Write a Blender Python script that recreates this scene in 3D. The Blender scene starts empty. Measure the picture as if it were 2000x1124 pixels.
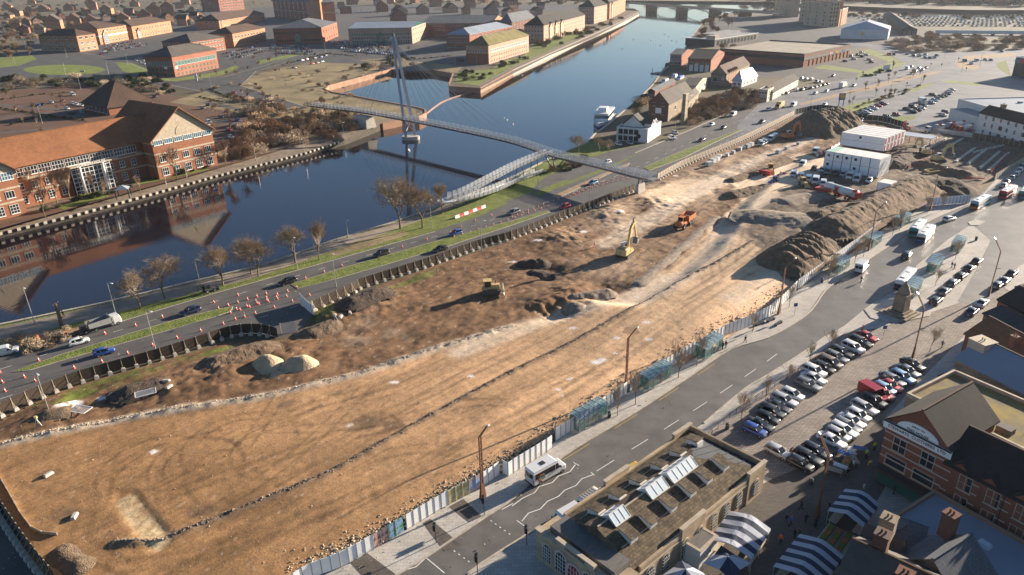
import bpy,bmesh,math,random
import numpy as np
from mathutils import Vector,Matrix,noise
from mathutils.geometry import delaunay_2d_cdt
R=math.radians
rnd=random.Random(7)
SC=bpy.context.scene
COL=SC.collection
# ---------------------------------------------------------------- camera
CAM_H=70.0; PITCH=R(24.1); ROLL=R(-1.37); FPX=1400.0  # focal length in pixels of a 2000 px wide picture
_f=np.array([0,math.cos(PITCH),-math.sin(PITCH)]); _r0=np.array([1.0,0,0]); _u0=np.array([0,math.sin(PITCH),math.cos(PITCH)])
_r=_r0*math.cos(ROLL)+_u0*math.sin(ROLL); _u=-_r0*math.sin(ROLL)+_u0*math.cos(ROLL); _C=np.array([0,0,CAM_H])
cd=bpy.data.cameras.new('camera'); cam=bpy.data.objects.new('camera',cd); COL.objects.link(cam)
cd.sensor_width=36; cd.lens=FPX/2000*36; cd.clip_end=12000; cd.clip_start=1
mw=Matrix.Identity(4)
for i in range(3):
 mw[i][0]=_r[i]; mw[i][1]=_u[i]; mw[i][2]=-_f[i]; mw[i][3]=_C[i]
cam.matrix_world=mw; SC.camera=cam
# ---------------------------------------------------------------- sky, sun, exposure
SUN_AZ=33.2; SUN_EL=13.5
w=bpy.data.worlds.new('World'); SC.world=w; w.use_nodes=True
nt=w.node_tree; bg=nt.nodes['Background']
sky=nt.nodes.new('ShaderNodeTexSky'); sky.sky_type='NISHITA'; sky.sun_disc=False
sky.sun_elevation=R(SUN_EL); sky.sun_rotation=R(90-SUN_AZ); sky.air_density=1.0; sky.dust_density=0.9; sky.ozone_density=4.0
nt.links.new(sky.outputs[0],bg.inputs[0]); bg.inputs[1].default_value=0.05
sl=bpy.data.lights.new('sun','SUN'); sl.energy=5.0; sl.angle=R(0.55); sl.color=(1.0,0.85,0.68)
so=bpy.data.objects.new('sun',sl); COL.objects.link(so)
sd=Vector((math.cos(R(SUN_AZ))*math.cos(R(SUN_EL)),math.sin(R(SUN_AZ))*math.cos(R(SUN_EL)),math.sin(R(SUN_EL))))
so.rotation_euler=sd.to_track_quat('Z','Y').to_euler(); so.location=(0,0,200)
SC.view_settings.view_transform='Standard'; SC.view_settings.look='None'; SC.view_settings.exposure=1.58; SC.view_settings.gamma=1
# ---------------------------------------------------------------- ground points
def P(px,py,z=0.0):
 d=_f+_r*(px-1000)/FPX-_u*(py-562)/FPX
 t=(z-CAM_H)/d[2]
 p=_C+t*d
 return Vector((float(p[0]),float(p[1]),z))
def I(p):
 d=np.array(p,float)-_C
 return 1000+FPX*d.dot(_r)/d.dot(_f),562-FPX*d.dot(_u)/d.dot(_f)
def tall(base,ytop):  # height of a vertical that stands on photo point base and ends at row ytop
 g=P(*base); lo,hi=0,68
 for _ in range(30):
  m=(lo+hi)/2
  if I((g.x,g.y,m))[1]>ytop:lo=m
  else:hi=m
 return lo
def PL(pts,z=0):return[P(a,b,z)for a,b in pts]
# ---------------------------------------------------------------- materials
MT={}
def mat(name,col,rough=.85,var=.18,scale=.6,bump=.0,metal=0,spec=.4,col2=None,stretch=None,detail=4,coord='Object',alpha=None,bdist=.05,lo=.35,hi=.65):
 if name in MT:return MT[name]
 m=bpy.data.materials.new(name); m.use_nodes=True; MT[name]=m
 n=m.node_tree.nodes; l=m.node_tree.links; b=n['Principled BSDF']
 b.inputs['Roughness'].default_value=rough; b.inputs['Metallic'].default_value=metal
 b.inputs['Specular IOR Level'].default_value=spec
 if alpha is not None:b.inputs['Alpha'].default_value=alpha
 c=list(col)+[1]
 if var>0 or col2 is not None:
  tc=n.new('ShaderNodeTexCoord'); mp=n.new('ShaderNodeMapping'); l.new(tc.outputs[coord],mp.inputs[0])
  mp.inputs['Scale'].default_value=stretch or(1,1,1)
  nz=n.new('ShaderNodeTexNoise'); nz.inputs['Scale'].default_value=scale; nz.inputs['Detail'].default_value=detail; nz.inputs['Roughness'].default_value=.62
  l.new(mp.outputs[0],nz.inputs[0])
  cr=n.new('ShaderNodeValToRGB'); l.new(nz.outputs[0],cr.inputs[0])
  cr.color_ramp.elements[0].position=lo; cr.color_ramp.elements[1].position=hi
  if col2 is None:
   cr.color_ramp.elements[0].color=[max(0,v*(1-var))for v in col]+[1]; cr.color_ramp.elements[1].color=[min(1,v*(1+var))for v in col]+[1]
  else:
   cr.color_ramp.elements[0].color=c; cr.color_ramp.elements[1].color=list(col2)+[1]
  l.new(cr.outputs[0],b.inputs['Base Color'])
  if bump>0:
   bp=n.new('ShaderNodeBump'); bp.inputs['Strength'].default_value=bump; bp.inputs['Distance'].default_value=bdist
   nb=n.new('ShaderNodeTexNoise'); nb.inputs['Scale'].default_value=scale*6; nb.inputs['Detail'].default_value=5; l.new(mp.outputs[0],nb.inputs[0])
   l.new(nb.outputs[0],bp.inputs['Height']); l.new(bp.outputs[0],b.inputs['Normal'])
 else:b.inputs['Base Color'].default_value=c
 return m
def brickmat(name,c1,c2,mortar,bw=.45,bh=.15,rough=.9,spread=.5,axis='wall',ms=.02,patch=.25,pscale=.12,bump=.3):
 """courses of bricks, stones or tiles; axis 'wall' runs courses up local z, 'flat' lays them over local xy"""
 if name in MT:return MT[name]
 m=bpy.data.materials.new(name); m.use_nodes=True; MT[name]=m
 n=m.node_tree.nodes; l=m.node_tree.links; b=n['Principled BSDF']; b.inputs['Roughness'].default_value=rough; b.inputs['Specular IOR Level'].default_value=.3
 tc=n.new('ShaderNodeTexCoord'); br=n.new('ShaderNodeTexBrick')
 if axis=='wall':
  sp=n.new('ShaderNodeSeparateXYZ'); cb=n.new('ShaderNodeCombineXYZ'); ad=n.new('ShaderNodeMath'); ad.operation='ADD'
  l.new(tc.outputs['Object'],sp.inputs[0]); l.new(sp.outputs[0],ad.inputs[0]); l.new(sp.outputs[1],ad.inputs[1])
  l.new(ad.outputs[0],cb.inputs[0]); l.new(sp.outputs[2],cb.inputs[1]); l.new(cb.outputs[0],br.inputs[0])
 else:l.new(tc.outputs['UV' if axis=='uv' else 'Object'],br.inputs[0])
 br.inputs['Color1'].default_value=list(c1)+[1]; br.inputs['Color2'].default_value=list(c2)+[1]; br.inputs['Mortar'].default_value=list(mortar)+[1]
 br.inputs['Scale'].default_value=1; br.inputs['Mortar Size'].default_value=ms; br.inputs['Brick Width'].default_value=bw; br.inputs['Row Height'].default_value=bh; br.inputs['Bias'].default_value=spread-.5
 nz=n.new('ShaderNodeTexNoise'); nz.inputs['Scale'].default_value=pscale; nz.inputs['Detail'].default_value=8; nz.inputs['Roughness'].default_value=.7; l.new(tc.outputs['Object'],nz.inputs[0])
 mr=n.new('ShaderNodeMapRange'); l.new(nz.outputs[0],mr.inputs[0]); mr.inputs['From Min'].default_value=.3; mr.inputs['From Max'].default_value=.7; mr.inputs['To Min'].default_value=1-patch; mr.inputs['To Max'].default_value=1+patch
 mx=n.new('ShaderNodeVectorMath'); mx.operation='SCALE'; l.new(br.outputs[0],mx.inputs[0]); l.new(mr.outputs[0],mx.inputs['Scale'])
 l.new(mx.outputs[0],b.inputs['Base Color'])
 if bump:
  bp=n.new('ShaderNodeBump'); bp.inputs['Strength'].default_value=bump; bp.inputs['Distance'].default_value=.03; bp.invert=True; l.new(br.outputs['Fac'],bp.inputs['Height']); l.new(bp.outputs[0],b.inputs['Normal'])
 return m
def glassmat(name,col,alpha=.35,rough=.05):
 m=mat(name,col,rough=rough,var=0,spec=.8,alpha=alpha); return m
 # ---------------------------------------------------------------- mesh builder
class MB:
 def __init__(s):s.v=[]; s.f=[]; s.m=[]; s.T=None
 def add(s,vs,fs,mi=0):
  k=len(s.v)
  if s.T is not None:vs=[s.T@Vector(q)for q in vs]
  s.v+=[tuple(q)for q in vs]
  for f in fs:s.f.append(tuple(k+i for i in f)); s.m.append(mi)
  return s
 def box(s,x0,y0,z0,x1,y1,z1,mi=0):
  return s.add([(x0,y0,z0),(x1,y0,z0),(x1,y1,z0),(x0,y1,z0),(x0,y0,z1),(x1,y0,z1),(x1,y1,z1),(x0,y1,z1)],
  [(0,3,2,1),(4,5,6,7),(0,1,5,4),(1,2,6,5),(2,3,7,6),(3,0,4,7)],mi)
 def taper(s,x0,y0,z0,x1,y1,z1,ins,mi=0,insy=None):
  iy=ins if insy is None else insy
  return s.add([(x0,y0,z0),(x1,y0,z0),(x1,y1,z0),(x0,y1,z0),(x0+ins,y0+iy,z1),(x1-ins,y0+iy,z1),(x1-ins,y1-iy,z1),(x0+ins,y1-iy,z1)],
  [(0,3,2,1),(4,5,6,7),(0,1,5,4),(1,2,6,5),(2,3,7,6),(3,0,4,7)],mi)
 def prism(s,poly,z0,z1,mi=0,cap=True):
  a=sum(poly[i][0]*poly[(i+1)%len(poly)][1]-poly[(i+1)%len(poly)][0]*poly[i][1]for i in range(len(poly)))
  if a<0:poly=poly[::-1]
  n=len(poly)
  fs=[(i,(i+1)%n,n+(i+1)%n,n+i)for i in range(n)]
  if cap:fs+=[tuple(range(n,2*n)),tuple(range(n-1,-1,-1))]
  return s.add([(q[0],q[1],z0)for q in poly]+[(q[0],q[1],z1)for q in poly],fs,mi)
 def side(s,poly,y0,y1,mi=0):  # outline in xz pushed along y
  a=sum(poly[i][0]*poly[(i+1)%len(poly)][1]-poly[(i+1)%len(poly)][0]*poly[i][1]for i in range(len(poly)))
  if a<0:poly=poly[::-1]
  n=len(poly)
  return s.add([(q[0],y0,q[1])for q in poly]+[(q[0],y1,q[1])for q in poly],
  [(i,(i+1)%n,n+(i+1)%n,n+i)for i in range(n)]+[tuple(range(n-1,-1,-1)),tuple(range(n,2*n))][::1],mi)
 def tube(s,a,b,r0,r1=None,n=6,mi=0,cap=True):
  a=Vector(a); b=Vector(b); r1=r0 if r1 is None else r1
  d=(b-a)
  if d.length<1e-6:return s
  d.normalize(); x=d.orthogonal().normalized(); y=d.cross(x)
  vs=[]
  for c,r in((a,r0),(b,r1)):
   for i in range(n):
    t=2*math.pi*i/n; vs.append(c+x*(r*math.cos(t))+y*(r*math.sin(t)))
  fs=[(i,(i+1)%n,n+(i+1)%n,n+i)for i in range(n)]
  if cap:fs+=[tuple(range(n-1,-1,-1)),tuple(range(n,2*n))]
  return s.add(vs,fs,mi)
 def bar(s,a,b,w_,h_,mi=0):  # rectangular bar between two points, width across, height up
  a=Vector(a); b=Vector(b); d=(b-a).normalized(); up=Vector((0,0,1))
  if abs(d.z)>.95:up=Vector((0,1,0))
  x=d.cross(up).normalized(); y=x.cross(d)
  vs=[]
  for c in(a,b):
   for i,j in((-1,-1),(1,-1),(1,1),(-1,1)):vs.append(c+x*(i*w_/2)+y*(j*h_/2))
  return s.add(vs,[(0,1,2,3),(7,6,5,4),(0,4,5,1),(1,5,6,2),(2,6,7,3),(3,7,4,0)],mi)
 def rings(s,rg,mi=0,cap0=True,cap1=True,closed=True):
  n=len(rg[0]); k=len(rg)
  fs=[]
  for j in range(k-1):
   for i in range(n if closed else n-1):
    i2=(i+1)%n; fs.append((j*n+i,j*n+i2,(j+1)*n+i2,(j+1)*n+i))
  if cap0:fs.append(tuple(range(n-1,-1,-1)))
  if cap1:fs.append(tuple((k-1)*n+i for i in range(n)))
  return s.add([q for r_ in rg for q in r_],fs,mi)
 def lathe(s,prof,n=12,c=(0,0),mi=0):
  return s.rings([[(c[0]+r_*math.cos(2*math.pi*i/n),c[1]+r_*math.sin(2*math.pi*i/n),z)for i in range(n)]for r_,z in prof],mi)
 def mesh(s,name,mats,smooth=False):
  me=bpy.data.meshes.new(name); me.from_pydata(s.v,[],s.f)
  for m in(mats if isinstance(mats,(list,tuple))else[mats]):me.materials.append(m if not isinstance(m,str)else MT[m])
  me.polygons.foreach_set('material_index',s.m)
  if smooth:me.polygons.foreach_set('use_smooth',[True]*len(s.f))
  me.update(); return me
 def build(s,name,mats,parent=None,smooth=False,loc=None,rz=0):
  o=bpy.data.objects.new(name,s.mesh(name,mats,smooth)); COL.objects.link(o)
  if parent is not None:o.parent=parent
  if loc is not None:o.location=loc
  if rz:o.rotation_euler.z=rz
  return o
def thing(name,label,cat,loc=(0,0,0),rz=0,group=None):
 o=bpy.data.objects.new(name,None); COL.objects.link(o); o.location=loc; o.rotation_euler=(0,0,rz); o.empty_display_size=.3
 return tag(o,label,cat,group)
def tag(o,label,cat,group=None):
 o['label']=label; o['category']=cat
 if group:o['group']=group
 elif 'group' in o:del o['group']
 return o
def struct(o):o['kind']='structure'; return o
def inst(name,me,parent=None,loc=(0,0,0),rz=0,sc=None):
 o=bpy.data.objects.new(name,me); COL.objects.link(o); o.location=loc; o.rotation_euler=(0,0,rz)
 if parent is not None:o.parent=parent
 if sc:o.scale=sc
 return o
def kids(o):
 return[c for c in KID.get(o.name,[])]
KID={}
def copy_tree(o,parent=None):
 c=o.copy(); COL.objects.link(c); c.parent=parent
 for ch in o.children:copy_tree(ch,c)
 return c
class Kit:  # a kind of thing: meshes of its parts, stamped out part by part
 def __init__(s,name):s.name=name; s.parts=[]
 def part(s,name,me,loc=(0,0,0),rz=0,sub=None,label=None):s.parts.append((name,me,loc,rz,sub,label)); return len(s.parts)-1
 def put(s,label,cat,loc,rz=0,group=None,swap=None,sc=None):
  r_=thing(s.name,label,cat,loc,rz,group); done=[]
  if sc:r_.scale=sc if not isinstance(sc,(int,float))else(sc,)*3
  for(n,me,l_,z_,sub,lb)in s.parts:
   o=inst(n,me,r_ if sub is None else done[sub],l_,z_); done.append(o)
   if lb:o['label']=lb
   if swap and n in swap:
    o.material_slots[0].link='OBJECT'; o.material_slots[0].material=swap[n]
  return r_
def ordw(i):
 W=['first','second','third','fourth','fifth','sixth','seventh','eighth','ninth','tenth','eleventh','twelfth','thirteenth','fourteenth','fifteenth','sixteenth','seventeenth','eighteenth','nineteenth','twentieth']
 if i<20:return W[i]
 T=['twenty','thirty','forty','fifty','sixty','seventy','eighty','ninety']
 a,b=divmod(i+1,10)
 return(T[a-2]+('' if b==0 else '-'+W[b-1]))if b else T[a-2][:-1]+'ieth'
def sheet(name,poly,z,m,kind=True):  # flat polygon lying on the ground
 n=len(poly)
 vs,es,fs,*_=delaunay_2d_cdt([Vector((p[0],p[1]))for p in poly],[],[list(range(n))],1,1e-4)
 mb=MB(); out=[]
 for f in fs:
  a=(vs[f[1]]-vs[f[0]]).cross(vs[f[2]]-vs[f[0]]); out.append(tuple(f)if a>0 else tuple(f[::-1]))
 mb.add([(v[0],v[1],z)for v in vs],out)
 o=mb.build(name,m)
 if kind:struct(o)
 return o
def strip(name,left,right,z,m):
 mb=MB(); n=len(left)
 mb.add([(p[0],p[1],z)for p in left]+[(p[0],p[1],z)for p in right],[(i,n+i,n+i+1,i+1)for i in range(n-1)])
 o=mb.build(name,m); struct(o); return o
def resample(pts,step):
 out=[Vector(pts[0])]; acc=0
 for a,b in zip(pts[:-1],pts[1:]):
  a=Vector(a); b=Vector(b); L=(b-a).length; t=step-acc
  while t<=L:out.append(a+(b-a)*(t/L)); t+=step
  acc=L-(t-step)
 return out
def offs(pts,d):
 out=[]
 for i,p in enumerate(pts):
  a=Vector(pts[max(0,i-1)]).to_2d(); b=Vector(pts[min(len(pts)-1,i+1)]).to_2d(); t=(b-a).normalized()
  out.append(Vector((p[0]-t.y*d,p[1]+t.x*d,p[2]if len(p)>2 else 0)))
 return out
def smoothpl(pts,n=4):
 P_=[Vector(p)for p in pts]; out=[]
 for i in range(len(P_)-1):
  p0=P_[max(0,i-1)]; p1=P_[i]; p2=P_[i+1]; p3=P_[min(len(P_)-1,i+2)]
  for k in range(n):
   t=k/n; out.append(.5*((2*p1)+(p2-p0)*t+(2*p0-5*p1+4*p2-p3)*t*t+(3*p1-p0-3*p2+p3)*t**3))
 out.append(P_[-1]); return out
 # ================================================================ numpy fields
def vn(x,y,s,seed=0):
 rs=np.random.RandomState(seed+11); T=rs.rand(256,256)
 x=x*s; y=y*s; i=np.floor(x).astype(int); j=np.floor(y).astype(int); fx=x-i; fy=y-j
 fx=fx*fx*(3-2*fx); fy=fy*fy*(3-2*fy); a=T[i&255,j&255]; b=T[(i+1)&255,j&255]; c=T[i&255,(j+1)&255]; d=T[(i+1)&255,(j+1)&255]
 return(a*(1-fx)+b*fx)*(1-fy)+(c*(1-fx)+d*fx)*fy
def fn(x,y,s,seed=0,o=4):
 r_=0; a=1; t=0
 for k in range(o):r_=r_+a*vn(x+k*17.3,y-k*9.1,s*2**k,seed+k); t+=a; a*=.55
 return r_/t
def inpoly(x,y,poly):
 r_=np.zeros(np.shape(x),bool); n=len(poly)
 for i in range(n):
  x0,y0=poly[i][0],poly[i][1]; x1,y1=poly[(i+1)%n][0],poly[(i+1)%n][1]
  if y0==y1:continue
  c=((y0>y)!=(y1>y))&(x<(x1-x0)*(y-y0)/(y1-y0)+x0); r_^=c
 return r_
def dline(x,y,pts):
 r_=np.full(np.shape(x),1e9)
 for a,b in zip(pts[:-1],pts[1:]):
  ax,ay=a[0],a[1]; dx,dy=b[0]-ax,b[1]-ay; L=dx*dx+dy*dy+1e-9
  t=np.clip(((x-ax)*dx+(y-ay)*dy)/L,0,1); r_=np.minimum(r_,np.hypot(x-ax-t*dx,y-ay-t*dy))
 return r_
def ss(a,b,v):t=np.clip((v-a)/(b-a),0,1); return t*t*(3-2*t)
# ================================================================ surface materials
mat('asphalt',(.085,.080,.075),col2=(.12,.112,.105),rough=.75,scale=.25,bump=.15,bdist=.02,detail=8)
mat('asphalt_worn',(.105,.097,.088),col2=(.165,.152,.136),rough=.52,scale=.2,bump=.15,bdist=.02,detail=8)
mat('asphalt_dark',(.06,.058,.056),col2=(.10,.095,.09),rough=.8,scale=.12,detail=8)
mat('asphalt_grey',(.125,.125,.13),col2=(.20,.20,.205),rough=.7,scale=.08,detail=8)
mat('earth_base',(.06,.05,.028),col2=(.14,.11,.06),rough=.95,scale=.02,detail=10)
mat('scrub_grass',(.15,.115,.055),col2=(.30,.23,.115),rough=.95,scale=.05,detail=12,bump=.6,bdist=.4)
mat('verge_grass',(.085,.115,.018),col2=(.19,.215,.04),rough=.95,scale=.45,detail=8,bump=.9,bdist=.25)
mat('lawn',(.10,.135,.02),col2=(.20,.23,.04),rough=.95,scale=.15,detail=10,bump=.4,bdist=.1)
mat('kerb',(.42,.37,.30),rough=.8,var=.2,scale=1)
mat('white_line',(.72,.70,.66),rough=.6,var=.15,scale=2)
mat('yellow_line',(.55,.36,.05),rough=.6,var=.2,scale=2)
mat('path',(.24,.185,.135),col2=(.36,.29,.22),rough=.85,scale=.3,detail=8)
mat('quay_paving',(.16,.125,.09),col2=(.25,.20,.15),rough=.85,scale=.4,detail=6)
brickmat('red_setts',(.165,.085,.05),(.125,.068,.042),(.09,.055,.04),.6,.3,axis='flat',bump=0,patch=.3,pscale=.03)
brickmat('paving',(.40,.37,.33),(.48,.45,.40),(.28,.26,.23),.9,.6,axis='flat',patch=.2,pscale=.08,bump=.2)
brickmat('setts',(.32,.28,.235),(.225,.192,.165),(.13,.11,.095),.75,.42,axis='flat',ms=.04,patch=.3,pscale=.12,bump=.5)
brickmat('setts_dark',(.105,.09,.078),(.135,.118,.10),(.07,.06,.055),.45,.25,axis='flat',patch=.2,bump=.2)
brickmat('quay_wall',(.36,.20,.13),(.30,.17,.11),(.28,.22,.17),1.0,.3,patch=.35,pscale=.2,bump=.2)
mat('gravel_line',(.30,.27,.23),col2=(.62,.56,.48),rough=.95,scale=5,bump=1,bdist=.2)
# water
def watermat():
 m=bpy.data.materials.new('river_water'); m.use_nodes=True; MT['river_water']=m
 n=m.node_tree.nodes; l=m.node_tree.links; b=n['Principled BSDF']
 b.inputs['Base Color'].default_value=(.013,.0105,.016,1); b.inputs['Roughness'].default_value=.045; b.inputs['IOR'].default_value=1.55; b.inputs['Specular IOR Level'].default_value=.75
 tc=n.new('ShaderNodeTexCoord'); mp=n.new('ShaderNodeMapping'); l.new(tc.outputs['Object'],mp.inputs[0]); mp.inputs['Scale'].default_value=(1,.6,1)
 a=n.new('ShaderNodeTexNoise'); a.inputs['Scale'].default_value=1.2; a.inputs['Detail'].default_value=4; l.new(mp.outputs[0],a.inputs[0])
 c=n.new('ShaderNodeTexNoise'); c.inputs['Scale'].default_value=.018; c.inputs['Detail'].default_value=5; c.inputs['Distortion'].default_value=1.5; l.new(tc.outputs['Object'],c.inputs[0])
 mr=n.new('ShaderNodeMapRange'); l.new(c.outputs[0],mr.inputs[0]); mr.inputs['From Min'].default_value=.42; mr.inputs['From Max'].default_value=.6; mr.inputs['To Min'].default_value=.02; mr.inputs['To Max'].default_value=.16
 bp=n.new('ShaderNodeBump'); bp.inputs['Distance'].default_value=.12; l.new(mr.outputs[0],bp.inputs['Strength']); l.new(a.outputs[0],bp.inputs['Height']); l.new(bp.outputs[0],b.inputs['Normal'])
watermat()
# ================================================================ base ground with the river cut out
WZ=-3.2
FAR_BANK=[(-500,582),(0,456),(150,419),(425,343),(500,324),(600,298),(682,271),(745,242),(782,234),(815,229),(829,222),(829,215),(810,210),(780,205),(740,198),(690,188),(648,181),(633,175),(640,168),(690,155),(772,133),(830,134),(886,144),(879,164),(880,169),(936,173),(1000,138),(1040,120),(1075,104),(1155,69),(1220,40),(1247,25),(1240,17),(1200,10),(1140,4),(1080,0)]
FARTHER=[(1500,4),(1600,10),(1750,16),(1900,20),(2060,20),(2300,20)]
FARTHER_B=[(2300,36),(2060,36),(1900,37),(1800,31),(1700,25),(1640,22),(1560,19),(1480,20),(1420,26)]
NEAR_BANK=[(1378,37),(1350,72),(1337,95),(1310,125),(1288,145),(1277,162),(1240,200),(1217,217),(1188,242),(1160,262),(1145,279),(1080,306),(1000,346),(900,386),(850,405),(775,432),(650,470),(505,520),(350,556),(200,592),(0,634),(-500,745)]
UPPER=[(-500,556),(0,428),(150,392),(330,346),(425,323),(520,297),(640,266),(700,249),(745,242)]
river=PL(UPPER)+PL(FAR_BANK[8:])+PL(FARTHER)+PL(FARTHER_B)+PL(NEAR_BANK)
outer=[Vector((-7000,-400,0)),Vector((7000,-400,0)),Vector((7000,11000,0)),Vector((-7000,11000,0))]
SITE=PL([(-260,1000),(-60,850),(0,826),(60,795),(130,762),(385,688),(440,672),(520,668),(560,665),(612,640),(620,608),(700,577),(832,526),(1000,471),(1175,403),(1243,374),(1282,354),(1375,311),(1470,268),(1553,228),(1600,220),(1650,222),(1675,236),(1715,238),(1775,254),(1850,262),(1905,275),(2010,282),(2010,290),(1985,322),(1935,352),(1905,376),(1840,380),(1790,396),(1740,432),(1700,468),(1600,535),(1500,608),(1400,672),(1330,712),(1290,720),(1230,760),(1130,818),(1085,845),(1020,878),(985,893),(930,920),(900,938),(840,970),(760,1020),(690,1060),(600,1115),(520,1170),(120,1230),(30,1020),(-20,940),(-200,960)])
def ground_with_hole():
 pts=[Vector((p.x,p.y))for p in outer]+[Vector((p.x,p.y))for p in river]
 n=len(river); es=[(0,1),(1,2),(2,3),(3,0)]+[(4+i,4+(i+1)%n)for i in range(n)]
 pts+=[Vector((p.x,p.y))for p in SITE]; k=len(SITE); es+=[(4+n+i,4+n+(i+1)%k)for i in range(k)]
 vs,e2,fs,*_=delaunay_2d_cdt(pts,es,[],0,1e-3)
 mb=MB(); out=[]
 for f in fs:
  c=(vs[f[0]]+vs[f[1]]+vs[f[2]])/3
  if inpoly(np.array([c.x]),np.array([c.y]),river)[0]or inpoly(np.array([c.x]),np.array([c.y]),SITE)[0]:continue
  a=(vs[f[1]]-vs[f[0]]).cross(vs[f[2]]-vs[f[0]]); out.append(tuple(f)if a>0 else tuple(f[::-1]))
 mb.add([(v.x,v.y,0)for v in vs],out); struct(mb.build('ground','earth_base'))
ground_with_hole()
mb=MB(); mb.add([(-3000,40,WZ),(7000,40,WZ),(7000,9000,WZ),(-3000,9000,WZ)],[(0,1,2,3)]); struct(mb.build('river_water','river_water'))
mb=MB(); mb.add([(-3000,40,WZ-1.5),(7000,40,WZ-1.5),(7000,9000,WZ-1.5),(-3000,9000,WZ-1.5)],[(0,1,2,3)]); struct(mb.build('river_bed','earth_base'))
def wall_line(name,pts,top,bot,th,m,label,cat):
 mb=MB(); q=offs(pts,th)
 for i in range(len(pts)-1):
  a,b,c,d=pts[i],pts[i+1],q[i+1],q[i]
  mb.add([(a.x,a.y,bot),(b.x,b.y,bot),(c.x,c.y,bot),(d.x,d.y,bot),(a.x,a.y,top),(b.x,b.y,top),(c.x,c.y,top),(d.x,d.y,top)],
  [(4,5,6,7),(0,4,5,1)[::-1],(2,6,7,3)[::-1],(1,2,6,5),(3,0,4,7)])
 o=mb.build(name,m); tag(o,label,cat); return o
fb=PL(FAR_BANK)
LOWER=[P(a,b,z)for a,b,z in((-500,582,-1.6),(0,456,-1.6),(150,419,-1.6),(300,378,-1.6),(425,343,-1.6),(500,324,-1.6),(600,298,-1.5),(672,274,-.9),(745,242,0))]
mb=MB(); up_=[P(a,b,.0)for a,b in UPPER]; mb.add(up_+LOWER,[(i,9+i,10+i,1+i)for i in range(8)]); struct(mb.build('promenade','quay_paving'))
wall_line('quay_wall',fb[7:27],.35,-4.5,-1.0,'quay_wall','long red brick quay wall round the far basin and riverside promenade','quay wall')
wall_line('river_wall',fb[26:32],.3,-4.5,-1.0,'kerb','grey stone river wall below the far apartment blocks','river wall')
mat('sheet_pile',(.075,.06,.045),col2=(.035,.03,.025),rough=.9,scale=.6)
wl_=MB()
for i in range(8):a,c=LOWER[i],LOWER[i+1]; wl_.add([(a.x,a.y,-4.5),(c.x,c.y,-4.5),(c.x,c.y,c.z),(a.x,a.y,a.z),(a.x-.4,a.y+.6,-4.5),(c.x-.4,c.y+.6,-4.5),(c.x-.4,c.y+.6,c.z-.03),(a.x-.4,a.y+.6,a.z-.03)],[(0,1,2,3),(3,2,6,7),(5,4,7,6)])
tag(wl_.build('sheet_pile_wall','sheet_pile'),'dark sheet pile wall under the brick office promenade','quay wall')
nb=PL(NEAR_BANK)
wall_line('river_edge_wall',nb[:-1],.25,-4.5,.8,'kerb','low stone edge wall along the near bank footpath','river wall')
# pale fender blocks standing along the near end of the promenade
kb=MB(); kb.box(-.5,-.45,-.55,.5,.3,.3)
kbm=kb.mesh('fender_block','kerb')
wl=resample(LOWER[1:8],2.55)
for i,p in enumerate(wl[:-1]):
 d=wl[i+1]-p
 o=inst('fender_block',kbm,None,(p.x,p.y,p.z),math.atan2(d.y,d.x)); tag(o,'pale concrete fender block in the row along the promenade edge above the dark river','fender block','fender blocks along the office promenade')
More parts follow.
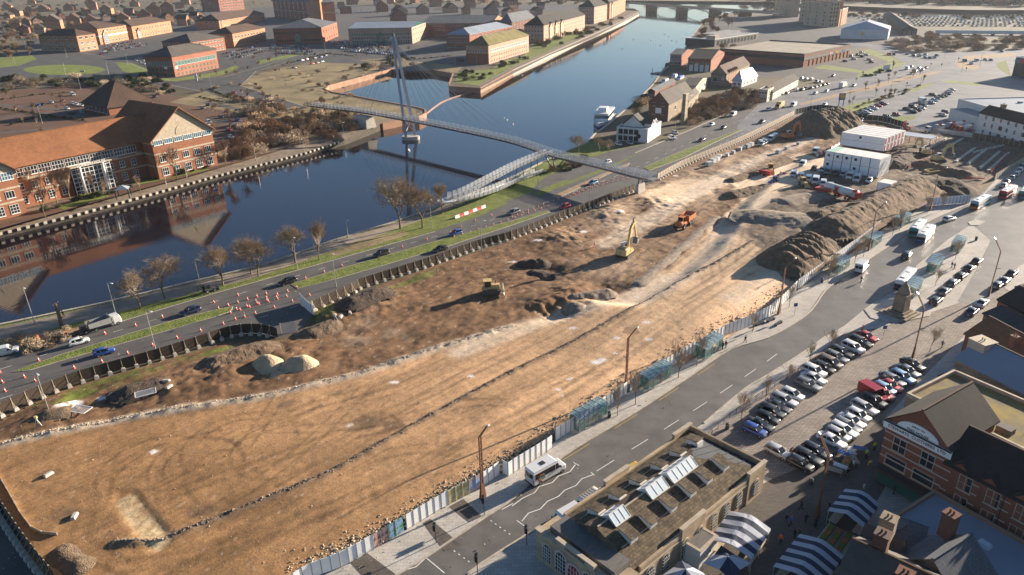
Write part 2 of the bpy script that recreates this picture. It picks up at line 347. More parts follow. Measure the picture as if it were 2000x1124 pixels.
 # ================================================================ flat land on the far bank
far_flats=[
('car_park_setts',[(-300,180),(0,178),(140,168),(330,185),(450,215),(600,250),(560,290),(420,330),(-300,530)],.010,'red_setts'),
('business_park',[(60,128),(190,92),(440,60),(640,48),(830,30),(980,20),(1040,85),(1030,118),(905,135),(800,140),(620,118),(440,145),(300,165)],.012,'asphalt_dark'),
('street_far',[(120,30),(620,10),(1180,10),(1130,20),(640,50),(430,62),(190,92)],.014,'asphalt_dark'),
('waste_ground',[(330,200),(520,140),(610,122),(760,128),(690,152),(640,166),(628,176),(648,184),(740,202),(812,214),(812,222),(700,244),(600,252),(450,218)],.014,'scrub_grass'),
('waste_ground',[(700,118),(780,112),(905,130),(892,143),(830,132),(772,131)],.016,'scrub_grass'),
('riverside_grass',[(893,142),(960,135),(1000,110),(1035,95),(1140,62),(1148,68),(1070,100),(1000,133),(938,168),(890,162)],.018,'lawn'),
('riverside_grass',[(1028,90),(1150,58),(1150,70),(1075,100),(1030,112)],.020,'verge_grass'),
('promenade',[(-300,500),(0,422),(140,388),(310,346),(420,318),(520,294),(640,264),(690,250),(740,235),(815,222),(828,216),(835,222),(745,243),(640,267),(425,324),(0,429),(-300,506)],.030,'quay_paving'),
('promenade',[(936,166),(1000,132),(1075,98),(1155,64),(1245,20),(1252,26),(1160,74),(1075,108),(940,176)],.024,'quay_paving'),
('lawn',[(0,405),(140,370),(230,350),(330,325),(400,308),(420,316),(310,344),(140,386),(0,420)],.034,'scrub_grass'),
('lawn',[(110,405),(200,378),(215,384),(125,410)],.040,'lawn'),
('lawn',[(260,358),(400,326),(410,332),(270,362)],.040,'lawn'),
('roundabout_road',[(-200,120),(0,118),(60,98),(75,80),(115,95),(240,118),(300,128),(300,160),(200,152),(60,152),(0,160),(-200,175)],.030,'asphalt_dark'),
('access_road',[(200,120),(250,122),(330,158),(440,150),(520,128),(620,95),(720,98),(720,106),(560,122),(500,140),(470,168),(600,210),(560,212),(400,180),(300,165)],.034,'asphalt_dark'),
('side_road',[(40,75),(60,72),(100,92),(70,106),(50,88)],.036,'asphalt_dark'),
('verge',[(-200,115),(20,112),(62,108),(72,116),(40,128),(-10,134),(-200,140)],.044,'lawn'),
('verge',[(225,122),(260,124),(300,140),(290,152),(240,140)],.044,'lawn'),
('verge',[(300,152),(345,154),(430,140),(460,128),(468,134),(430,148),(345,160),(280,155)],.046,'lawn'),
('verge',[(500,120),(590,102),(600,105),(505,126)],.046,'lawn'),
('bay_road',[(780,100),(905,88),(1040,88),(1020,112),(905,130),(790,118)],.040,'asphalt_dark'),
]
for n_,pp,z_,m_ in far_flats:sheet(n_,PL(pp),z_,m_)
E_=[(125+80*math.cos(t),137-10*math.sin(t))for t in[2*math.pi*i/36 for i in range(36)]]
sheet('roundabout_island',PL(E_),.10,'lawn')
# ---- right far side
for n_,pp,z_,m_ in[
('right_bank_land',[(1350,90),(1385,45),(1440,32),(1520,30),(1700,30),(2200,40),(2200,100),(1850,102),(1760,110),(1700,92),(1640,100),(1480,100)],.010,'asphalt_dark'),
('yard_ground',[(1690,33),(1760,35),(2200,42),(2200,66),(1830,62),(1720,55)],.014,'earth_base'),
('railway_verge',[(1800,72),(2200,74),(2200,95),(1990,98),(1850,104),(1740,92)],.016,'earth_base'),
('junction',[(1440,245),(1500,187),(1635,158),(1687,148),(1755,133),(1765,122),(1740,108),(1690,92),(1640,88),(1660,82),(1735,90),(1790,104),(1860,102),(2000,96),(2200,90),(2200,190),(1990,172),(1915,163),(1835,158),(1760,178),(1640,214),(1560,226),(1440,280)],.020,'asphalt_grey'),
('supermarket_car_park',[(1640,215),(1690,203),(1770,176),(1840,158),(1915,165),(2010,168),(2060,250),(1985,275),(1780,252),(1690,236)],.024,'asphalt_grey'),
('riverside_yard',[(1300,130),(1340,100),(1420,60),(1480,100),(1650,125),(1660,158),(1500,186),(1425,216),(1287,276),(1200,292),(1165,262),(1240,203)],.012,'earth_base'),
('retail_car_park',[(1400,100),(1560,132),(1660,108),(1745,122),(1690,150),(1640,160),(1560,150),(1450,150)],.016,'asphalt_dark'),
('verge',[(1588,132),(1612,127),(1690,139),(1740,122),(1772,124),(1745,134),(1690,148),(1668,154),(1680,143),(1600,135)],.028,'lawn'),
('verge',[(1700,96),(1760,120),(1735,122),(1685,100)],.030,'lawn'),
('verge',[(1636,214),(1660,205),(1710,193),(1735,190),(1700,205),(1680,217),(1672,222)],.034,'lawn'),
('verge',[(1770,178),(1815,163),(1825,164),(1785,180)],.034,'lawn'),
('verge',[(1840,158),(1870,158),(1915,164),(1910,168),(1850,162)],.034,'lawn'),
('verge',[(1735,236),(1755,226),(1785,226),(1790,232),(1765,238)],.034,'verge_grass'),
('verge',[(1945,125),(1965,118),(1975,150),(1950,135)],.034,'verge_grass')]:
 sheet(n_,PL(pp),z_,m_)
mat('median_earth',(.27,.175,.10),col2=(.36,.24,.14),rough=.95,scale=.3)
sheet('median_strip',PL([(1560,203),(1640,182),(1700,168),(1770,150),(1840,138),(1830,144),(1770,158),(1700,176),(1640,188),(1565,206)]),.03,'median_earth')
sheet('median_strip',PL([(1880,110),(1985,104),(1980,110),(1890,118)]),.03,'median_earth')
sheet('median_strip',PL([(1865,118),(1915,130),(1905,138),(1870,132)]),.03,'median_earth')
# ================================================================ near bank: verge, path, dual carriageway
RU=[(-400,790),(37,686),(225,630),(425,570),(500,552),(665,503),(750,481),(850,451),(930,425),(975,405),(1010,388),(1077,372),(1192,330),(1287,278),(1350,251),(1425,217),(1500,187),(1560,172)]
FENCE=[(-60,838),(0,812),(52,788),(125,757),(195,734),(312,701),(412,669),(455,658),(500,653),(545,661)]
FENCE2=[(590,590),(612,603),(685,573),(712,559),(832,521),(932,485),(1000,466),(1075,436),(1175,398),(1243,370)]
FENCE3=[(1284,352),(1330,326),(1375,307),(1440,280),(1500,251),(1553,224)]
RL=[(-400,985)]+FENCE+[(590,645),(612,603)]+FENCE2[2:]+FENCE3+[(1600,214)]
sheet('near_bank_grass',PL(NEAR_BANK[10:])+PL([(-500,815)]+RU[1:15]),.008,'verge_grass')
sheet('riverside_path',PL([(1000,348),(900,389),(850,408),(775,435),(650,473),(505,523),(350,559),(200,596),(0,640),(-400,735),(-400,765),(0,668),(200,618),(350,580),(505,541),(650,490),(775,448),(850,420),(900,400),(1000,358)]),.016,'path')
sheet('bare_earth',PL([(0,672),(60,650),(150,640),(230,618),(240,625),(150,652),(40,682),(0,692)]),.02,'median_earth')
sheet('bare_earth',PL([(640,497),(700,470),(790,452),(800,458),(720,483),(660,500)]),.02,'scrub_grass')
sheet('dual_carriageway',PL(RU)+PL(RL[::-1]),.012,'asphalt')
sheet('slip_road',PL([(985,395),(1037,376),(1057,350),(1110,326),(1190,296),(1250,284),(1290,272),(1287,280),(1192,325),(1090,362),(1060,378),(1010,398)]),.016,'asphalt')
def kerbed(name,pts,m,h=.12):
 q=PL(pts); mb=MB(); mb.prism([(p.x,p.y)for p in q],0,h); o=mb.build(name+'_kerb','kerb'); struct(o)
 c=sum(q,Vector())/len(q); n=len(q)
 ins=[]
 for i in range(n):
  a=(q[i]-q[i-1]).normalized(); b=(q[(i+1)%n]-q[i]).normalized(); t=(a+b).normalized(); ins.append(Vector((q[i].x,q[i].y,0))+Vector((-t.y,t.x,0))*.18)
 area=sum(q[i].x*q[(i+1)%n].y-q[(i+1)%n].x*q[i].y for i in range(n))
 if area<0:ins=[Vector((2*q[i].x-v.x,2*q[i].y-v.y,0))for i,v in enumerate(ins)]
 sheet(name,ins,h+.012,m)
kerbed('median',[(22,728),(120,693),(225,661),(330,629),(420,606),(455,600),(452,609),(420,620),(330,646),(225,676),(120,706),(60,724)],'verge_grass')
kerbed('median',[(568,556),(660,527),(750,501),(875,465),(1000,432),(1070,412),(1075,415),(1000,441),(875,482),(750,519),(660,545),(582,565)],'verge_grass')
kerbed('median',[(1257,328),(1325,298),(1375,280),(1445,253),(1450,254),(1390,282),(1338,308),(1268,334)],'verge_grass')
kerbed('traffic_island',[(1077,385),(1192,334),(1230,318),(1228,323),(1192,339),(1090,388)],'median_earth')
sheet('verge',PL([(1035,380),(1090,356),(1115,350),(1095,364),(1060,382)]),.03,'verge_grass')
sheet('verge',PL([(1000,372),(1040,352),(1070,340),(1060,352),(1020,372),(1005,380)]),.03,'verge_grass')
def line_run(pts,wd,m='white_line',z=.03,dash=None):
 q=PL(pts)if not isinstance(pts[0],Vector)else pts
 mb=MB()
 if dash:s=resample(q,dash[0]+dash[1]); segs=[[p,p+(s[min(i+1,len(s)-1)]-p).normalized()*dash[0]]for i,p in enumerate(s[:-1])]
 else:segs=[q]
 for g in segs:
  a=offs(g,wd/2); b=offs(g,-wd/2)
  for i in range(len(g)-1):mb.add([(a[i].x,a[i].y,z),(a[i+1].x,a[i+1].y,z),(b[i+1].x,b[i+1].y,z),(b[i].x,b[i].y,z)],[(0,3,2,1)])
 o=mb.build('road_marking',m); struct(o)
line_run([(0,722),(225,648),(425,588),(560,545),(750,490),(930,440),(1040,405)],.12,dash=(2,5))
line_run([(0,780),(125,738),(412,650),(560,605),(832,510),(1000,455),(1175,392)],.12,dash=(2,5))
line_run([(40,688),(225,632),(425,572),(665,505),(850,453)],.35,'kerb',z=.05)
line_run([(1060,398),(1220,338),(1370,268),(1500,212),(1620,182)],.14,dash=(3,5))
line_run([(1340,315),(1440,266),(1500,240),(1560,214)],.14,dash=(3,5))
line_run([(1240,300),(1350,254),(1425,220),(1500,190),(1635,161)],.8,'kerb',z=.14)
# ================================================================ construction site: a modelled, rutted surface
PLAT=PL([(985,655),(1060,628),(1150,588),(1230,592),(1320,540),(1400,462),(1440,400),(1500,350),(1560,318),(1660,300),(1700,330),(1780,400),(1690,470),(1500,604),(1400,668),(1290,715),(1200,770),(1100,780),(1020,720)])
LIGHT=PL([(-300,900),(0,862),(60,852),(130,838),(250,822),(350,808),(500,783),(600,757),(700,732),(800,700),(900,668),(1000,640),(1060,620),(1130,590),(1200,580),(1300,530),(1400,440),(1450,390),(1420,350),(1330,350),(1250,385),(1300,420),(1380,380),(1560,300),(1640,320),(1500,420),(1460,480),(1560,560),(1500,612),(1400,680),(1230,775),(1085,850),(930,930),(760,1025),(600,1120),(480,1200),(-200,1200)])
MID=PL([(1080,460),(1175,405),(1280,355),(1550,235),(1600,270),(1420,380),(1330,440),(1290,500),(1200,560),(1130,545),(1100,500)])
ORA=PL([(700,640),(760,600),(880,600),(900,640),(800,680),(640,720),(600,700)])
DARKX=PL([(1560,560),(1480,520),(1440,470),(1480,410),(1600,350),(1720,330),(1740,250),(2020,290),(1930,352),(1900,380),(1790,400),(1700,470)])
VERGE=PL([(60,800),(130,768),(385,690),(540,668),(420,700),(300,735),(190,770),(120,800)])
VERGE2=PL([(600,640),(640,600),(760,560),(850,528),(850,538),(760,572),(680,605),(640,640)])
RIDGES=[([(225,1065),(310,1062),(420,1020),(640,930),(870,800),(1000,730),(1170,650),(1320,570),(1400,530),(1470,488)],.55,.9),
([(-200,905),(0,874),(130,845),(250,820),(500,781),(700,735),(860,683),(1000,641)],.35,1.3)]
RID=[(PL(a),b,c)for a,b,c in RIDGES]
e0=P(0,870); e1=(P(1640,240)-e0).normalized(); e2=Vector((-e1.y,e1.x,0))
def s_of(a,b):return(P(a,b)-e0).dot(e1)
def site_h(x,y):
 x=np.asarray(x,float); y=np.asarray(y,float)
 s_=(x-e0.x)*e1.x+(y-e0.y)*e1.y; t_=(x-e0.x)*e2.x+(y-e0.y)*e2.y
 edge=dline(x,y,[(p.x,p.y)for p in SITE+[SITE[0]]]); lf=ss(0,4,edge)
 lm=np.where(inpoly(x,y,LIGHT),1.,0.)*ss(0,2,dline(x,y,LIGHT+[LIGHT[0]]))
 h=.15+.10*fn(x,y,.08,3)*2*lf+(1-lm)*lf*(.75*(fn(s_*.6,t_,.35,5,4)-.35)+.3*(vn(s_*.12,t_*1.1,1.,31)-.5))+lm*.05*(vn(s_*.06,t_,1.0,9)-.5)+lm*.12*(fn(x,y,.25,14,4)-.5)+.06*(vn(x,y,1.3,12)-.5)
 dp=dline(x,y,PLAT+[PLAT[0]]); pl_=np.where(inpoly(x,y,PLAT),1.,0.)
 h=h+pl_*2.0*ss(0,5.5+2*vn(x,y,.1,40),dp)*ss(s_of(1010,690),s_of(1330,570),s_)
 for pts,hh,wd in RID:
  d=dline(x,y,pts); h=h+hh*np.clip(1-d/wd,0,1)*(.5+.6*vn(x,y,.8,21))
 for(cx,cy,rx,hh)in[(1100,470,9,.9),(1120,450,6,-.7),(1190,420,8,.8),(700,602,7,1.1),(740,590,6,.9),(650,625,5,.8),(560,700,8,.7),(110,815,6,.9),(150,790,7,-.5),(330,760,7,.8),(440,735,8,.9),(1290,400,9,.8),(1075,535,5,-1.2),(1085,612,5,-1.3),(1060,600,5,1.0),(1120,580,7,1.2),(1180,570,6,-1.0)]:
  c=P(cx,cy); d=np.hypot(x-c.x,y-c.y)/rx; h=h+hh*np.exp(-d*d*1.3)*(.4+1.2*fn(x,y,.5,cx))
 for(cx,cy,wd)in[(265,1000,1.6)]:
  d=dline(x,y,PL([(245,975),(262,1000),(312,1062)])); h=h-.18*ss(2.2,1.2,d)
 return h*ss(-.1,.6,edge)
HG=[]
def hz(x,y):
 d=Vector((x-e0.x,y-e0.y,0)); a=(d.dot(e1)-HG[1])/HG[3]; b=(d.dot(e2)-HG[2])/HG[3]; i=int(a); j=int(b); H=HG[0]
 if i<0 or j<0 or i>=H.shape[0]-1 or j>=H.shape[1]-1:return 0.0
 a-=i; b-=j; return float((H[i,j]*(1-a)+H[i+1,j]*a)*(1-b)+(H[i,j+1]*(1-a)+H[i+1,j+1]*a)*b)+.02
def G(px,py):  # a point on the modelled site surface seen at (px,py)
 p=P(px,py);
 for _ in range(3):p=P(px,py,hz(p.x,p.y))
 return p
def site_mesh():
 ST=.42; S=[(p-e0).dot(e1)for p in SITE]; T=[(p-e0).dot(e2)for p in SITE]
 s_=np.arange(min(S),max(S),ST); t_=np.arange(min(T),max(T),ST); s2,t2=np.meshgrid(s_,t_,indexing='ij')
 x=e0.x+s2*e1.x+t2*e2.x; y=e0.y+s2*e1.y+t2*e2.y
 ins=inpoly(x,y,SITE); h=site_h(x,y); HG.extend([h,s_[0],t_[0],ST])
 wx=x+2.2*(fn(x,y,.18,51)-.5)*2; wy=y+2.2*(fn(x,y,.18,52)-.5)*2
 def soft(poly,wd=2.0):
  i=inpoly(wx,wy,poly); d=dline(wx,wy,list(poly)+[poly[0]]); return ss(-wd,wd,np.where(i,d,-d))
 L=soft(LIGHT,1.0); Mi=soft(MID,5); D=soft(DARKX,3); V=np.maximum(soft(VERGE,.8),soft(VERGE2,1.2))
 n1=fn(x,y,.06,61,5)[...,None]; n2=fn(s2*.12,t2,.9,62,4)[...,None]; n3=fn(x,y,.9,63,3)[...,None]
 c=lambda*a:np.array(a)
 soil=c(.10,.054,.028)*(1-n3*.8)+c(.32,.185,.095)*(n3*.8)
 mid=c(.25,.17,.105)*(1-n1)+c(.50,.36,.24)*n1
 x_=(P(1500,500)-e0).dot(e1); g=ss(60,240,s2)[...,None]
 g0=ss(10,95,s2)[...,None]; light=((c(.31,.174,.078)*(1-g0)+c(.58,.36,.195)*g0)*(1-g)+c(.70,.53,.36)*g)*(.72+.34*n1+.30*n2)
 dk=c(.085,.06,.042)*(1-n3)+c(.19,.14,.10)*n3  # dark excavation soil, its colour deepened for the shade lying over it
 k=np.clip(np.clip((n1[...,0]-.35)*2.2,0,1)*Mi+soft(ORA,4)*ss(.45,.62,fn(x,y,.12,66,4))*.8,0,1)
 col=soil*(1-k[...,None])+mid*k[...,None]
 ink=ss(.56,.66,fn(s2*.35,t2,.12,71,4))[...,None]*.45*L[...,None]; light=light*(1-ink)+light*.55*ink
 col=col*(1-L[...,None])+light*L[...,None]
 col=col*(1-D[...,None])+dk*D[...,None]
 gr=c(.13,.145,.03)*(.6+.8*n3); vv=(V*ss(.35,.55,fn(x,y,.25,77)))[...,None]; col=col*(1-vv)+gr*vv
 for pts,hh,wd in RID:
  d=dline(x,y,pts); m_=ss(wd*1.3,wd*.3,d)[...,None]*.8; tone=c(.17,.125,.085)if hh>.5 else c(.50,.42,.32); col=col*(1-m_)+tone*(.7+.6*n3)*m_
  # wheel tracks, curved and straight
 def track(pts,wd,k_,off=(-1.1,1.1)):
  nonlocal col
  q=smoothpl(PL(pts),6)
  for o_ in off:
   d=dline(x,y,offs(q,o_)); m_=(ss(wd,wd*.4,d)*np.clip(.35+1.3*(fn(x,y,.3,88)-.3),0,1))[...,None]; col=col*(1-m_*(1-k_))
 def ring(cx,cy,r_,k_,a0=0,a1=360,wd=.45):
  c_=P(cx,cy); nonlocal col
  a=np.degrees(np.arctan2(y-c_.y,x-c_.x))%360; d=np.abs(np.hypot(x-c_.x,y-c_.y)-r_); m_=(ss(wd,wd*.3,d)*((a>=a0)&(a<=a1))*np.clip(.3+1.5*(fn(x,y,.3,89)-.3),0,1))[...,None]; col=col*(1-m_*(1-k_))
 for(cx,cy,r_,k_)in[(400,905,6,.66),(400,905,8.2,.72),(470,870,7,.68),(470,870,9,.74),(350,930,9.5,.7),(430,910,3.6,.8),(545,880,7.5,.78),(300,915,8,.72),(300,915,5.8,.78),(510,905,11,.8),(790,800,4,.75),(1160,520,7,.72),(1110,505,5,.72),(1000,520,8,.7),(960,540,5,.7),(1330,560,8,.75),(1540,455,9,.7),(1430,570,7,.8)]:
  ring(cx,cy,r_,k_-.14,*((rnd.uniform(0,140),rnd.uniform(200,360))))
 for pts,k_ in[([(350,1090),(520,1040),(800,930),(1050,800),(1250,680),(1420,570)],.72),([(250,1110),(420,1080),(640,1000),(900,870),(1100,770),(1300,640)],.76),([(330,970),(560,890),(760,810),(980,700),(1150,620),(1300,545),(1420,440),(1500,390)],.75),([(500,830),(700,770),(900,700),(1060,640),(1200,590),(1330,520),(1440,420)],.78),([(1330,560),(1300,590),(1330,600),(1400,560),(1480,500),(1500,470)],.62),([(1400,560),(1390,480),(1420,420),(1450,400),(1440,470),(1425,530)],.66),([(1180,560),(1280,470),(1400,390),(1520,320),(1620,280)],.7),([(1060,500),(1180,470),(1290,420),(1400,350),(1480,310)],.72),([(900,560),(1040,530),(1120,560),(1060,590)],.65),([(60,940),(170,980),(160,1060),(260,1120)],.72),([(560,820),(620,790)],.55),([(700,830),(735,815),(770,832),(700,850)],.45),([(1400,600),(1500,540),(1600,480)],.8)]:
  track(pts,.6,k_-.08)
 for(cx,cy,rr)in[(725,826,3.4),(770,836,2.2),(690,842,1.6),(655,768,1.5),(390,1000,3),(560,793,1.8),(1235,655,2.2),(1060,560,3),(130,1010,3),(100,930,2)]:
  c_=P(cx,cy); m_=(ss(rr,rr*.5,np.hypot(x-c_.x,(y-c_.y)*1.3)+3.2*(fn(x,y,.7,cx)-.5))*.62)[...,None]; col=col*(1-m_)+c(.12,.08,.05)*m_
 rt=random.Random(5)
 for _ in range(26):
  x_,y_=rt.uniform(120,1300),rt.uniform(600,1060); q_=[(x_,y_)]; sx_,sy_=rt.uniform(40,110),-rt.uniform(12,45)
  for j in range(rt.randint(3,5)):sy_+=rt.uniform(-22,22); q_.append((q_[-1][0]+sx_,q_[-1][1]+sy_))
  track(q_,.42,rt.uniform(.62,.82))
 s3=fn(s2*.08,t2,1.6,91,3)[...,None]; n4=fn(x,y,.16,93,5)[...,None]; col=col*(.66+.22*s3+.46*n4)
 for pts,wd in(([(1240,600),(1320,560),(1390,500),(1440,430),(1500,400)],5),([(1180,480),(1280,425),(1400,352),(1500,305),(1600,268),(1680,235)],5),([(900,690),(1060,630),(1180,600),(1300,545)],4),([(1430,600),(1500,560),(1560,545)],4)):
  m_=(ss(wd,wd*.3,dline(x,y,smoothpl(PL(pts),4)))*(.35+.55*n2[...,0]))[...,None]; col=col*(1-m_)+c(.64,.52,.39)*m_
  # frost and standing water, pale rubble spots
 for(cx,cy,r_)in[(770,750,1.2),(918,738,.9),(300,886,.9),(1165,712,1.6),(1205,668,1.0),(1262,641,.9),(1175,708,1.3),(1118,647,1.1),(1202,696,.7),(1097,775,.7),(1090,765,.7),(1113,743,.6),(685,833,.8),(1244,582,.8),(1210,420,1.9),(1140,455,1.5),(150,790,1.6),(200,780,1.4),(120,800,1.4),(1320,345,1.3),(1000,515,1.2),(1265,672,.8),(1050,475,1.5),(420,725,1.1),(1455,328,1.2),(415,722,1.)]:
  c_=P(cx,cy); d=np.hypot(x-c_.x,(y-c_.y)*1.6)+1.2*(fn(x,y,.9,cx)-.5); m_=ss(r_,r_*.55,d)[...,None]; col=col*(1-m_)+c(.72,.66,.62)*m_
 m_=(ss(1.9,.9,dline(x,y,PL([(250,982),(262,1000),(312,1062)])))*np.clip(fn(x,y,1.2,95)*1.6-.2,0,1))[...,None]; col=col*(1-m_)+c(.62,.48,.28)*m_
 sp=((vn(x,y,2.2,97)>.93)*.5*(1-L*.4))[...,None]; col=col*(1-sp)+c(.55,.47,.38)*sp
 nx,ny=x.shape; idx=np.arange(nx*ny).reshape(nx,ny)
 okc=ins[:-1,:-1]|ins[1:,:-1]|ins[:-1,1:]|ins[1:,1:]
 q=np.stack([idx[:-1,:-1],idx[1:,:-1],idx[1:,1:],idx[:-1,1:]],-1)[okc]
 used=np.unique(q); rm=np.full(nx*ny,-1); rm[used]=np.arange(len(used)); q=rm[q]
 co=np.stack([x.ravel(),y.ravel(),(h+.02).ravel()],-1)[used]
 me=bpy.data.meshes.new('site_ground'); me.vertices.add(len(co)); me.vertices.foreach_set('co',co.ravel()); me.loops.add(q.size); me.loops.foreach_set('vertex_index',q.ravel().astype(np.int32)); me.polygons.add(len(q)); me.polygons.foreach_set('loop_start',np.arange(0,q.size,4,dtype=np.int32)); me.polygons.foreach_set('loop_total',np.full(len(q),4,dtype=np.int32)); me.update(calc_edges=True); me.validate()
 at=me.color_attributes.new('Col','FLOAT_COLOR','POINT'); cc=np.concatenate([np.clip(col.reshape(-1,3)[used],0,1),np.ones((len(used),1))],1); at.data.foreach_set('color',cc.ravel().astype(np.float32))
 m=bpy.data.materials.new('site_soil'); m.use_nodes=True; MT['site_soil']=m; n=m.node_tree.nodes; l=m.node_tree.links; b=n['Principled BSDF']; b.inputs['Roughness'].default_value=.92; b.inputs['Specular IOR Level'].default_value=.25
 a=n.new('ShaderNodeAttribute'); a.attribute_name='Col'; tc=n.new('ShaderNodeTexCoord'); nz=n.new('ShaderNodeTexNoise'); nz.inputs['Scale'].default_value=2.2; nz.inputs['Detail'].default_value=9; nz.inputs['Roughness'].default_value=.72; l.new(tc.outputs['Object'],nz.inputs[0])
 mp=n.new('ShaderNodeMapping'); mp.inputs['Rotation'].default_value=(0,0,-math.atan2(e1.y,e1.x)); l.new(tc.outputs['Object'],mp.inputs[0]); mp2=n.new('ShaderNodeMapping'); mp2.inputs['Scale'].default_value=(.07,1.8,1); l.new(mp.outputs[0],mp2.inputs[0])
 nz2=n.new('ShaderNodeTexNoise'); nz2.inputs['Scale'].default_value=1; nz2.inputs['Detail'].default_value=6; nz2.inputs['Roughness'].default_value=.65; l.new(mp2.outputs[0],nz2.inputs[0])
 ad=n.new('ShaderNodeMath'); ad.operation='MULTIPLY_ADD'; l.new(nz2.outputs[0],ad.inputs[0]); ad.inputs[1].default_value=.45; l.new(nz.outputs[0],ad.inputs[2])
 mr=n.new('ShaderNodeMapRange'); l.new(ad.outputs[0],mr.inputs[0]); mr.inputs['From Min'].default_value=.5; mr.inputs['From Max'].default_value=.95; mr.inputs['To Min'].default_value=.62; mr.inputs['To Max'].default_value=1.38
 sc=n.new('ShaderNodeVectorMath'); sc.operation='SCALE'; l.new(a.outputs['Color'],sc.inputs[0]); l.new(mr.outputs[0],sc.inputs['Scale']); l.new(sc.outputs[0],b.inputs['Base Color'])
 bp=n.new('ShaderNodeBump'); bp.inputs['Strength'].default_value=.55; bp.inputs['Distance'].default_value=.12; nb=n.new('ShaderNodeTexNoise'); nb.inputs['Scale'].default_value=3.5; nb.inputs['Detail'].default_value=8; nb.inputs['Roughness'].default_value=.7; l.new(tc.outputs['Object'],nb.inputs[0]); l.new(nb.outputs[0],bp.inputs['Height']); l.new(bp.outputs[0],b.inputs['Normal'])
 me.materials.append(m); o=bpy.data.objects.new('site_ground',me); COL.objects.link(o); struct(o)
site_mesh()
# ================================================================ kits: vehicles
def paint(name,c,rough=.28,metal=.15):
 m=mat('paint_'+name,c,rough=rough,var=0,metal=metal,spec=.6); m.node_tree.nodes['Principled BSDF'].inputs['Coat Weight'].default_value=.5; return m
PAINT={k:paint(k,v)for k,v in dict(white=(.72,.72,.70),silver=(.42,.43,.45),grey=(.16,.17,.18),black=(.012,.012,.014),blue=(.02,.07,.28),red=(.38,.015,.02),navy=(.012,.025,.07),bronze=(.19,.15,.12),teal=(.03,.26,.25),green=(.02,.10,.05),paleblue=(.25,.42,.58),orange=(.62,.16,.02),yellow=(.62,.38,.04)).items()}
mat('car_glass',(.012,.014,.017),rough=.06,var=0,spec=.8); mat('tyre',(.018,.018,.018),rough=.85,var=0); mat('alloy',(.45,.45,.46),rough=.35,var=0,metal=.7)
mat('lamp_clear',(.75,.75,.72),rough=.15,var=0,spec=.8); mat('lamp_red',(.35,.01,.01),rough=.2,var=0); mat('black_trim',(.02,.02,.022),rough=.6,var=0); mat('plate',(.75,.72,.5),rough=.5,var=0)
mat('white_panel',(.70,.70,.68),rough=.55,var=.08,scale=.6); mat('steel',(.36,.37,.38),rough=.45,var=.12,metal=.5,scale=2); mat('dark_steel',(.05,.055,.06),rough=.5,var=.1)
def ring_(x0,x1,hw,z,c=.35,n=3):  # rounded rectangle in plan, x0..x1, half width hw
 q=[]
 for cx,cy,a0 in((x1-c,hw-c,0),(x0+c,hw-c,90),(x0+c,-hw+c,180),(x1-c,-hw+c,270)):
  for k in range(n+1):a=R(a0+90*k/n); q.append((cx+c*math.cos(a),cy+c*math.sin(a),z))
 return q
def slope(r_,f):return[(x,y,f(x))for x,y,z in r_]
def wheel_mesh(rad,w_=.2):
 mb=MB(); n=14
 prof=[(rad*.55,-w_/2),(rad*.95,-w_/2),(rad,-w_/4),(rad,w_/4),(rad*.95,w_/2),(rad*.55,w_/2)]
 mb.rings([[(r_*math.cos(2*math.pi*i/n),y,r_*math.sin(2*math.pi*i/n))for i in range(n)]for r_,y in prof],0,False,False)
 rim=MB(); rim.tube((0,-w_*.4,0),(0,w_*.4,0),rad*.58,n=12)
 for k in range(5):a=2*math.pi*k/5; rim.bar((0,w_*.42,0),(rad*.5*math.cos(a),w_*.42,rad*.5*math.sin(a)),.05,.03)
 return mb.mesh('tyre','tyre'),rim.mesh('rim','alloy')
WH=wheel_mesh(.33); WHB=wheel_mesh(.5,.3); WHD=wheel_mesh(.85,.6)
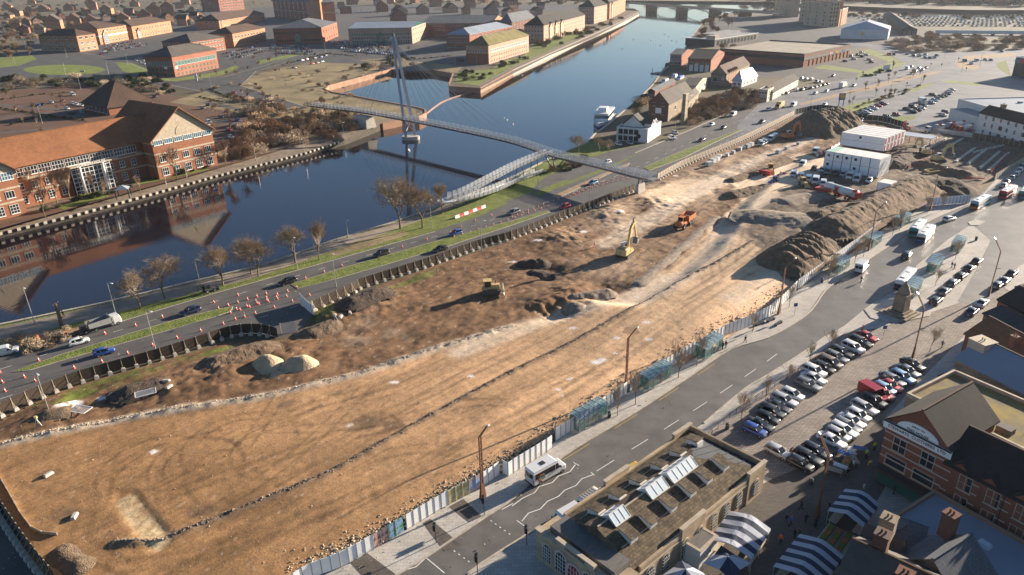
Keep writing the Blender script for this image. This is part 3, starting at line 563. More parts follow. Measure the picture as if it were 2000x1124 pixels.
def car_kit(name,L,W,belt,roof,xb,xf,rb,rf,hood,glass_h=True,wb=None,van=False,tw=.72):
 """side outline: tail at -L/2, nose at L/2; greenhouse base xb..xf, roof rb..rf; hood = height at the nose"""
 k=Kit(name); a,b=-L/2,L/2; hw=W/2
 zt=lambda x:belt if x<xf else belt-(belt-hood)*((x-xf)/(b-xf))**1.3
 mb=MB(); c=.32
 mb.rings([ring_(a+.15,b-.12,hw-.1,.2,c),ring_(a+.03,b-.03,hw-.01,.38,c),ring_(a,b,hw,.58,c),slope(ring_(a+.04,b-.05,hw-.02,0,c),lambda x:zt(x)-.08),slope(ring_(a+.12,b-.14,hw-.10,0,c),zt)])
 zr=roof; rw=hw*tw
 mb.rings([ring_(rb-.03,rf+.06,rw+.03,zr-.06,.22),ring_(rb+.04,rf-.06,rw-.06,zr,.22)])
 xm=(xb+xf)/2
 for y in(1,-1):
  for x0_,x1_ in((xm-.15,(rb+rf)/2-.1),)+(((xb+.35,rb+.25),)if L>3.9 else()):
   mb.bar((x0_,y*(hw-.115),belt-.02),(x1_,y*(rw+.012),zr-.05),.05,.09)
  mb.bar((xf-.02,y*(hw-.13),belt),(rf+.03,y*(rw),zr-.05),.06,.07); mb.bar((xb+.03,y*(hw-.13),belt),(rb,y*(rw),zr-.05),.06,.12)
  mb.box(xf-.35,y*hw-.09*(y<0)-.0,belt-.02,xf-.2,y*hw+.09*(y>0),belt+.12)
 k.part('body',mb.mesh('body','paint_silver',True))
 g=MB(); g.rings([ring_(xb,xf,hw-.12,belt-.06,.25),ring_(rb,rf,rw,zr-.05,.2)]); k.part('windows',g.mesh('windows','car_glass'))
 for y in(1,-1):
  h=MB(); h.rings([[(b-.30,y*(hw-.12),.58),(b-.02,y*(hw-.5),.56),(b-.02,y*(hw-.5),.70),(b-.34,y*(hw-.09),.74)],[(b-.26,y*(hw-.10)+.03*y,.58),(b+.015,y*(hw-.5),.56),(b+.015,y*(hw-.5),.70),(b-.30,y*(hw-.07)+.03*y,.74)]]); k.part('headlight',h.mesh('headlight','lamp_clear'))
  t=MB(); t.box(a-.02,y*(hw-.3)-.13,.68,a+.12,y*(hw-.3)+.13,.88); k.part('tail_light',t.mesh('tail_light','lamp_red'))
 t=MB(); t.box(a-.03,-.26,.42,a+.04,.26,.54); t.box(b-.04,-.26,.40,b+.02,.26,.50); k.part('number_plate',t.mesh('number_plate','plate'))
 t=MB(); t.box(b-.06,-hw*.55,.30,b+.01,hw*.55,.52); t.box(a+.2,-hw+.12,.17,b-.2,hw-.12,.3); k.part('grille',t.mesh('grille','black_trim'))
 wb=wb or L*.6
 for x in(-wb/2-.02,wb/2+.08):
  for y in(1,-1):
   i=k.part('wheel',WH[0],(x,y*(hw-.09),.33),0 if y>0 else math.pi); k.part('rim',WH[1],(0,0,0),0,i)
 return k
CARS={'hatchback':car_kit('parked_car',4.0,1.75,.92,1.47,-1.88,1.0,-1.65,.25,.72),
'saloon':car_kit('parked_car',4.65,1.8,.92,1.43,-1.75,1.0,-1.05,.2,.70),
'estate':car_kit('parked_car',4.7,1.82,.95,1.49,-2.2,1.0,-1.95,.2,.74),
'off-roader':car_kit('parked_car',4.5,1.88,1.05,1.68,-2.12,1.05,-1.92,.42,.88,tw=.78),
'people carrier':car_kit('parked_car',4.5,1.85,.98,1.66,-2.14,1.35,-1.98,.45,.78,tw=.78)}
# small far cars: one mesh each
def far_car():
 mb=MB(); mb.rings([ring_(-2.1,2.1,.87,.2,.3,1),ring_(-2.15,2.15,.88,.6,.3,1),ring_(-2.05,1.95,.82,.92,.3,1)],0); mb.rings([ring_(-1.8,.95,.78,.92,.2,1),ring_(-1.45,.25,.64,1.38,.2,1)],1); mb.rings([ring_(-1.47,.27,.65,1.38,.2,1),ring_(-1.4,.2,.6,1.46,.2,1)],0)
 for x in(-1.3,1.35):
  for y in(-.8,.8):mb.tube((x,y-.1,.32),(x,y+.1,.32),.32,n=8,mi=2)
 return mb
FARC={c:far_car().mesh('far_car',[PAINT[c],'car_glass','tyre'])for c in PAINT}
def van_kit(name,L,W,H,bonnet=1.0,windows=False,hood=1.0,beacon=False,stripe=None):
 k=Kit(name); a,b=-L/2,L/2; hw=W/2; nb=b-bonnet
 mb=MB(); c=.2
 mb.rings([ring_(a+.05,b-.1,hw-.06,.28,c),ring_(a,b,hw,.5,c),slope(ring_(a,b-.03,hw,0,c),lambda x:hood if x>nb-.1 else hood+.1),slope(ring_(a+.02,b-.25,hw-.03,0,c),lambda x:hood+.08 if x>nb-.1 else hood+.18)])
 mb.side([(a+.01,.9),(nb,.9),(nb-.0,hood+.12),(nb-.62,H-.08),(nb-.85,H),(a+.12,H),(a+.01,H-.12)],-hw+.05,hw-.05)
 mb.side([(a+.03,.9),(nb-.1,.9),(nb-.1,hood+.2),(nb-.65,H-.3),(a+.03,H-.3)],-hw+.005,hw-.005)
 k.part('body',mb.mesh('body','paint_white',False))
 g=MB(); ws=[(nb+.03,hood+.16),(nb-.54,H-.2)]
 g.add([(ws[0][0],-hw+.14,ws[0][1]),(ws[0][0],hw-.14,ws[0][1]),(ws[1][0]+.02,hw-.2,ws[1][1]),(ws[1][0]+.02,-hw+.2,ws[1][1])],[(0,1,2,3)]); k.part('windscreen',g.mesh('windscreen','car_glass'))
 for y in(1,-1):
  g=MB(); q=[(nb-.95,hood+.15),(nb-.2,hood+.15),(nb-.62,H-.38),(nb-.95,H-.38)]
  g.side(q,y*hw-.004,y*hw+.012*y)
  if windows:g.side([(a+.3,hood+.15),(nb-1.1,hood+.15),(nb-1.1,H-.4),(a+.3,H-.4)],y*hw-.004,y*hw+.012*y)
  k.part('side_window',g.mesh('side_window','car_glass'))
  g=MB(); g.box(b-.2,y*(hw-.28)-.16,.72,b+.01,y*(hw-.28)+.16,.92); k.part('headlight',g.mesh('headlight','lamp_clear'))
  g=MB(); g.box(a-.02,y*(hw-.12)-.07,.8,a+.05,y*(hw-.12)+.07,1.3); k.part('tail_light',g.mesh('tail_light','lamp_red'))
  g=MB(); g.box(nb-.2,y*hw-.2*(y<0),hood+.15,nb-.08,y*hw+.2*(y>0),hood+.45); k.part('mirror',g.mesh('mirror','black_trim'))
 g=MB(); g.box(a-.012,-hw+.22,hood+.25,a+.02,-.05,H-.45); g.box(a-.012,.05,hood+.25,a+.02,hw-.22,H-.45); k.part('rear_window',g.mesh('rear_window','car_glass'))
 g=MB(); g.box(b-.06,-hw*.6,.45,b+.01,hw*.6,.7); k.part('grille',g.mesh('grille','black_trim')); g=MB(); g.box(a-.03,-hw+.1,.3,a+.1,hw-.1,.48); k.part('bumper',g.mesh('bumper','black_trim'))
 if beacon:
  g=MB(); g.box(nb-1.3,-.5,H,nb-1.1,.5,H+.13); k.part('beacon_bar',g.mesh('beacon_bar','paint_orange'))
 for x in(a+L*.2,b-.85):
  for y in(1,-1):
   i=k.part('wheel',WH[0],(x,y*(hw-.09),.33),0 if y>0 else math.pi); k.part('rim',WH[1],(0,0,0),0,i)
 return k
VANS={'panel van':van_kit('panel_van',5.2,1.98,2.2),'small van':van_kit('small_van',4.4,1.8,1.85,1.0,hood=.95),'minibus':van_kit('minibus',6.0,2.0,2.55,1.05,windows=True,hood=1.1)}
def bus_kit(L=11.5,W=2.5,H=2.95):
 k=Kit('bus'); a,b=-L/2,L/2; hw=W/2; mb=MB()
 mb.rings([ring_(a,b,hw,.3,.28),ring_(a,b,hw,1.05,.28)]); mb.rings([ring_(a+.02,b-.02,hw-.02,2.05,.28),ring_(a+.02,b-.04,hw-.03,H-.18,.28),ring_(a+.12,b-.18,hw-.16,H,.28)])
 for i in range(8):
  x=a+.9+i*(L-1.4)/7.3
  for y in(1,-1):mb.box(x-.05,y*hw-.03,1.05,x+.05,y*hw+.0,2.06)
 k.part('body',mb.mesh('body','paint_white'))
 g=MB(); g.rings([ring_(a+.04,b-.03,hw-.035,1.0,.28),ring_(a+.06,b-.06,hw-.045,2.1,.28)],0,False,False); k.part('window_band',g.mesh('window_band','car_glass'))
 g=MB(); g.rings([ring_(a+.3,b-.9,hw-.45,H,.2),ring_(a+.4,b-1.1,hw-.55,H+.1,.2)]); g.box(-L*.3,-.5,H+.08,-L*.2,.5,H+.25); g.box(L*.1,-.45,H+.08,L*.2,.45,H+.2); k.part('roof_pod',g.mesh('roof_pod','white_panel'))
 g=MB(); g.rings([ring_(a-.015,a+1.6,hw+.012,.32,.28),ring_(a-.015,a+1.6,hw+.012,1.02,.28)]); k.part('tail_panel',g.mesh('tail_panel','paint_orange'))
 g=MB(); g.box(b-.05,-.7,2.2,b+.02,.7,2.55); k.part('destination_blind',g.mesh('destination_blind','black_trim'))
 for y in(1,-1):
  g=MB(); g.box(b-.08,y*(hw-.35)-.15,.55,b+.02,y*(hw-.35)+.15,.75); k.part('headlight',g.mesh('headlight','lamp_clear'))
  g=MB(); g.box(a-.03,y*(hw-.25)-.08,.7,a+.05,y*(hw-.25)+.08,1.1); k.part('tail_light',g.mesh('tail_light','lamp_red'))
 for x in(a+3.1,b-2.6):
  for y in(1,-1):
   i=k.part('wheel',WHB[0],(x,y*(hw-.12),.5),0 if y>0 else math.pi); k.part('rim',WHB[1],(0,0,0),0,i)
 return k
BUS=bus_kit()
def hdg(p,q):  # heading from photo point p to q on the ground
 a=P(*p); b=P(*q); return math.atan2(b.y-a.y,b.x-a.x)
def car(kind,col,px,py,toward,label,group=None,z=0.0,cat=None,name='parked_car'):
 p=P(px,py,z); h=toward if isinstance(toward,float)else hdg((px,py),toward)
 k=CARS.get(kind)or VANS[kind]; k.name=name if kind in CARS else k.name
 return k.put(label,cat or('car' if kind in CARS else 'van'),(p.x,p.y,z),h,group,{'body':PAINT[col]})
 # ================================================================ trees: bare winter crowns
mat('bark',(.13,.095,.062),col2=(.22,.165,.11),rough=.95,scale=2); mat('twig',(.28,.215,.15),col2=(.44,.34,.24),rough=.95,scale=.8); mat('twig_pale',(.30,.215,.14),rough=.95,var=.25,scale=.8)
mat('twig_rust',(.20,.125,.07),col2=(.34,.225,.135),rough=.95,scale=.4); mat('leaf_dark',(.022,.035,.014),col2=(.06,.075,.025),rough=.9,scale=.9); mat('leaf_olive',(.075,.085,.022),col2=(.15,.15,.05),rough=.9,scale=.9)
def bare_tree(seed,H=10,spread=.8,trunk=.16,levels=5,twig_w=.035,mats=('bark','twig'),upright=.25,nk=(3,4)):
 r_=random.Random(seed); T=MB(); Cn=MB()
 def grow(p,d,L,rad,lv):
  d=d.normalized(); q=p+d*L
  if lv>=levels-1:
   tgt=Cn
   x=d.orthogonal().normalized(); w_=max(rad,twig_w)
   for _ in range(2):
    tgt.add([p-x*w_,p+x*w_,q+x*w_*.3],[(0,1,2)]); x=d.cross(x)
  else:(T if lv<2 else Cn).tube(p,q,rad,rad*.68,n=5 if lv<2 else 3,cap=False)
  if lv<levels:
   n=r_.randint(*nk)if lv>0 else r_.randint(4,5)
   for i in range(n):
    ax=Vector((r_.gauss(0,1),r_.gauss(0,1),r_.gauss(0,.6))).normalized()
    nd=(d+ax*spread*(.75 if lv else.55)+Vector((0,0,upright)))
    s0=q-(q-p)*r_.uniform(0,.45 if lv else.15)
    grow(s0,nd,L*r_.uniform(.60,.86)if lv else L*r_.uniform(.95,1.35),rad*.62,lv+1)
 grow(Vector((0,0,0)),Vector((r_.uniform(-.05,.05),r_.uniform(-.05,.05),1)),H*.19,trunk,0)
 return T.mesh('trunk',mats[0],True),Cn.mesh('crown',mats[1]),max(v[2]for v in Cn.v)
def shrub_mesh(seed,rx=1.6,h=1.6,n=650,m='twig',sz=.16,upright=.5):
 r_=random.Random(seed); mb=MB()
 cl=[(r_.uniform(-.6,.6)*rx,r_.uniform(-.6,.6)*rx,r_.uniform(.25,.7)*h,r_.uniform(.35,.65))for _ in range(9)]
 for i in range(n):
  c=r_.choice(cl); a=Vector((r_.gauss(0,1),r_.gauss(0,1),r_.gauss(0,1))).normalized()*r_.uniform(.55,1)*c[3]
  p=Vector((c[0]+a.x*rx,c[1]+a.y*rx,max(.02,c[2]+a.z*h*.7)))
  d=Vector((r_.gauss(0,1),r_.gauss(0,1),r_.gauss(0,1)+upright*3)).normalized(); x=d.orthogonal().normalized(); s_=sz*r_.uniform(.6,1.6)
  mb.add([p-x*s_*.35,p+x*s_*.35,p+d*s_*1.6],[(0,1,2)])
 return mb.mesh('foliage',m)
BT=[bare_tree(s,10,1.15,.17,6,.011,upright=.16,nk=(3,5))for s in(1,2,5)]
UT=[bare_tree(s,10,.75,.14,6,.013,upright=.5,nk=(3,4))for s in(3,8)]
ST_=[bare_tree(s,7,.8,.07,5,.009,upright=.55,nk=(3,4))for s in(4,9)]
PT=[bare_tree(s,10,.8,.13,5,.022,mats=('bark','twig_pale'),upright=.5,nk=(3,4))for s in(13,18)]
RT=[bare_tree(s,8,.85,.15,5,.05,mats=('bark','twig_rust'),upright=.2,nk=(3,4))for s in(23,28)]
SH=[shrub_mesh(s,1.7,1.7,700,'twig')for s in(31,32)]; SHR=[shrub_mesh(s,1.8,1.8,700,'twig_rust')for s in(33,34)]
SHG=[shrub_mesh(s,1.6,1.6,800,'leaf_dark',.2,.1)for s in(35,36)]; SHO=[shrub_mesh(s,1.6,1.3,800,'leaf_olive',.2,.1)for s in(37,38)]
mat('rootstock',(.06,.045,.03),rough=.95,var=0); _sm=MB()
for a in range(5):_sm.tube((0,0,0),(.5*math.cos(a*1.26),.5*math.sin(a*1.26),.8),.06,.03,n=4)
STEM=_sm.mesh('stem','rootstock')
def tree(var,px,py,h,label,group=None,base=10.,name='bare_tree',z=0,rz=None):
 p=P(px,py,z); t=thing(name,label,'tree',(p.x,p.y,z),rnd.uniform(0,6.28)if rz is None else rz,group)
 s_=h/var[2]; t.scale=(s_,s_,s_); inst('trunk',var[0],t); inst('crown',var[1],t); return t
def shrub(me,px,py,s_,label,group,name='shrub',z=0,sz=None):
 p=P(px,py,z); t=thing(name,label,'shrub',(p.x,p.y,z),rnd.uniform(0,6.28),group); t.scale=(s_,s_,s_*(sz or 1)); inst('foliage',me,t); inst('stem',STEM,t); return t
 # ================================================================ cones, lamps, people
mat('cone_orange',(.72,.09,.03),rough=.5,var=.1,scale=3); mat('cone_white',(.8,.8,.78),rough=.5,var=0)
def cone_kit():
 k=Kit('traffic_cone'); b=MB(); b.taper(-.24,-.24,0,.24,.24,.06,.03); k.part('base',b.mesh('base','cone_orange'))
 c=MB(); c.lathe([(.17,.05),(.13,.3),(.085,.62),(.045,.95),(.03,.97)],10); k.part('cone',c.mesh('cone','cone_orange')); s_=MB(); s_.lathe([(.137,.32),(.09,.6)],10); k.part('reflective_sleeve',s_.mesh('reflective_sleeve','cone_white')); return k
CONE=cone_kit()
mat('galvanised',(.42,.42,.41),rough=.45,var=.1,metal=.5); mat('lamp_head',(.62,.63,.62),rough=.35,var=0)
def lamp_kit(h=9,arm=1.2,name='street_lamp'):
 k=Kit(name); m=MB(); m.tube((0,0,0),(0,0,1.3),.13,.12,8); m.tube((0,0,1.3),(0,0,h-.3),.085,.055,8); m.tube((0,0,h-.3),(arm*.5,0,h),.05,.045,6); m.tube((arm*.5,0,h),(arm,0,h+.03),.045,.04,6); k.part('pole',m.mesh('pole','galvanised'))
 g=MB(); g.rings([ring_(arm-.1,arm+.62,.15,h-.03,.1,2),ring_(arm-.05,arm+.58,.13,h+.1,.1,2)]); k.part('lamp_head',g.mesh('lamp_head','lamp_head')); return k
LAMP=lamp_kit(); LAMPT=lamp_kit(5.2,.25,'car_park_lamp')
mat('skin',(.45,.28,.20),rough=.6,var=0); mat('hair',(.05,.03,.02),rough=.8,var=0)
def cloth(n,c):return mat('cloth_'+n,c,rough=.9,var=.1,scale=3)
for n_,c_ in dict(black=(.02,.02,.023),navy=(.02,.03,.07),red=(.45,.03,.03),grey=(.14,.14,.15),orange=(.8,.16,.03),hivis=(.62,.75,.06),blue=(.04,.11,.38),brown=(.12,.08,.05),denim=(.06,.08,.14),white=(.6,.6,.6)).items():cloth(n_,c_)
def body_rings(spec,n=10):return[[(cx+rx*math.cos(2*math.pi*i/n),cy+ry*math.sin(2*math.pi*i/n),z)for i in range(n)]for cx,cy,rx,ry,z in spec]
def limb(mb,pts,rad,n=7):
 rg=[]
 for i,p in enumerate(pts):
  p=Vector(p); a=Vector(pts[max(0,i-1)]); b=Vector(pts[min(len(pts)-1,i+1)]); d=(b-a).normalized(); x=d.cross(Vector((0,1,0))).normalized()if abs(d.y)<.9 else Vector((1,0,0)); y=d.cross(x)
  rg.append([p+x*(rad[i]*math.cos(2*math.pi*k/n))+y*(rad[i]*math.sin(2*math.pi*k/n))for k in range(n)])
 mb.rings(rg)
def person_mesh(stride=.25,arm=.15,bend=0,h=1.74):
 b=MB(); t=MB(); l=MB(); hr=MB()
 lean=lambda z:math.sin(bend)*max(0,z-.9)
 # skin: head with a nose and ears, neck, hands with fingers -- one mesh
 hx=lean(1.6); hz_=.9+(1.62-.9)*math.cos(bend)
 b.rings(body_rings([(lean(1.42),0,.055,.055,hz_-.2),(hx,0,.052,.052,hz_-.09),(hx+.012,0,.075,.062,hz_-.07),(hx+.01,0,.098,.078,hz_),(hx,0,.095,.078,hz_+.06),(hx-.005,0,.06,.05,hz_+.115)]))
 b.add([(hx+.10,-.015,hz_-.02),(hx+.10,.015,hz_-.02),(hx+.135,0,hz_-.02),(hx+.10,0,hz_+.03)],[(0,2,3),(2,1,3),(0,1,2)])
 for y in(-1,1):b.box(hx-.02,y*.08-.008,hz_-.03,hx+.02,y*.08+.008,hz_+.025)
 hr.rings(body_rings([(hx-.028,0,.082,.083,hz_-.02),(hx-.022,0,.092,.088,hz_+.05),(hx-.01,0,.085,.075,hz_+.11),(hx-.01,0,.04,.035,hz_+.135)]))
 zs=lambda z:.9+(z-.9)*math.cos(bend)
 t.rings(body_rings([(0,0,.12,.165,.86),(lean(1.0),0,.115,.15,zs(1.0)),(lean(1.2),0,.125,.18,zs(1.2)),(lean(1.36),0,.115,.2,zs(1.36)),(lean(1.43),0,.085,.13,zs(1.43)),(lean(1.46),0,.06,.07,zs(1.46))],12))
 for y,s_ in((-1,1),(1,-1)):
  sh=(lean(1.38),y*.2,zs(1.38)); el=(lean(1.1)+s_*arm*.5,y*.25,zs(1.38)-.27); wr=(lean(1.1)+s_*arm+.07,y*.24,zs(1.38)-.52)
  limb(t,[sh,el,wr],[.06,.05,.036]); hand=(wr[0]+.02,wr[1],wr[2]-.08); limb(b,[wr,hand],[.030,.042])
  for i in range(4):limb(b,[(hand[0]+(-.027+.018*i),hand[1],hand[2]),(hand[0]+(-.02+.018*i)+.015,hand[1]*.98,hand[2]-.075+.006*abs(i-1.4))],[.011,.009],5)
  limb(b,[(hand[0]+.035,hand[1],hand[2]+.03),(hand[0]+.06,hand[1],hand[2]-.02)],[.012,.010],5)
  f=-s_*stride; hip=(0,y*.09,.9); kn=(f*.5+.04,y*.095,.48); an=(f,y*.095,.09)
  limb(l,[hip,kn,an],[.09,.063,.045],8); l.rings([ring_(f-.08,f+.18,.045,0,.04,1),ring_(f-.08,f+.17,.043,.06,.04,1),ring_(f-.07,f+.05,.038,.11,.035,1)].copy()if y==0 else[[(x_,y_+y*.095,z_)for x_,y_,z_ in q]for q in(ring_(f-.08,f+.18,.045,0,.04,1),ring_(f-.08,f+.17,.043,.06,.04,1),ring_(f-.07,f+.05,.038,.11,.035,1))])
 b.rings(body_rings([(0,0,.10,.145,.84),(lean(1.2),0,.105,.15,zs(1.2)),(lean(1.38),0,.09,.17,zs(1.38)),(lean(1.44),0,.05,.055,zs(1.44)),(hx,0,.05,.05,hz_-.05)]))
 for y,s_ in((-1,1),(1,-1)):
  limb(b,[(lean(1.38),y*.12,zs(1.36)),(lean(1.38),y*.2,zs(1.38)),(lean(1.1)+s_*arm*.5,y*.25,zs(1.38)-.27),(lean(1.1)+s_*arm+.07,y*.24,zs(1.38)-.52)],[.05,.045,.038,.028])
  f=-s_*stride; limb(b,[(0,y*.07,.92),(f*.5+.04,y*.095,.48),(f,y*.095,.06)],[.08,.052,.035])
 return b,t,l,hr
def one_skin(mb):  # the body parts fused into one continuous surface
 o=mb.build('skin_source','skin'); md=o.modifiers.new('remesh','REMESH'); md.mode='VOXEL'; md.voxel_size=.0115; md.use_smooth_shade=True
 dg=bpy.context.evaluated_depsgraph_get(); me=bpy.data.meshes.new_from_object(o.evaluated_get(dg)); bpy.data.objects.remove(o); me.name='person_body'
 bm=bmesh.new(); bm.from_mesh(me); bm.verts.ensure_lookup_table(); seen=set(); best=[]
 for v in bm.verts:
  if v in seen:continue
  st=[v]; seen.add(v); comp=[]
  while st:
   q=st.pop(); comp.append(q)
   for e in q.link_edges:
    w_=e.other_vert(q)
    if w_ not in seen:seen.add(w_); st.append(w_)
  if len(comp)>len(best):best=comp
 bs=set(best); bmesh.ops.delete(bm,geom=[v for v in bm.verts if v not in bs],context='VERTS'); bm.to_mesh(me); bm.free(); me.materials.clear(); me.materials.append(MT['skin']); return me
PM={}
for n_,a_ in dict(walk=(.28,.16,0),stand=(.04,.02,0),bend=(.15,.3,.6)).items():
 b_,t_,l_,h_=person_mesh(*a_); PM[n_]=(one_skin(b_),t_.mesh('jacket','cloth_black',True),l_.mesh('trousers','cloth_navy',True),h_.mesh('hair','hair',True))
def person(px,py,pose,top,legs,face,label,group=None,z=0.0,hair='hair',hat=None):
 p=P(px,py,z)if px is not None else Vector(py)
 t=thing('person',label,'person',(p.x,p.y,z),face if isinstance(face,float)else hdg((px,py),face),group)
 for n_,me,m_ in zip(('body','jacket','trousers','hat' if hat else 'hair'),PM[pose],(None,'cloth_'+top,'cloth_'+legs,hat)):
  o=inst(n_,me,t)
  if m_:o.material_slots[0].link='OBJECT'; o.material_slots[0].material=MT[m_]
 return t
def merged(me,items,name,label,grp,cat='shrubbery'):  # a mass nobody could count: one object
 V=[np.array([v.co[:]for v in m_.vertices])for m_ in me]; F=[np.array([p.vertices[:]for p in m_.polygons])for m_ in me]; vs=[]; fs=[]; k=0
 for j,(x,y,z,a,s_,sz)in enumerate(items):
  v=V[j%len(V)]; c,q=math.cos(a)*s_,math.sin(a)*s_; vs.append(np.stack([v[:,0]*c-v[:,1]*q+x,v[:,0]*q+v[:,1]*c+y,v[:,2]*s_*sz+z],-1)); fs.append(F[j%len(F)]+k); k+=len(v)
 o_=bpy.data.meshes.new(name); vs=np.concatenate(vs); fs=np.concatenate(fs); o_.vertices.add(len(vs)); o_.vertices.foreach_set('co',vs.ravel()); o_.loops.add(fs.size); o_.loops.foreach_set('vertex_index',fs.ravel().astype(np.int32)); o_.polygons.add(len(fs)); o_.polygons.foreach_set('loop_start',np.arange(0,fs.size,3,dtype=np.int32)); o_.polygons.foreach_set('loop_total',np.full(len(fs),3,dtype=np.int32))
 ms=[m_.materials[0]for m_ in me]; [o_.materials.append(m_)for m_ in ms]; mi=np.concatenate([np.full(len(F[j%len(F)]),j%len(F))for j in range(len(items))]); o_.update(calc_edges=True); o_.polygons.foreach_set('material_index',mi.astype(np.int32)); ob_=bpy.data.objects.new(name,o_); COL.objects.link(ob_); tag(ob_,label,cat); ob_['kind']='stuff'
 # ================================================================ buildings
brickmat('brick_orange',(.40,.17,.08),(.33,.14,.07),(.34,.24,.16),patch=.2,bump=0)
brickmat('brick_red',(.30,.095,.055),(.25,.08,.048),(.24,.15,.11),patch=.2,bump=0)
brickmat('brick_dark',(.17,.075,.05),(.14,.062,.045),(.15,.10,.08),patch=.2,bump=0)
brickmat('brick_pink',(.46,.27,.19),(.40,.23,.16),(.38,.28,.22),patch=.15,bump=0)
brickmat('brick_cream',(.46,.36,.25),(.42,.33,.23),(.38,.31,.23),patch=.15,bump=0)
brickmat('stone_rough',(.33,.26,.18),(.24,.185,.13),(.15,.12,.09),1.1,.45,patch=.35,pscale=.4,bump=.4)
brickmat('tile_brown',(.10,.06,.042),(.075,.048,.035),(.07,.05,.04),.5,.35,axis='flat',patch=.3)
brickmat('tile_slate',(.13,.14,.155),(.105,.115,.13),(.06,.065,.07),.6,.4,axis='flat',patch=.25,bump=.1)
brickmat('tile_grey',(.105,.093,.08),(.085,.076,.067),(.08,.07,.065),.6,.4,axis='flat',patch=.25,bump=.1)
brickmat('tile_dark',(.036,.032,.030),(.028,.025,.024),(.03,.025,.022),.6,.4,axis='flat',patch=.3,bump=.1)
brickmat('tile_orange',(.29,.125,.055),(.225,.10,.05),(.15,.07,.035),.7,.42,axis='flat',patch=.25,pscale=.08,bump=.4)
brickmat('tile_moss',(.20,.17,.06),(.165,.14,.055),(.10,.085,.04),.6,.4,axis='flat',patch=.35,bump=.1)
mat('render_white',(.66,.64,.60),rough=.8,var=.08,scale=.5,detail=8); mat('render_cream',(.50,.42,.31),rough=.85,var=.12,scale=.4,detail=8); mat('trim_white',(.68,.67,.64),rough=.6,var=.04)
mat('trim_stone',(.42,.35,.26),rough=.85,var=.15,scale=1); mat('flat_roof_tan',(.26,.225,.17),col2=(.36,.31,.24),rough=.9,scale=.1,detail=8); mat('flat_roof_grey',(.20,.20,.20),col2=(.30,.30,.30),rough=.8,scale=.12,detail=8)
mat('flat_roof_blue',(.22,.26,.31),col2=(.28,.32,.37),rough=.6,scale=.06,detail=4); mat('cladding_dark',(.04,.036,.034),rough=.6,var=.1); mat('cladding_white',(.6,.6,.59),rough=.5,var=.06,scale=.2)
mat('win_glass',(.02,.026,.034),rough=.08,var=0,spec=.9); mat('win_glass_pale',(.20,.24,.27),rough=.2,var=0,spec=.9); mat('glass_green',(.03,.12,.10),rough=.12,var=0,spec=.9); mat('glass_blue',(.10,.20,.27),rough=.12,var=0,spec=.9); mat('cladding_blue',(.30,.45,.50),rough=.5,var=.05); mat('pink_panel',(.50,.16,.22),rough=.6,var=.05)
WINC={}
def win_mesh(w_,h,frame='trim_white',glass='win_glass',nx=2,ny=1,d=.09,sill=True):
 key=(round(w_,2),round(h,2),frame,glass,nx,ny)
 if key in WINC:return WINC[key]
 f=MB(); t=.09 if w_<3 else.11  # local: x along wall, y outwards is negative, z up, origin at the middle of the sill
 f.box(-w_/2,-d,0,-w_/2+t,0,h); f.box(w_/2-t,-d,0,w_/2,0,h); f.box(-w_/2+t,-d,0,w_/2-t,0,t); f.box(-w_/2+t,-d,h-t,w_/2-t,0,h)
 for i in range(1,nx):x=-w_/2+w_*i/nx; f.box(x-t/2,-d+.01,t,x+t/2,0,h-t)
 for i in range(1,ny):z=h*i/ny; f.box(-w_/2+t,-d+.015,z-t*.4,w_/2-t,0,z+t*.4)
 if sill:f.box(-w_/2-.1,-d-.06,-.12,w_/2+.1,0,-.002)
 g=MB(); g.box(-w_/2+t*.9,-.045,t*.9,w_/2-t*.9,-.005,h-t*.9)
 WINC[key]=(f.mesh('window',frame),g.mesh('pane',glass)); return WINC[key]
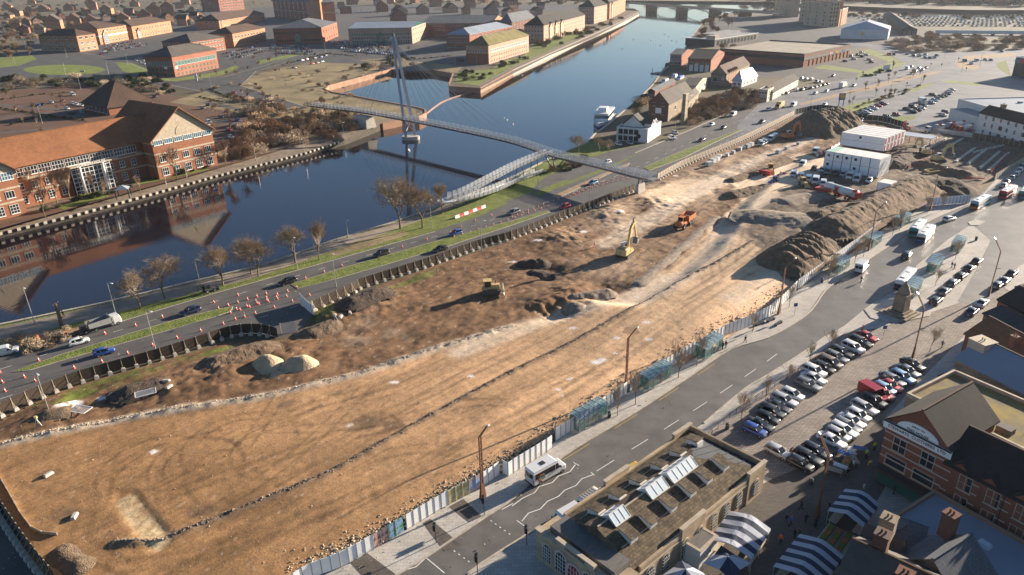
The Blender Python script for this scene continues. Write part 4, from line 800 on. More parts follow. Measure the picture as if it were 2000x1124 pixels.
class Bld:
 """box building with near corner N, left corner L, right corner R given as ground points; local x runs L->... along the N-L face reversed"""
 def __init__(s,name,label,N,L,Rr,h,wall,cat='building',group=None,ground=True):
  px=None if isinstance(L,Vector)else L[0]; N,L,Rr=[P(*q)if not isinstance(q,Vector)else q for q in(N,L,Rr)]
  s.far=px is not None; s.N=N; v=Rr-N; s.d=v.length; v.normalize(); u=L-N; s.w=abs(u.dot(Vector((-v.y,v.x,0))))or u.length
  if s.w<2:s.w=6
  if px:
   u_=Vector((-v.y,v.x,0)); u_=u_ if u_.dot(u)>0 else-u_; best=min((abs(I(N+u_*(k*.5))[0]-px),k*.5)for k in range(8,180)); s.w=min(max(best[1],s.w*.45),s.w*1.2)
  s.u=Vector((-v.y,v.x,0))if Vector((-v.y,v.x,0)).dot(u)>0 else Vector((v.y,-v.x,0)); s.v=v; s.h=h
  # local frame: origin N, local x along v (N->R face), local y along u (N->L)
  s.rz=math.atan2(v.y,v.x); s.root=thing(name,label,cat,N,s.rz,group); s.A=s.d; s.B=s.w*(1 if s.u.dot(Vector((-v.y,v.x,0)))>0 else-1)
  m=MB(); y0,y1=sorted((0,s.B)); s.y0,s.y1=y0,y1; m.box(0,y0,-.3,s.A,y1,h); s.wall=m.build('wall',wall,s.root)
 def roof(s,kind,hr,m,o=.5,inset=None,name='roof',gm=None,along=None,z=None):
  hr=hr*1.4 if s.far and hr and kind=='hip' else hr
  y0,y1,A,h=s.y0-o,s.y1+o,s.A,(s.h if z is None else z); x0,x1=-o,A+o; mb=MB(); along=along or('x' if A>=abs(s.B)else 'y')
  ym=(y0+y1)/2; xm=(x0+x1)/2; W_=y1-y0; Dx=x1-x0; th=.25
  if kind=='flat':
   p=.6 if hr is None else hr; mb.box(x0+o,y0+o,h,x1-o,y1-o,h+.12); r_=mb.build(name,m,s.root); pm=MB(); t=.35
   for bx in((-.05,s.y0-.05,A+.05,s.y0+t),(-.05,s.y1-t,A+.05,s.y1+.05),(-.05,s.y0+t,t,s.y1-t),(A-t,s.y0+t,A+.05,s.y1-t)):pm.box(bx[0],bx[1],h,bx[2],bx[3],h+p)
   pm.build('parapet',gm or 'trim_stone',s.root); return r_
  if kind=='hip':
   if along=='x':i_=min(W_/2,Dx/2-.01)if inset is None else inset; rg=[(x0+i_,ym),(x1-i_,ym)]
   else:i_=min(Dx/2,W_/2-.01)if inset is None else inset; rg=[(xm,y0+i_),(xm,y1-i_)]
  else:rg=[(x0,ym),(x1,ym)]if along=='x' else[(xm,y0),(xm,y1)]
  a,b=rg; vs=[(x0,y0,h),(x1,y0,h),(x1,y1,h),(x0,y1,h),(a[0],a[1],h+hr),(b[0],b[1],h+hr)]
  vs+=[(x,y,z_-th)for x,y,z_ in vs[:4]]
  if along=='x':fs=[(0,1,5,4),(2,3,4,5)]; ends=[(3,0,4),(1,2,5)]
  else:fs=[(3,0,4,5),(1,2,5,4)]; ends=[(0,1,4),(2,3,5)]
  mi=1 if kind=='gable' and gm else 0
  mb.add(vs,fs+[(6,7,1,0),(7,8,2,1),(8,9,3,2),(9,6,0,3),(9,8,7,6)]);
  if kind=='gable' and gm:
   for k_ in(0,1):
    g=MB(); tk=.2*(1-2*k_)
    if along=='x':q_=A*k_; g.rings([[(q_+d_,s.y0,h),(q_+d_,s.y1,h),(q_+d_,ym,h+hr*.97)]for d_ in(0,tk)])
    else:q_=(s.y0,s.y1)[k_]; g.rings([[(0,q_+d_,h),(A,q_+d_,h),(xm,q_+d_,h+hr*.97)]for d_ in(0,tk)])
    g.build('gable_wall',gm,s.root)
  else:mb.add(vs[:6],ends)
  r_=mb.build(name,m,s.root); rc=MB(); rc.bar(vs[4],vs[5],.3,.2);
  if kind=='hip':
   for i,e_ in((0,4),(3,4),(1,5),(2,5))if along=='x' else((0,4),(1,4),(3,5),(2,5)):rc.bar(vs[i],vs[e_],.22,.15)
  rc.build('ridge','tile_brown' if m!='tile_slate' else 'tile_slate',r_); return r_
 def place(s,side,t,z,me,name,parent=None,out=0):
  """t metres along the face from the near corner"""
  sg=1 if s.B>0 else-1
  if side=='R':loc=(t,-out*sg,z); rz=0 if sg>0 else math.pi
  elif side=='L':loc=(-out,t*sg,z); rz=-math.pi/2
  else:loc=(s.A+out,t*sg,z); rz=math.pi/2
  return inst(name,me,parent or s.root,loc,rz)
 def windows(s,side,rows,n,w_=1.3,h=1.5,z0=1.0,frame='trim_white',glass='win_glass',nx=2,ny=1,t0=None,t1=None,fh=None,pane=False):
  L_=s.A if side=='R' else abs(s.B); t0=L_*.04 if t0 is None else t0; t1=L_*.96 if t1 is None else t1; fh=fh or s.h/rows
  if s.far:kk=min(1.65,max(1,fh/3.2)); w_=min(w_*kk,(t1-t0)/n*.8); h*=kk; z0*=kk if rows>1 else 1
  f,g=win_mesh(w_,h,frame,glass,nx,ny)
  for r_ in range(rows):
   for i in range(n):
    o=s.place(side,t0+(t1-t0)*(i+.5)/n,z0+r_*fh,f,'window'); inst('pane',g,o)
 def band(s,z0,z1,m,name='band',out=.06,sides='RL'):
  mb=MB(); mb.box(-out,s.y0-out,z0,s.A+out,s.y1+out,z1); return mb.build(name,m,s.root)
 def chimney(s,t,u_,z,w_=.9,h=2,m='brick_red',parent=None):
  mb=MB(); y=u_*(1 if s.B>0 else-1); mb.box(t-w_/2,y-w_/2,z-1,t+w_/2,y+w_/2,z+h); mb.box(t-w_/2-.08,y-w_/2-.08,z+h,t+w_/2+.08,y+w_/2+.08,z+h+.15)
  for i in range(2):mb.tube((t-.2+.4*i,y,z+h+.15),(t-.2+.4*i,y,z+h+.6),.12,n=6)
  return mb.build('chimney',m,parent or s.root)
 def gablet(s,side,t,w_,h,z0,m,rm='tile_brown',out=.3,depth=4,glass=None,gm=None):
  """a gabled bay standing proud of a face"""
  sg=1 if s.B>0 else-1; b=MB(); zt=z0+h; pk=zt+w_*.42
  b.add([(-w_/2,-out,0),(w_/2,-out,0),(w_/2,-out,zt),(0,-out,pk),(-w_/2,-out,zt),(-w_/2,depth,0),(w_/2,depth,0),(w_/2,depth,zt),(0,depth,pk),(-w_/2,depth,zt)],[(0,1,2,3,4),(1,6,7,2),(5,0,4,9),(6,5,9,8,7)])
  o=s.place(side,t,0,b.mesh('gable_bay',m),'gable_bay'); r_=MB(); e_=.35
  for k in(-1,1):r_.rings([[(0,-out-e_,pk+.1),(k*(w_/2+e_),-out-e_,zt-e_*.75),(k*(w_/2+e_),-out-e_,zt-e_*.75+.2),(0,-out-e_,pk+.33)],[(0,depth,pk+.1),(k*(w_/2+e_),depth,zt-e_*.75),(k*(w_/2+e_),depth,zt-e_*.75+.2),(0,depth,pk+.33)]])
  inst('roof',r_.mesh('bay_roof',rm),o)
  if gm:
   g=MB()
   for k in(-1,1):g.bar((0,-out-e_-.03,pk+.15),(k*(w_/2+e_),-out-e_-.03,zt-e_*.75),.1,.4)
   inst('bargeboard',g.mesh('bargeboard',gm),o)
  if glass:
   g=MB(); g.box(-w_*.3,-out-.06,.4,w_*.3,-out-.005,zt*.97); inst('glazing',g.mesh('glazing',glass),o)
   g=MB()
   for i in range(4):g.box(-w_*.3+w_*.2*i-.05,-out-.12,.3,-w_*.3+w_*.2*i+.05,-out-.06,zt*.97)
   for i in range(5):g.box(-w_*.3,-out-.11,.4+zt*.2*i,w_*.3,-out-.06,.5+zt*.2*i)
   inst('glazing_bars',g.mesh('glazing_bars','trim_white'),o)
  return o
def H_(base,top):return tall(base,top)
# ---- business park and river apartments, far bank
b=Bld('office_block','brick office with pale stone stripes beside the roundabout',(157,102),(98,88),(193,97),tall((157,102),70),'brick_orange'); b.roof('hip',4,'tile_brown')
for z in(1.2,2.6,4.4,5.8,7.6):b.band(z,z+.35,'trim_stone','stone_stripe',.05)
b.windows('R',3,3,2.2,1.5,.9); b.windows('L',3,6,2.2,1.5,.9)
b=Bld('office_block','brown roofed brick office with a tall white framed gable and glazed entrance',(197,88),(172,70),(252,78),tall((197,88),57),'brick_orange'); b.roof('hip',4.5,'tile_brown'); b.gablet('R',12,11,9,1,'brick_orange',glass='glass_blue',gm='trim_white',out=1.2); b.windows('R',3,8,1.6,1.3,1); b.band(8.2,9.4,'trim_white','fascia',.05); b.windows('L',3,3,1.6,1.3,1)
b=Bld('office_block','brick office with a pink fronted gable entrance',(262,77),(250,62),(337,63),tall((262,77),52),'brick_orange'); b.roof('hip',4.5,'tile_brown'); b.gablet('R',13,8,7.5,1,'brick_orange',glass='pink_panel',gm='tile_brown',out=1.); b.windows('R',2,13,1.3,2,.8); b.windows('L',2,4,1.3,2,.8)
b=Bld('office_block','three storey red brick office with a green glass top floor and grey hipped roof',(343,151),(297,136),(428,133),tall((343,151),111),'brick_red'); b.roof('hip',4.2,'tile_grey',1.0); b.windows('R',2,11,1.7,1.7,.7,'glass_green','glass_green',fh=3.4); b.windows('L',2,7,1.7,1.7,.7,'glass_green','glass_green',fh=3.4)
b.windows('R',1,14,2.3,1.9,7.7,'cladding_blue','glass_green'); b.windows('L',1,10,2.0,1.9,7.7,'cladding_blue','glass_green')
for sd_,t_ in(('R',3),('L',7)):
 m_=MB(); m_.box(-1.4,-.14,0,1.4,-.10,1.6); b.place(sd_,t_,5.7,m_.mesh('sign_board','trim_white'),'sign_board')
b=Bld('office_block','green glazed brick office behind the red brick office, with grey hipped roof',(377,109),(338,95),(442,98),tall((377,109),82),'brick_red'); b.roof('hip',4,'tile_grey',.9); b.windows('R',3,10,1.6,1.5,.7,'trim_white','glass_green'); b.windows('L',3,7,1.6,1.5,.7,'trim_white','glass_green'); b.gablet('R',12,5,6.5,1,'glass_green','glass_green',.4)
b=Bld('office_block','brown roofed two storey brick office beside the busy car park',(458,94),(432,80),(521,80),tall((458,94),66),'brick_orange'); b.roof('hip',4,'tile_brown'); b.windows('R',2,10,1.6,1.4,1.1); b.windows('L',2,5,1.6,1.4,1.1); b.band(6.6,7.2,'trim_stone')
b=Bld('office_block','long orange brick office with a brown tiled roof and small round gable',(430,58),(404,47),(518,41),tall((430,58),41),'brick_orange'); b.roof('hip',5.5,'tile_brown'); b.gablet('R',9,6,8,.5,'brick_orange',out=.6,gm='trim_white'); b.windows('R',2,15,1.6,1.4,1.4); b.windows('L',2,5,1.6,1.4,1.4); b.band(3.4,3.8,'trim_stone','stone_stripe')
b=Bld('hotel_block','red brick hotel block with white window frames standing left of the long hotel',(430,23),(418,18),(478,19),tall((430,23),-4),'brick_red'); b.roof('hip',4,'tile_slate'); b.windows('R',5,9,2.0,1.8,1.2); b.windows('L',5,3,2,1.8,1.2)
b=Bld('hotel','long dark red brick hotel with rows of pale windows and a sunlit end tower',(537,34),(525,22),(622,44),tall((622,44),6),'brick_red'); b.roof('hip',5,'tile_slate'); b.windows('R',4,9,2.6,2.6,1.4,'trim_white','win_glass_pale'); b.band(12.8,13.4,'trim_stone','cornice')
b=Bld('hotel_tower','plain orange brick stair tower on the end of the long hotel',(629,44),(619,36),(642,41),tall((629,44),0),'brick_orange'); b.roof('hip',2,'tile_slate')
b.windows('L',4,1,1.2,1.5,2)
b=Bld('office_block','wide dark brick office with blue slate hipped roof behind the crowded car park',(631,84),(537,70),(661,71),tall((631,84),54),'brick_red'); b.roof('hip',5,'tile_slate'); b.windows('L',2,18,1.5,1.1,1.3,'brick_dark'); b.windows('R',2,6,1.5,1.1,1.3,'brick_dark'); b.gablet('L',26,6,6,.6,'glass_green',out=.8,gm='trim_white')
b=Bld('office_block','three storey buff office with pale blue roof and green glazing',(806,86),(683,76),(833,74),tall((806,86),54),'brick_pink'); b.roof('gable',4,'flat_roof_blue',.8,along='y',gm='glass_green')
b.windows('L',1,24,1.7,2.2,.5,'cladding_blue','glass_green'); b.windows('L',1,20,1.6,1.5,4.6,'trim_white','win_glass'); b.windows('L',1,24,1.7,1.4,8.4,'cladding_blue','glass_green'); b.windows('R',3,6,1.6,1.5,1.0,'trim_white','glass_green'); b.gablet('L',33,7,8.6,.5,'glass_green','glass_green',.5)
b=Bld('office_block','blue roofed brick office standing behind the moss roofed riverside office',(918,98),(873,92),(1000,78),tall((918,98),68),'brick_red'); b.roof('hip',3.5,'flat_roof_blue',.8); b.windows('L',3,6,1.6,1.2,1.2); b.windows('R',3,10,1.6,1.2,1.2)
b=Bld('office_block','three storey cream and pink office with a moss yellow hipped roof on the river corner',(955,126),(911,120),(1033,102),tall((955,126),89),'brick_pink'); b.roof('hip',4.5,'tile_moss',.8); b.windows('R',2,16,1.4,1.3,1.2,'brick_cream',fh=3.4); b.windows('R',1,20,2,1.3,8.6,'trim_white','win_glass_pale'); b.windows('L',2,4,1.2,1.1,1.2,'brick_red',fh=3.4); b.windows('L',1,8,2,1.3,8.6,'trim_white')
b.band(8.1,8.4,'trim_stone','stone_stripe')
m_=MB(); m_.box(-.05,b.y0-.02,-.2,.02,b.y1+.02,8.0); m_.m=[0]*6; o_=inst('red_gable_wall',m_.mesh('red_gable_wall','brick_red'),b.root,(-.06,0,0))
b=Bld('riverside_apartments','long cream and brick river apartments with three front gables and rooflights',(1062,84),(1024,78),(1142,58),tall((1062,84),50),'brick_pink'); b.roof('hip',6,'tile_dark',.6)
for t in(22,42,62):b.gablet('R',t,9,13,1,'brick_cream','tile_dark',.9)
b.windows('R',4,18,1.3,1.6,1.2); b.windows('L',4,6,1.3,1.6,1.2,'trim_white')
b=Bld('riverside_apartments','tall brick apartment block with slate hipped roof between the river apartments',(1160,47),(1130,40),(1185,40),tall((1160,47),14),'brick_pink'); b.roof('hip',6,'tile_dark',.5); b.windows('R',5,6,1.3,1.5,1.2); b.windows('L',5,6,1.3,1.5,1.2)
b=Bld('riverside_apartments','farthest riverside apartment block, orange brick with gabled front',(1190,38),(1168,32),(1221,22),tall((1190,38),7),'brick_orange'); b.roof('hip',6,'tile_dark',.5); b.gablet('R',22,10,16.5,1,'brick_cream','tile_dark',.9); b.windows('R',5,10,1.4,1.5,1.2); b.windows('L',5,5,1.4,1.5,1.2)
b=Bld('riverside_apartments','dark brick apartment terrace with long slate roof and gables behind the blue roofed office',(962,72),(826,56),(985,62),tall((962,72),45),'brick_red'); b.roof('gable',6,'tile_slate',.5,along='y',gm='brick_orange')
for t in(12,30,50,70,88):b.gablet('L',t,6,9.5,1,'brick_red','tile_slate',.7)
b.windows('L',3,20,1.3,1.5,1.2); b.windows('R',3,4,1.3,1.5,1.2)
b=Bld('riverside_apartments','slate roofed brick apartments between the blue roofed office and the river',(1000,72),(985,62),(1045,60),tall((1000,72),44),'brick_dark'); b.roof('hip',6,'tile_slate'); b.windows('R',3,7,1.3,1.5,1.2); b.windows('L',3,4,1.3,1.5,1.2)
# ---- small brick houses: name says house, each with its own roof, chimney and windows
HOUSES=[(8,18,30,'brick_orange','tile_brown',7),(22,30,34,'brick_orange','tile_dark',7),(78,22,40,'brick_orange','tile_brown',6),(96,60,52,'brick_orange','tile_grey',11),(136,48,44,'brick_orange','tile_brown',7),(130,20,44,'brick_orange','tile_brown',7),(168,46,40,'brick_orange','tile_brown',5),(175,18,36,'brick_orange','tile_brown',12),(202,28,44,'brick_orange','tile_brown',9),(232,42,44,'brick_orange','tile_brown',5),(275,38,50,'brick_orange','tile_brown',7),(298,32,50,'brick_orange','tile_brown',12),(322,36,36,'brick_orange','tile_dark',16),(745,22,70,'brick_red','tile_brown',8),(780,30,48,'brick_pink','tile_brown',6),(820,26,40,'brick_pink','tile_brown',6),(848,12,40,'brick_orange','tile_brown',14),(880,24,56,'brick_pink','tile_brown',6),(955,30,48,'brick_pink','tile_brown',7),(775,42,60,'brick_red','tile_brown',7),(915,14,50,'brick_orange','tile_brown',8),(1000,12,60,'brick_red','tile_brown',8),(690,8,70,'brick_red','tile_slate',9),(260,12,50,'brick_orange','tile_brown',7),(60,8,50,'brick_orange','tile_brown',7),(360,8,50,'brick_orange','tile_dark',8),(1090,2,60,'brick_red','tile_brown',9)]
for i,(x,y,wpx,wm,rm,h)in enumerate(HOUSES):
 nm=['far left hand house of the brick estate','slate dark roofed house at the estate edge','small brown roofed house behind the hedge','tall grey roofed house end beside the striped office','sunlit gabled house behind the striped office','house low in the trees of the upper estate','tiny gabled house behind the white gabled office','tall narrow gabled house among dark conifers','sharp gabled house behind the white gabled office','low gabled house left of the pink fronted office','long brown roofed house right of the low gable','tall twin gabled house above the car park','tallest brick house at the right end of the estate','red brick hall with white dormers in the far car park','hipped pink brick house behind the green glazed office','second hipped pink brick house near the slate terrace','cream and brick tower house by the far road','pink brick house beyond the slate terrace','twin gabled pink brick house above the slate terrace','brown roofed house right behind the pale blue roof','far brick house near the top edge of the picture','far red brick block near the river apartments','slate roofed block near the top edge','upper estate house with a long tiled roof','topmost house of the left estate','dark roofed house at the top of the estate','topmost red brick block above the river apartments'][i]
 a=P(x-wpx/2,y); c=P(x+wpx/2,y); wd=min((c-a).length,34); N=P(x-wpx*.12,y+2); ang=rnd.uniform(.15,.5); v=Vector((math.cos(ang),math.sin(ang),0)); u=Vector((-v.y,v.x,0))
 h=h*1.3; b=Bld('brick_house',nm,N,N+u*max(9,wd*.7),N+v*wd*.6,h,wm,'house'); b.roof('gable',max(4,wd*.24),rm,.4,gm=wm,along='y'); b.windows('R',max(1,int(h//3.4)),4,1.4,1.4,1.0); b.windows('L',max(1,int(h//3.4)),2,1.4,1.4,1.0)
 b.chimney(b.A*.5,abs(b.B)*.8,b.h+max(4,wd*.24)-.6,1.1,1.4,wm)
 # ---- right bank
mat('shed_roof',(.34,.37,.42),col2=(.42,.45,.50),rough=.45,scale=.1)
for i,(N,L,R_,h,wm,lb)in enumerate([((1560,42),(1540,30),(1592,47),27,'brick_cream','cream panelled apartment tower, leftmost of the front group'),((1597,50),(1580,38),(1612,52),26,'brick_orange','red brick stair bay between the cream apartment towers'),((1616,54),(1600,40),(1634,53),25,'brick_cream','cream apartment tower with a flat grey roof beside the car park'),((1637,52),(1628,42),(1652,46),17,'brick_orange','orange brick apartment wing on the right end'),((1510,30),(1495,22),(1540,34),27,'brick_cream','grey brown apartment tower at the left end')]):
 b=Bld('apartment_tower',lb,N,L,R_,h,wm); b.roof('flat',.8,'flat_roof_grey',gm='trim_stone'); b.windows('R',6,3,1.5,1.6,1.5,'cladding_dark'); b.windows('L',6,3,1.5,1.6,1.5,'cladding_dark')
b=Bld('storage_shed','pale blue grey shed with a scalloped roof and small yellow sign',(1733,78),(1640,62),(1737,70),tall((1733,78),58),'cladding_white'); b.roof('hip',4.5,'shed_roof',.2,inset=8)
m_=MB(); m_.box(-1.6,-.12,0,1.6,-.02,2.2); b.place('L',22,3.8,m_.mesh('sign_board','paint_yellow'),'sign_board')
b=Bld('workshop','narrow workshop with a ribbed grey sloping roof beside the vehicle yard',(1790,68),(1760,66),(1747,36),5,'cladding_dark'); b.roof('gable',3,'tile_grey',.3,gm='cladding_dark')
b.windows('L',1,3,1.5,1.4,1.2)
b=Bld('retail_building','wide retail hall with a tan flat roof and dark fascia above brick pillars',(1568,132),(1404,95),(1658,111),tall((1568,132),108),'brick_red'); b.roof('flat',.9,'flat_roof_tan',gm='cladding_dark'); b.band(4.6,7.0,'cladding_dark','fascia',.3)
for i in range(12):
 m_=MB(); m_.box(-.5,-.35,0,.5,-.01,4.5); b.place('R',3+i*(b.A-6)/11,0,m_.mesh('pillar','brick_orange'),'pillar')if i else None
for t,c_ in((.55,'pink_panel'),(.68,'paint_yellow'),(.84,'glass_blue')):
 m_=MB(); m_.box(-2.6,-.42,0,2.6,-.31,1.6); b.place('R',b.A*t,5,m_.mesh('sign_board',c_),'sign_board')
for i,(tx,ty)in enumerate(((.3,.2),(.5,.4),(.7,.3),(.25,.65),(.8,.6))):
 m_=MB(); m_.box(-1,-.7,0,1,.7,1.1); o_=inst('roof_vent',m_.mesh('roof_vent','galvanised'),b.root,(b.A*tx,b.B*ty,7.15))
b=Bld('leisure_building','low building with stepped white and grey flat roofs behind the retail hall',(1395,92),(1386,68),(1480,78),6,'cladding_dark'); b.roof('flat',.5,'flat_roof_grey',gm='trim_white'); b.windows('R',1,12,2.4,2.4,1,'cladding_dark')
m_=MB(); m_.box(b.A*.3,b.y0+b.w*.5,6.1,b.A*.9,b.y1-2,8.5); m_.build('upper_storey','flat_roof_grey',b.root); m_=MB(); m_.box(0,b.y0,6.1,7,b.y0+9,9.5); m_.build('corner_tower','render_cream',b.root)
b=Bld('shop_row','low row of trade units with a dark pitched roof and pale doors',(1508,196),(1482,182),(1558,168),4.2,'render_cream'); b.roof('gable',3,'tile_dark',.4,gm='render_cream'); b.windows('R',1,6,3.2,2.8,.2,'cladding_white','trim_white',1,1); b.windows('L',1,2,1.4,1.3,1.2)
b=Bld('stone_cottage','cream rendered block at the left end of the trade units',(1497,200),(1478,186),(1509,193),6.2,'render_cream'); b.roof('flat',.4,'flat_roof_grey'); b.windows('R',2,2,1.3,1.4,1); b.windows('L',2,3,1.3,1.4,1)
b=Bld('boat_club','red brick boat club with dark tiled roof by the river',(1387,141),(1342,129),(1413,125),tall((1387,141),116),'brick_red'); b.roof('gable',4,'tile_dark',.4,along='y',gm='brick_red'); b.windows('L',1,4,1.3,1.1,4.2); b.windows('L',1,4,1.6,2.6,.2,'trim_white','trim_white',1,1)
b=Bld('club_annexe','small brick annexe with a white balcony over the water',(1330,129),(1308,122),(1352,118),tall((1330,129),107),'brick_red'); b.roof('gable',2.2,'tile_slate',.4,along='y',gm='brick_red'); b.windows('L',2,3,1.8,2,.6)
m_=MB(); m_.box(-3.5,-1.8,3.0,3.5,-.02,3.15)
for x in range(-3,4):m_.box(x-.04,-1.8,3.15,x+.04,-1.72,4.1)
m_.box(-3.5,-1.82,4.1,3.5,-1.7,4.18); b.place('L',4.5,0,m_.mesh('balcony','trim_white'),'balcony')
b=Bld('stone_warehouse','stone warehouse with three arched dormers in its brown roof',(1417,168),(1388,158),(1462,146),tall((1417,168),146),'stone_rough'); b.roof('gable',5,'tile_brown',.4,gm='stone_rough'); b.windows('L',1,2,1.4,1.6,2.2)
for t in(7,12,17,22):b.gablet('R',t,2.6,6.2,1.2,'brick_orange','tile_orange',.1,3)
b=Bld('pavilion','small pavilion with a blue grey pyramid roof beside the stone warehouse',(1448,171),(1430,163),(1478,160),3.6,'render_white'); b.roof('hip',4,'shed_roof',.4); b.windows('R',1,4,1.4,1.2,1); b.windows('L',1,2,1.4,1.2,1)
b=Bld('stone_mill','old stone mill with dark brick river gable and slate roof beside the chimney stack',(1304,238),(1265,215),(1352,213),tall((1304,238),204),'stone_rough'); b.roof('gable',5.5,'tile_grey',.3,gm='brick_dark'); b.windows('L',1,2,1.1,1.3,3.0); b.windows('L',1,2,1.0,1.0,7.0); b.windows('R',1,2,1.2,1.2,4.2)
m_=MB(); m_.box(-1.5,-.14,0,1.5,-.02,2.6); b.place('L',5.0,3.6,m_.mesh('sign_board','trim_white'),'sign_board')
m_=MB(); m_.box(-.04,b.y0-.03,-.2,0,b.y1+.03,8.6); inst('brick_front',m_.mesh('brick_front','brick_dark'),b.root,(-.06,0,0))
t=thing('chimney_stack','tall flat stone chimney stack rising beside the old mill','chimney',P(1335,241),b.rz); m_=MB(); m_.taper(-2.2,-1.0,-.2,2.2,1.0,13.5,.5,insy=.25); m_.build('stack','stone_rough',t); m_=MB(); m_.box(-1.9,-.9,13.5,1.9,.9,13.9); m_.build('cap','trim_stone',t)
b=Bld('stone_annexe','low stone annexe with pale roof right of the chimney stack',(1343,222),(1330,215),(1363,203),tall((1343,222),198),'stone_rough'); b.roof('gable',2.5,'tile_grey',.3,gm='stone_rough'); b.windows('R',1,2,1,1.2,2)
b=Bld('mill_outhouse','flat blue grey roofed outhouse on the river side of the mill',(1278,200),(1268,190),(1318,178),6,'brick_dark'); b.roof('gable',1.2,'tile_slate',.3,gm='brick_dark'); b.windows('L',1,2,1.2,1.2,2)
b=Bld('store_building','cream block store with a red and white striped sloping roof',(1358,189),(1330,178),(1381,171),tall((1358,189),168),'render_cream'); b.roof('gable',1.8,'tile_grey',.3,along='y',gm='render_cream'); b.windows('R',1,2,1.2,1.2,2)
b=Bld('riverside_pub','white pub with black framed windows and gabled slate roof beside the road',(1264,280),(1203,266),(1290,263),tall((1264,280),254),'render_white','pub'); b.roof('flat',.3,'flat_roof_grey',gm='trim_white')
b.windows('L',2,4,3.0,2.0,.4,'cladding_dark','win_glass',2,1,t1=abs(b.B)*.95,t0=abs(b.B)*.28); b.gablet('L',abs(b.B)*.55,9,6.2,.6,'render_white','tile_grey',-3.5,9,gm='cladding_dark')
for t in(6,9):b.gablet('R',t,3,6.5,1,'render_white','tile_grey',.1,4,gm='trim_white')
m_=MB(); m_.tube((0,-.1,0),(0,0,0),1.0,n=20); m_2=b.place('L',4,2.6,m_.mesh('round_sign','cladding_dark'),'round_sign')
b=Bld('supermarket','large white supermarket with a flat blue grey roof by its car park',P(1872,195,8).xy.to_3d(),P(1915,165,8).xy.to_3d(),P(1985,227,8).xy.to_3d(),8,'cladding_white');
b.roof('flat',.5,'flat_roof_blue',gm='cladding_white')
m_=MB(); m_.box(8,-8,-.2,30,-.01,5.2); m_.box(7.8,-8.2,5.2,30.2,.1,5.5); m_.build('front_extension','cladding_white',b.root)
m_=MB(); m_.box(8.3,-7.9,5.5,29.7,-.2,5.56); m_.build('extension_roof','flat_roof_grey',b.root)
for x,y in((12,20),(30,14),(44,30)):
 m_=MB(); m_.box(x,y,7.6,x+1.6,y+1.6,8.8); m_.build('roof_vent','galvanised',b.root)
b=Bld('white_terrace','row of white rendered three storey houses with bay windows behind the site fence',(1904,262),(1903,240),(2110,322),9.0,'render_white','terrace'); b.roof('gable',3,'tile_dark',.3,along='x',gm='render_white'); b.windows('R',3,12,1.2,1.8,.9,fh=3.0); b.windows('L',2,2,1.2,1.6,1.4)
for t in(14,27,40):
 for z in(.6,3.8):
  m_=MB(); m_.prism([(-1.5,0),(-.9,-.9),(.9,-.9),(1.5,0)],0,2.6); o_=b.place('R',t,z,m_.mesh('bay_window','trim_white'),'bay_window'); g_=MB(); g_.prism([(-1.4,-.1),(-.85,-.94),(.85,-.94),(1.4,-.1)],.5,2.2); inst('pane',g_.mesh('pane','win_glass'),o_)
b.chimney(6,5,11,1.6,2.2,'stone_rough'); b.chimney(24,5,11,1.6,2.2,'stone_rough')
b=Bld('bingo_hall','dark brown building with a blue and red fascia at the right edge by the junction',(1976,148),(1968,118),(2100,165),11,'cladding_dark'); b.roof('flat',.6,'flat_roof_grey',gm='trim_white'); b.band(8,10.2,'glass_blue','fascia',.2);
m_=MB(); m_.box(-6,-.4,0,6,-.25,2); b.place('R',9,8.1,m_.mesh('sign_board','paint_red'),'sign_board')
# ================================================================ the long brick office on the far promenade
brickmat('brick_office',(.29,.105,.055),(.24,.088,.048),(.30,.18,.11),patch=.18,bump=.15)
A0=P(60,428); dirv=(P(405,318)-P(20,412)).normalized(); nrm=Vector((-dirv.y,dirv.x,0))
OB=thing('office_building','long brick office with orange tiled roof, white windows and stone gables on the promenade','office building',(0,0,0)); OB.location=P(52,405); OB.rotation_euler.z=math.atan2(dirv.y,dirv.x)
def ob(mb,name,m,par=None):return mb.build(name,m,par or OB)
OB.scale=(1,1,1.24); OLEN=44.0; OD=17.0; OE=11.4
m_=MB(); m_.box(-4,0,-.3,OLEN,OD,OE); ob(m_,'wall','brick_office')
def wing(x0,x1,y0,y1,e,pk,nm):  # gabled wing pushed toward the river
 xm=(x0+x1)/2; o=1.2; m_=MB(); m_.box(x0,y0,-.3,x1,y1,e-1.6); w_=ob(m_,'wing_wall','brick_office')
 m_=MB(); m_.box(x0-.1,y0-.1,e-1.6,x1+.1,y1,e); m_.side([(x0-.1,e),(x1+.1,e),(xm,pk)],y0-.1,y0+.4); ob(m_,'stone_gable','trim_stone',w_)
 r_=MB()
 for k in(-1,1):
  xa=xm; xb=x0-o if k<0 else x1+o; zb=e-(pk-e)*o/((x1-x0)/2)
  r_.rings([[(xa,y0-o,pk+.2),(xb,y0-o,zb+.2),(xb,y0-o,zb-.1),(xa,y0-o,pk-.1)],[(xa,y1,pk+.2),(xb,y1,zb+.2),(xb,y1,zb-.1),(xa,y1,pk-.1)]])
 ob(r_,'wing_roof','tile_orange',w_)
 ar=MB(); n_=14; ar.side([(xm+2.6*math.cos(math.pi*i/n_),e+.3+2.6*math.sin(math.pi*i/n_))for i in range(n_+1)],y0-.22,y0-.11); ob(ar,'arched_window','trim_stone',w_)
 return w_
W1=wing(43.5,68.5,-7,26,12.0,20.0,'right'); W2=wing(-26,-3,-8,24,12.0,20.0,'left')
m_=MB(); xa,xb=-6,54; ym=OD/2; pk=17.5; o=1.0
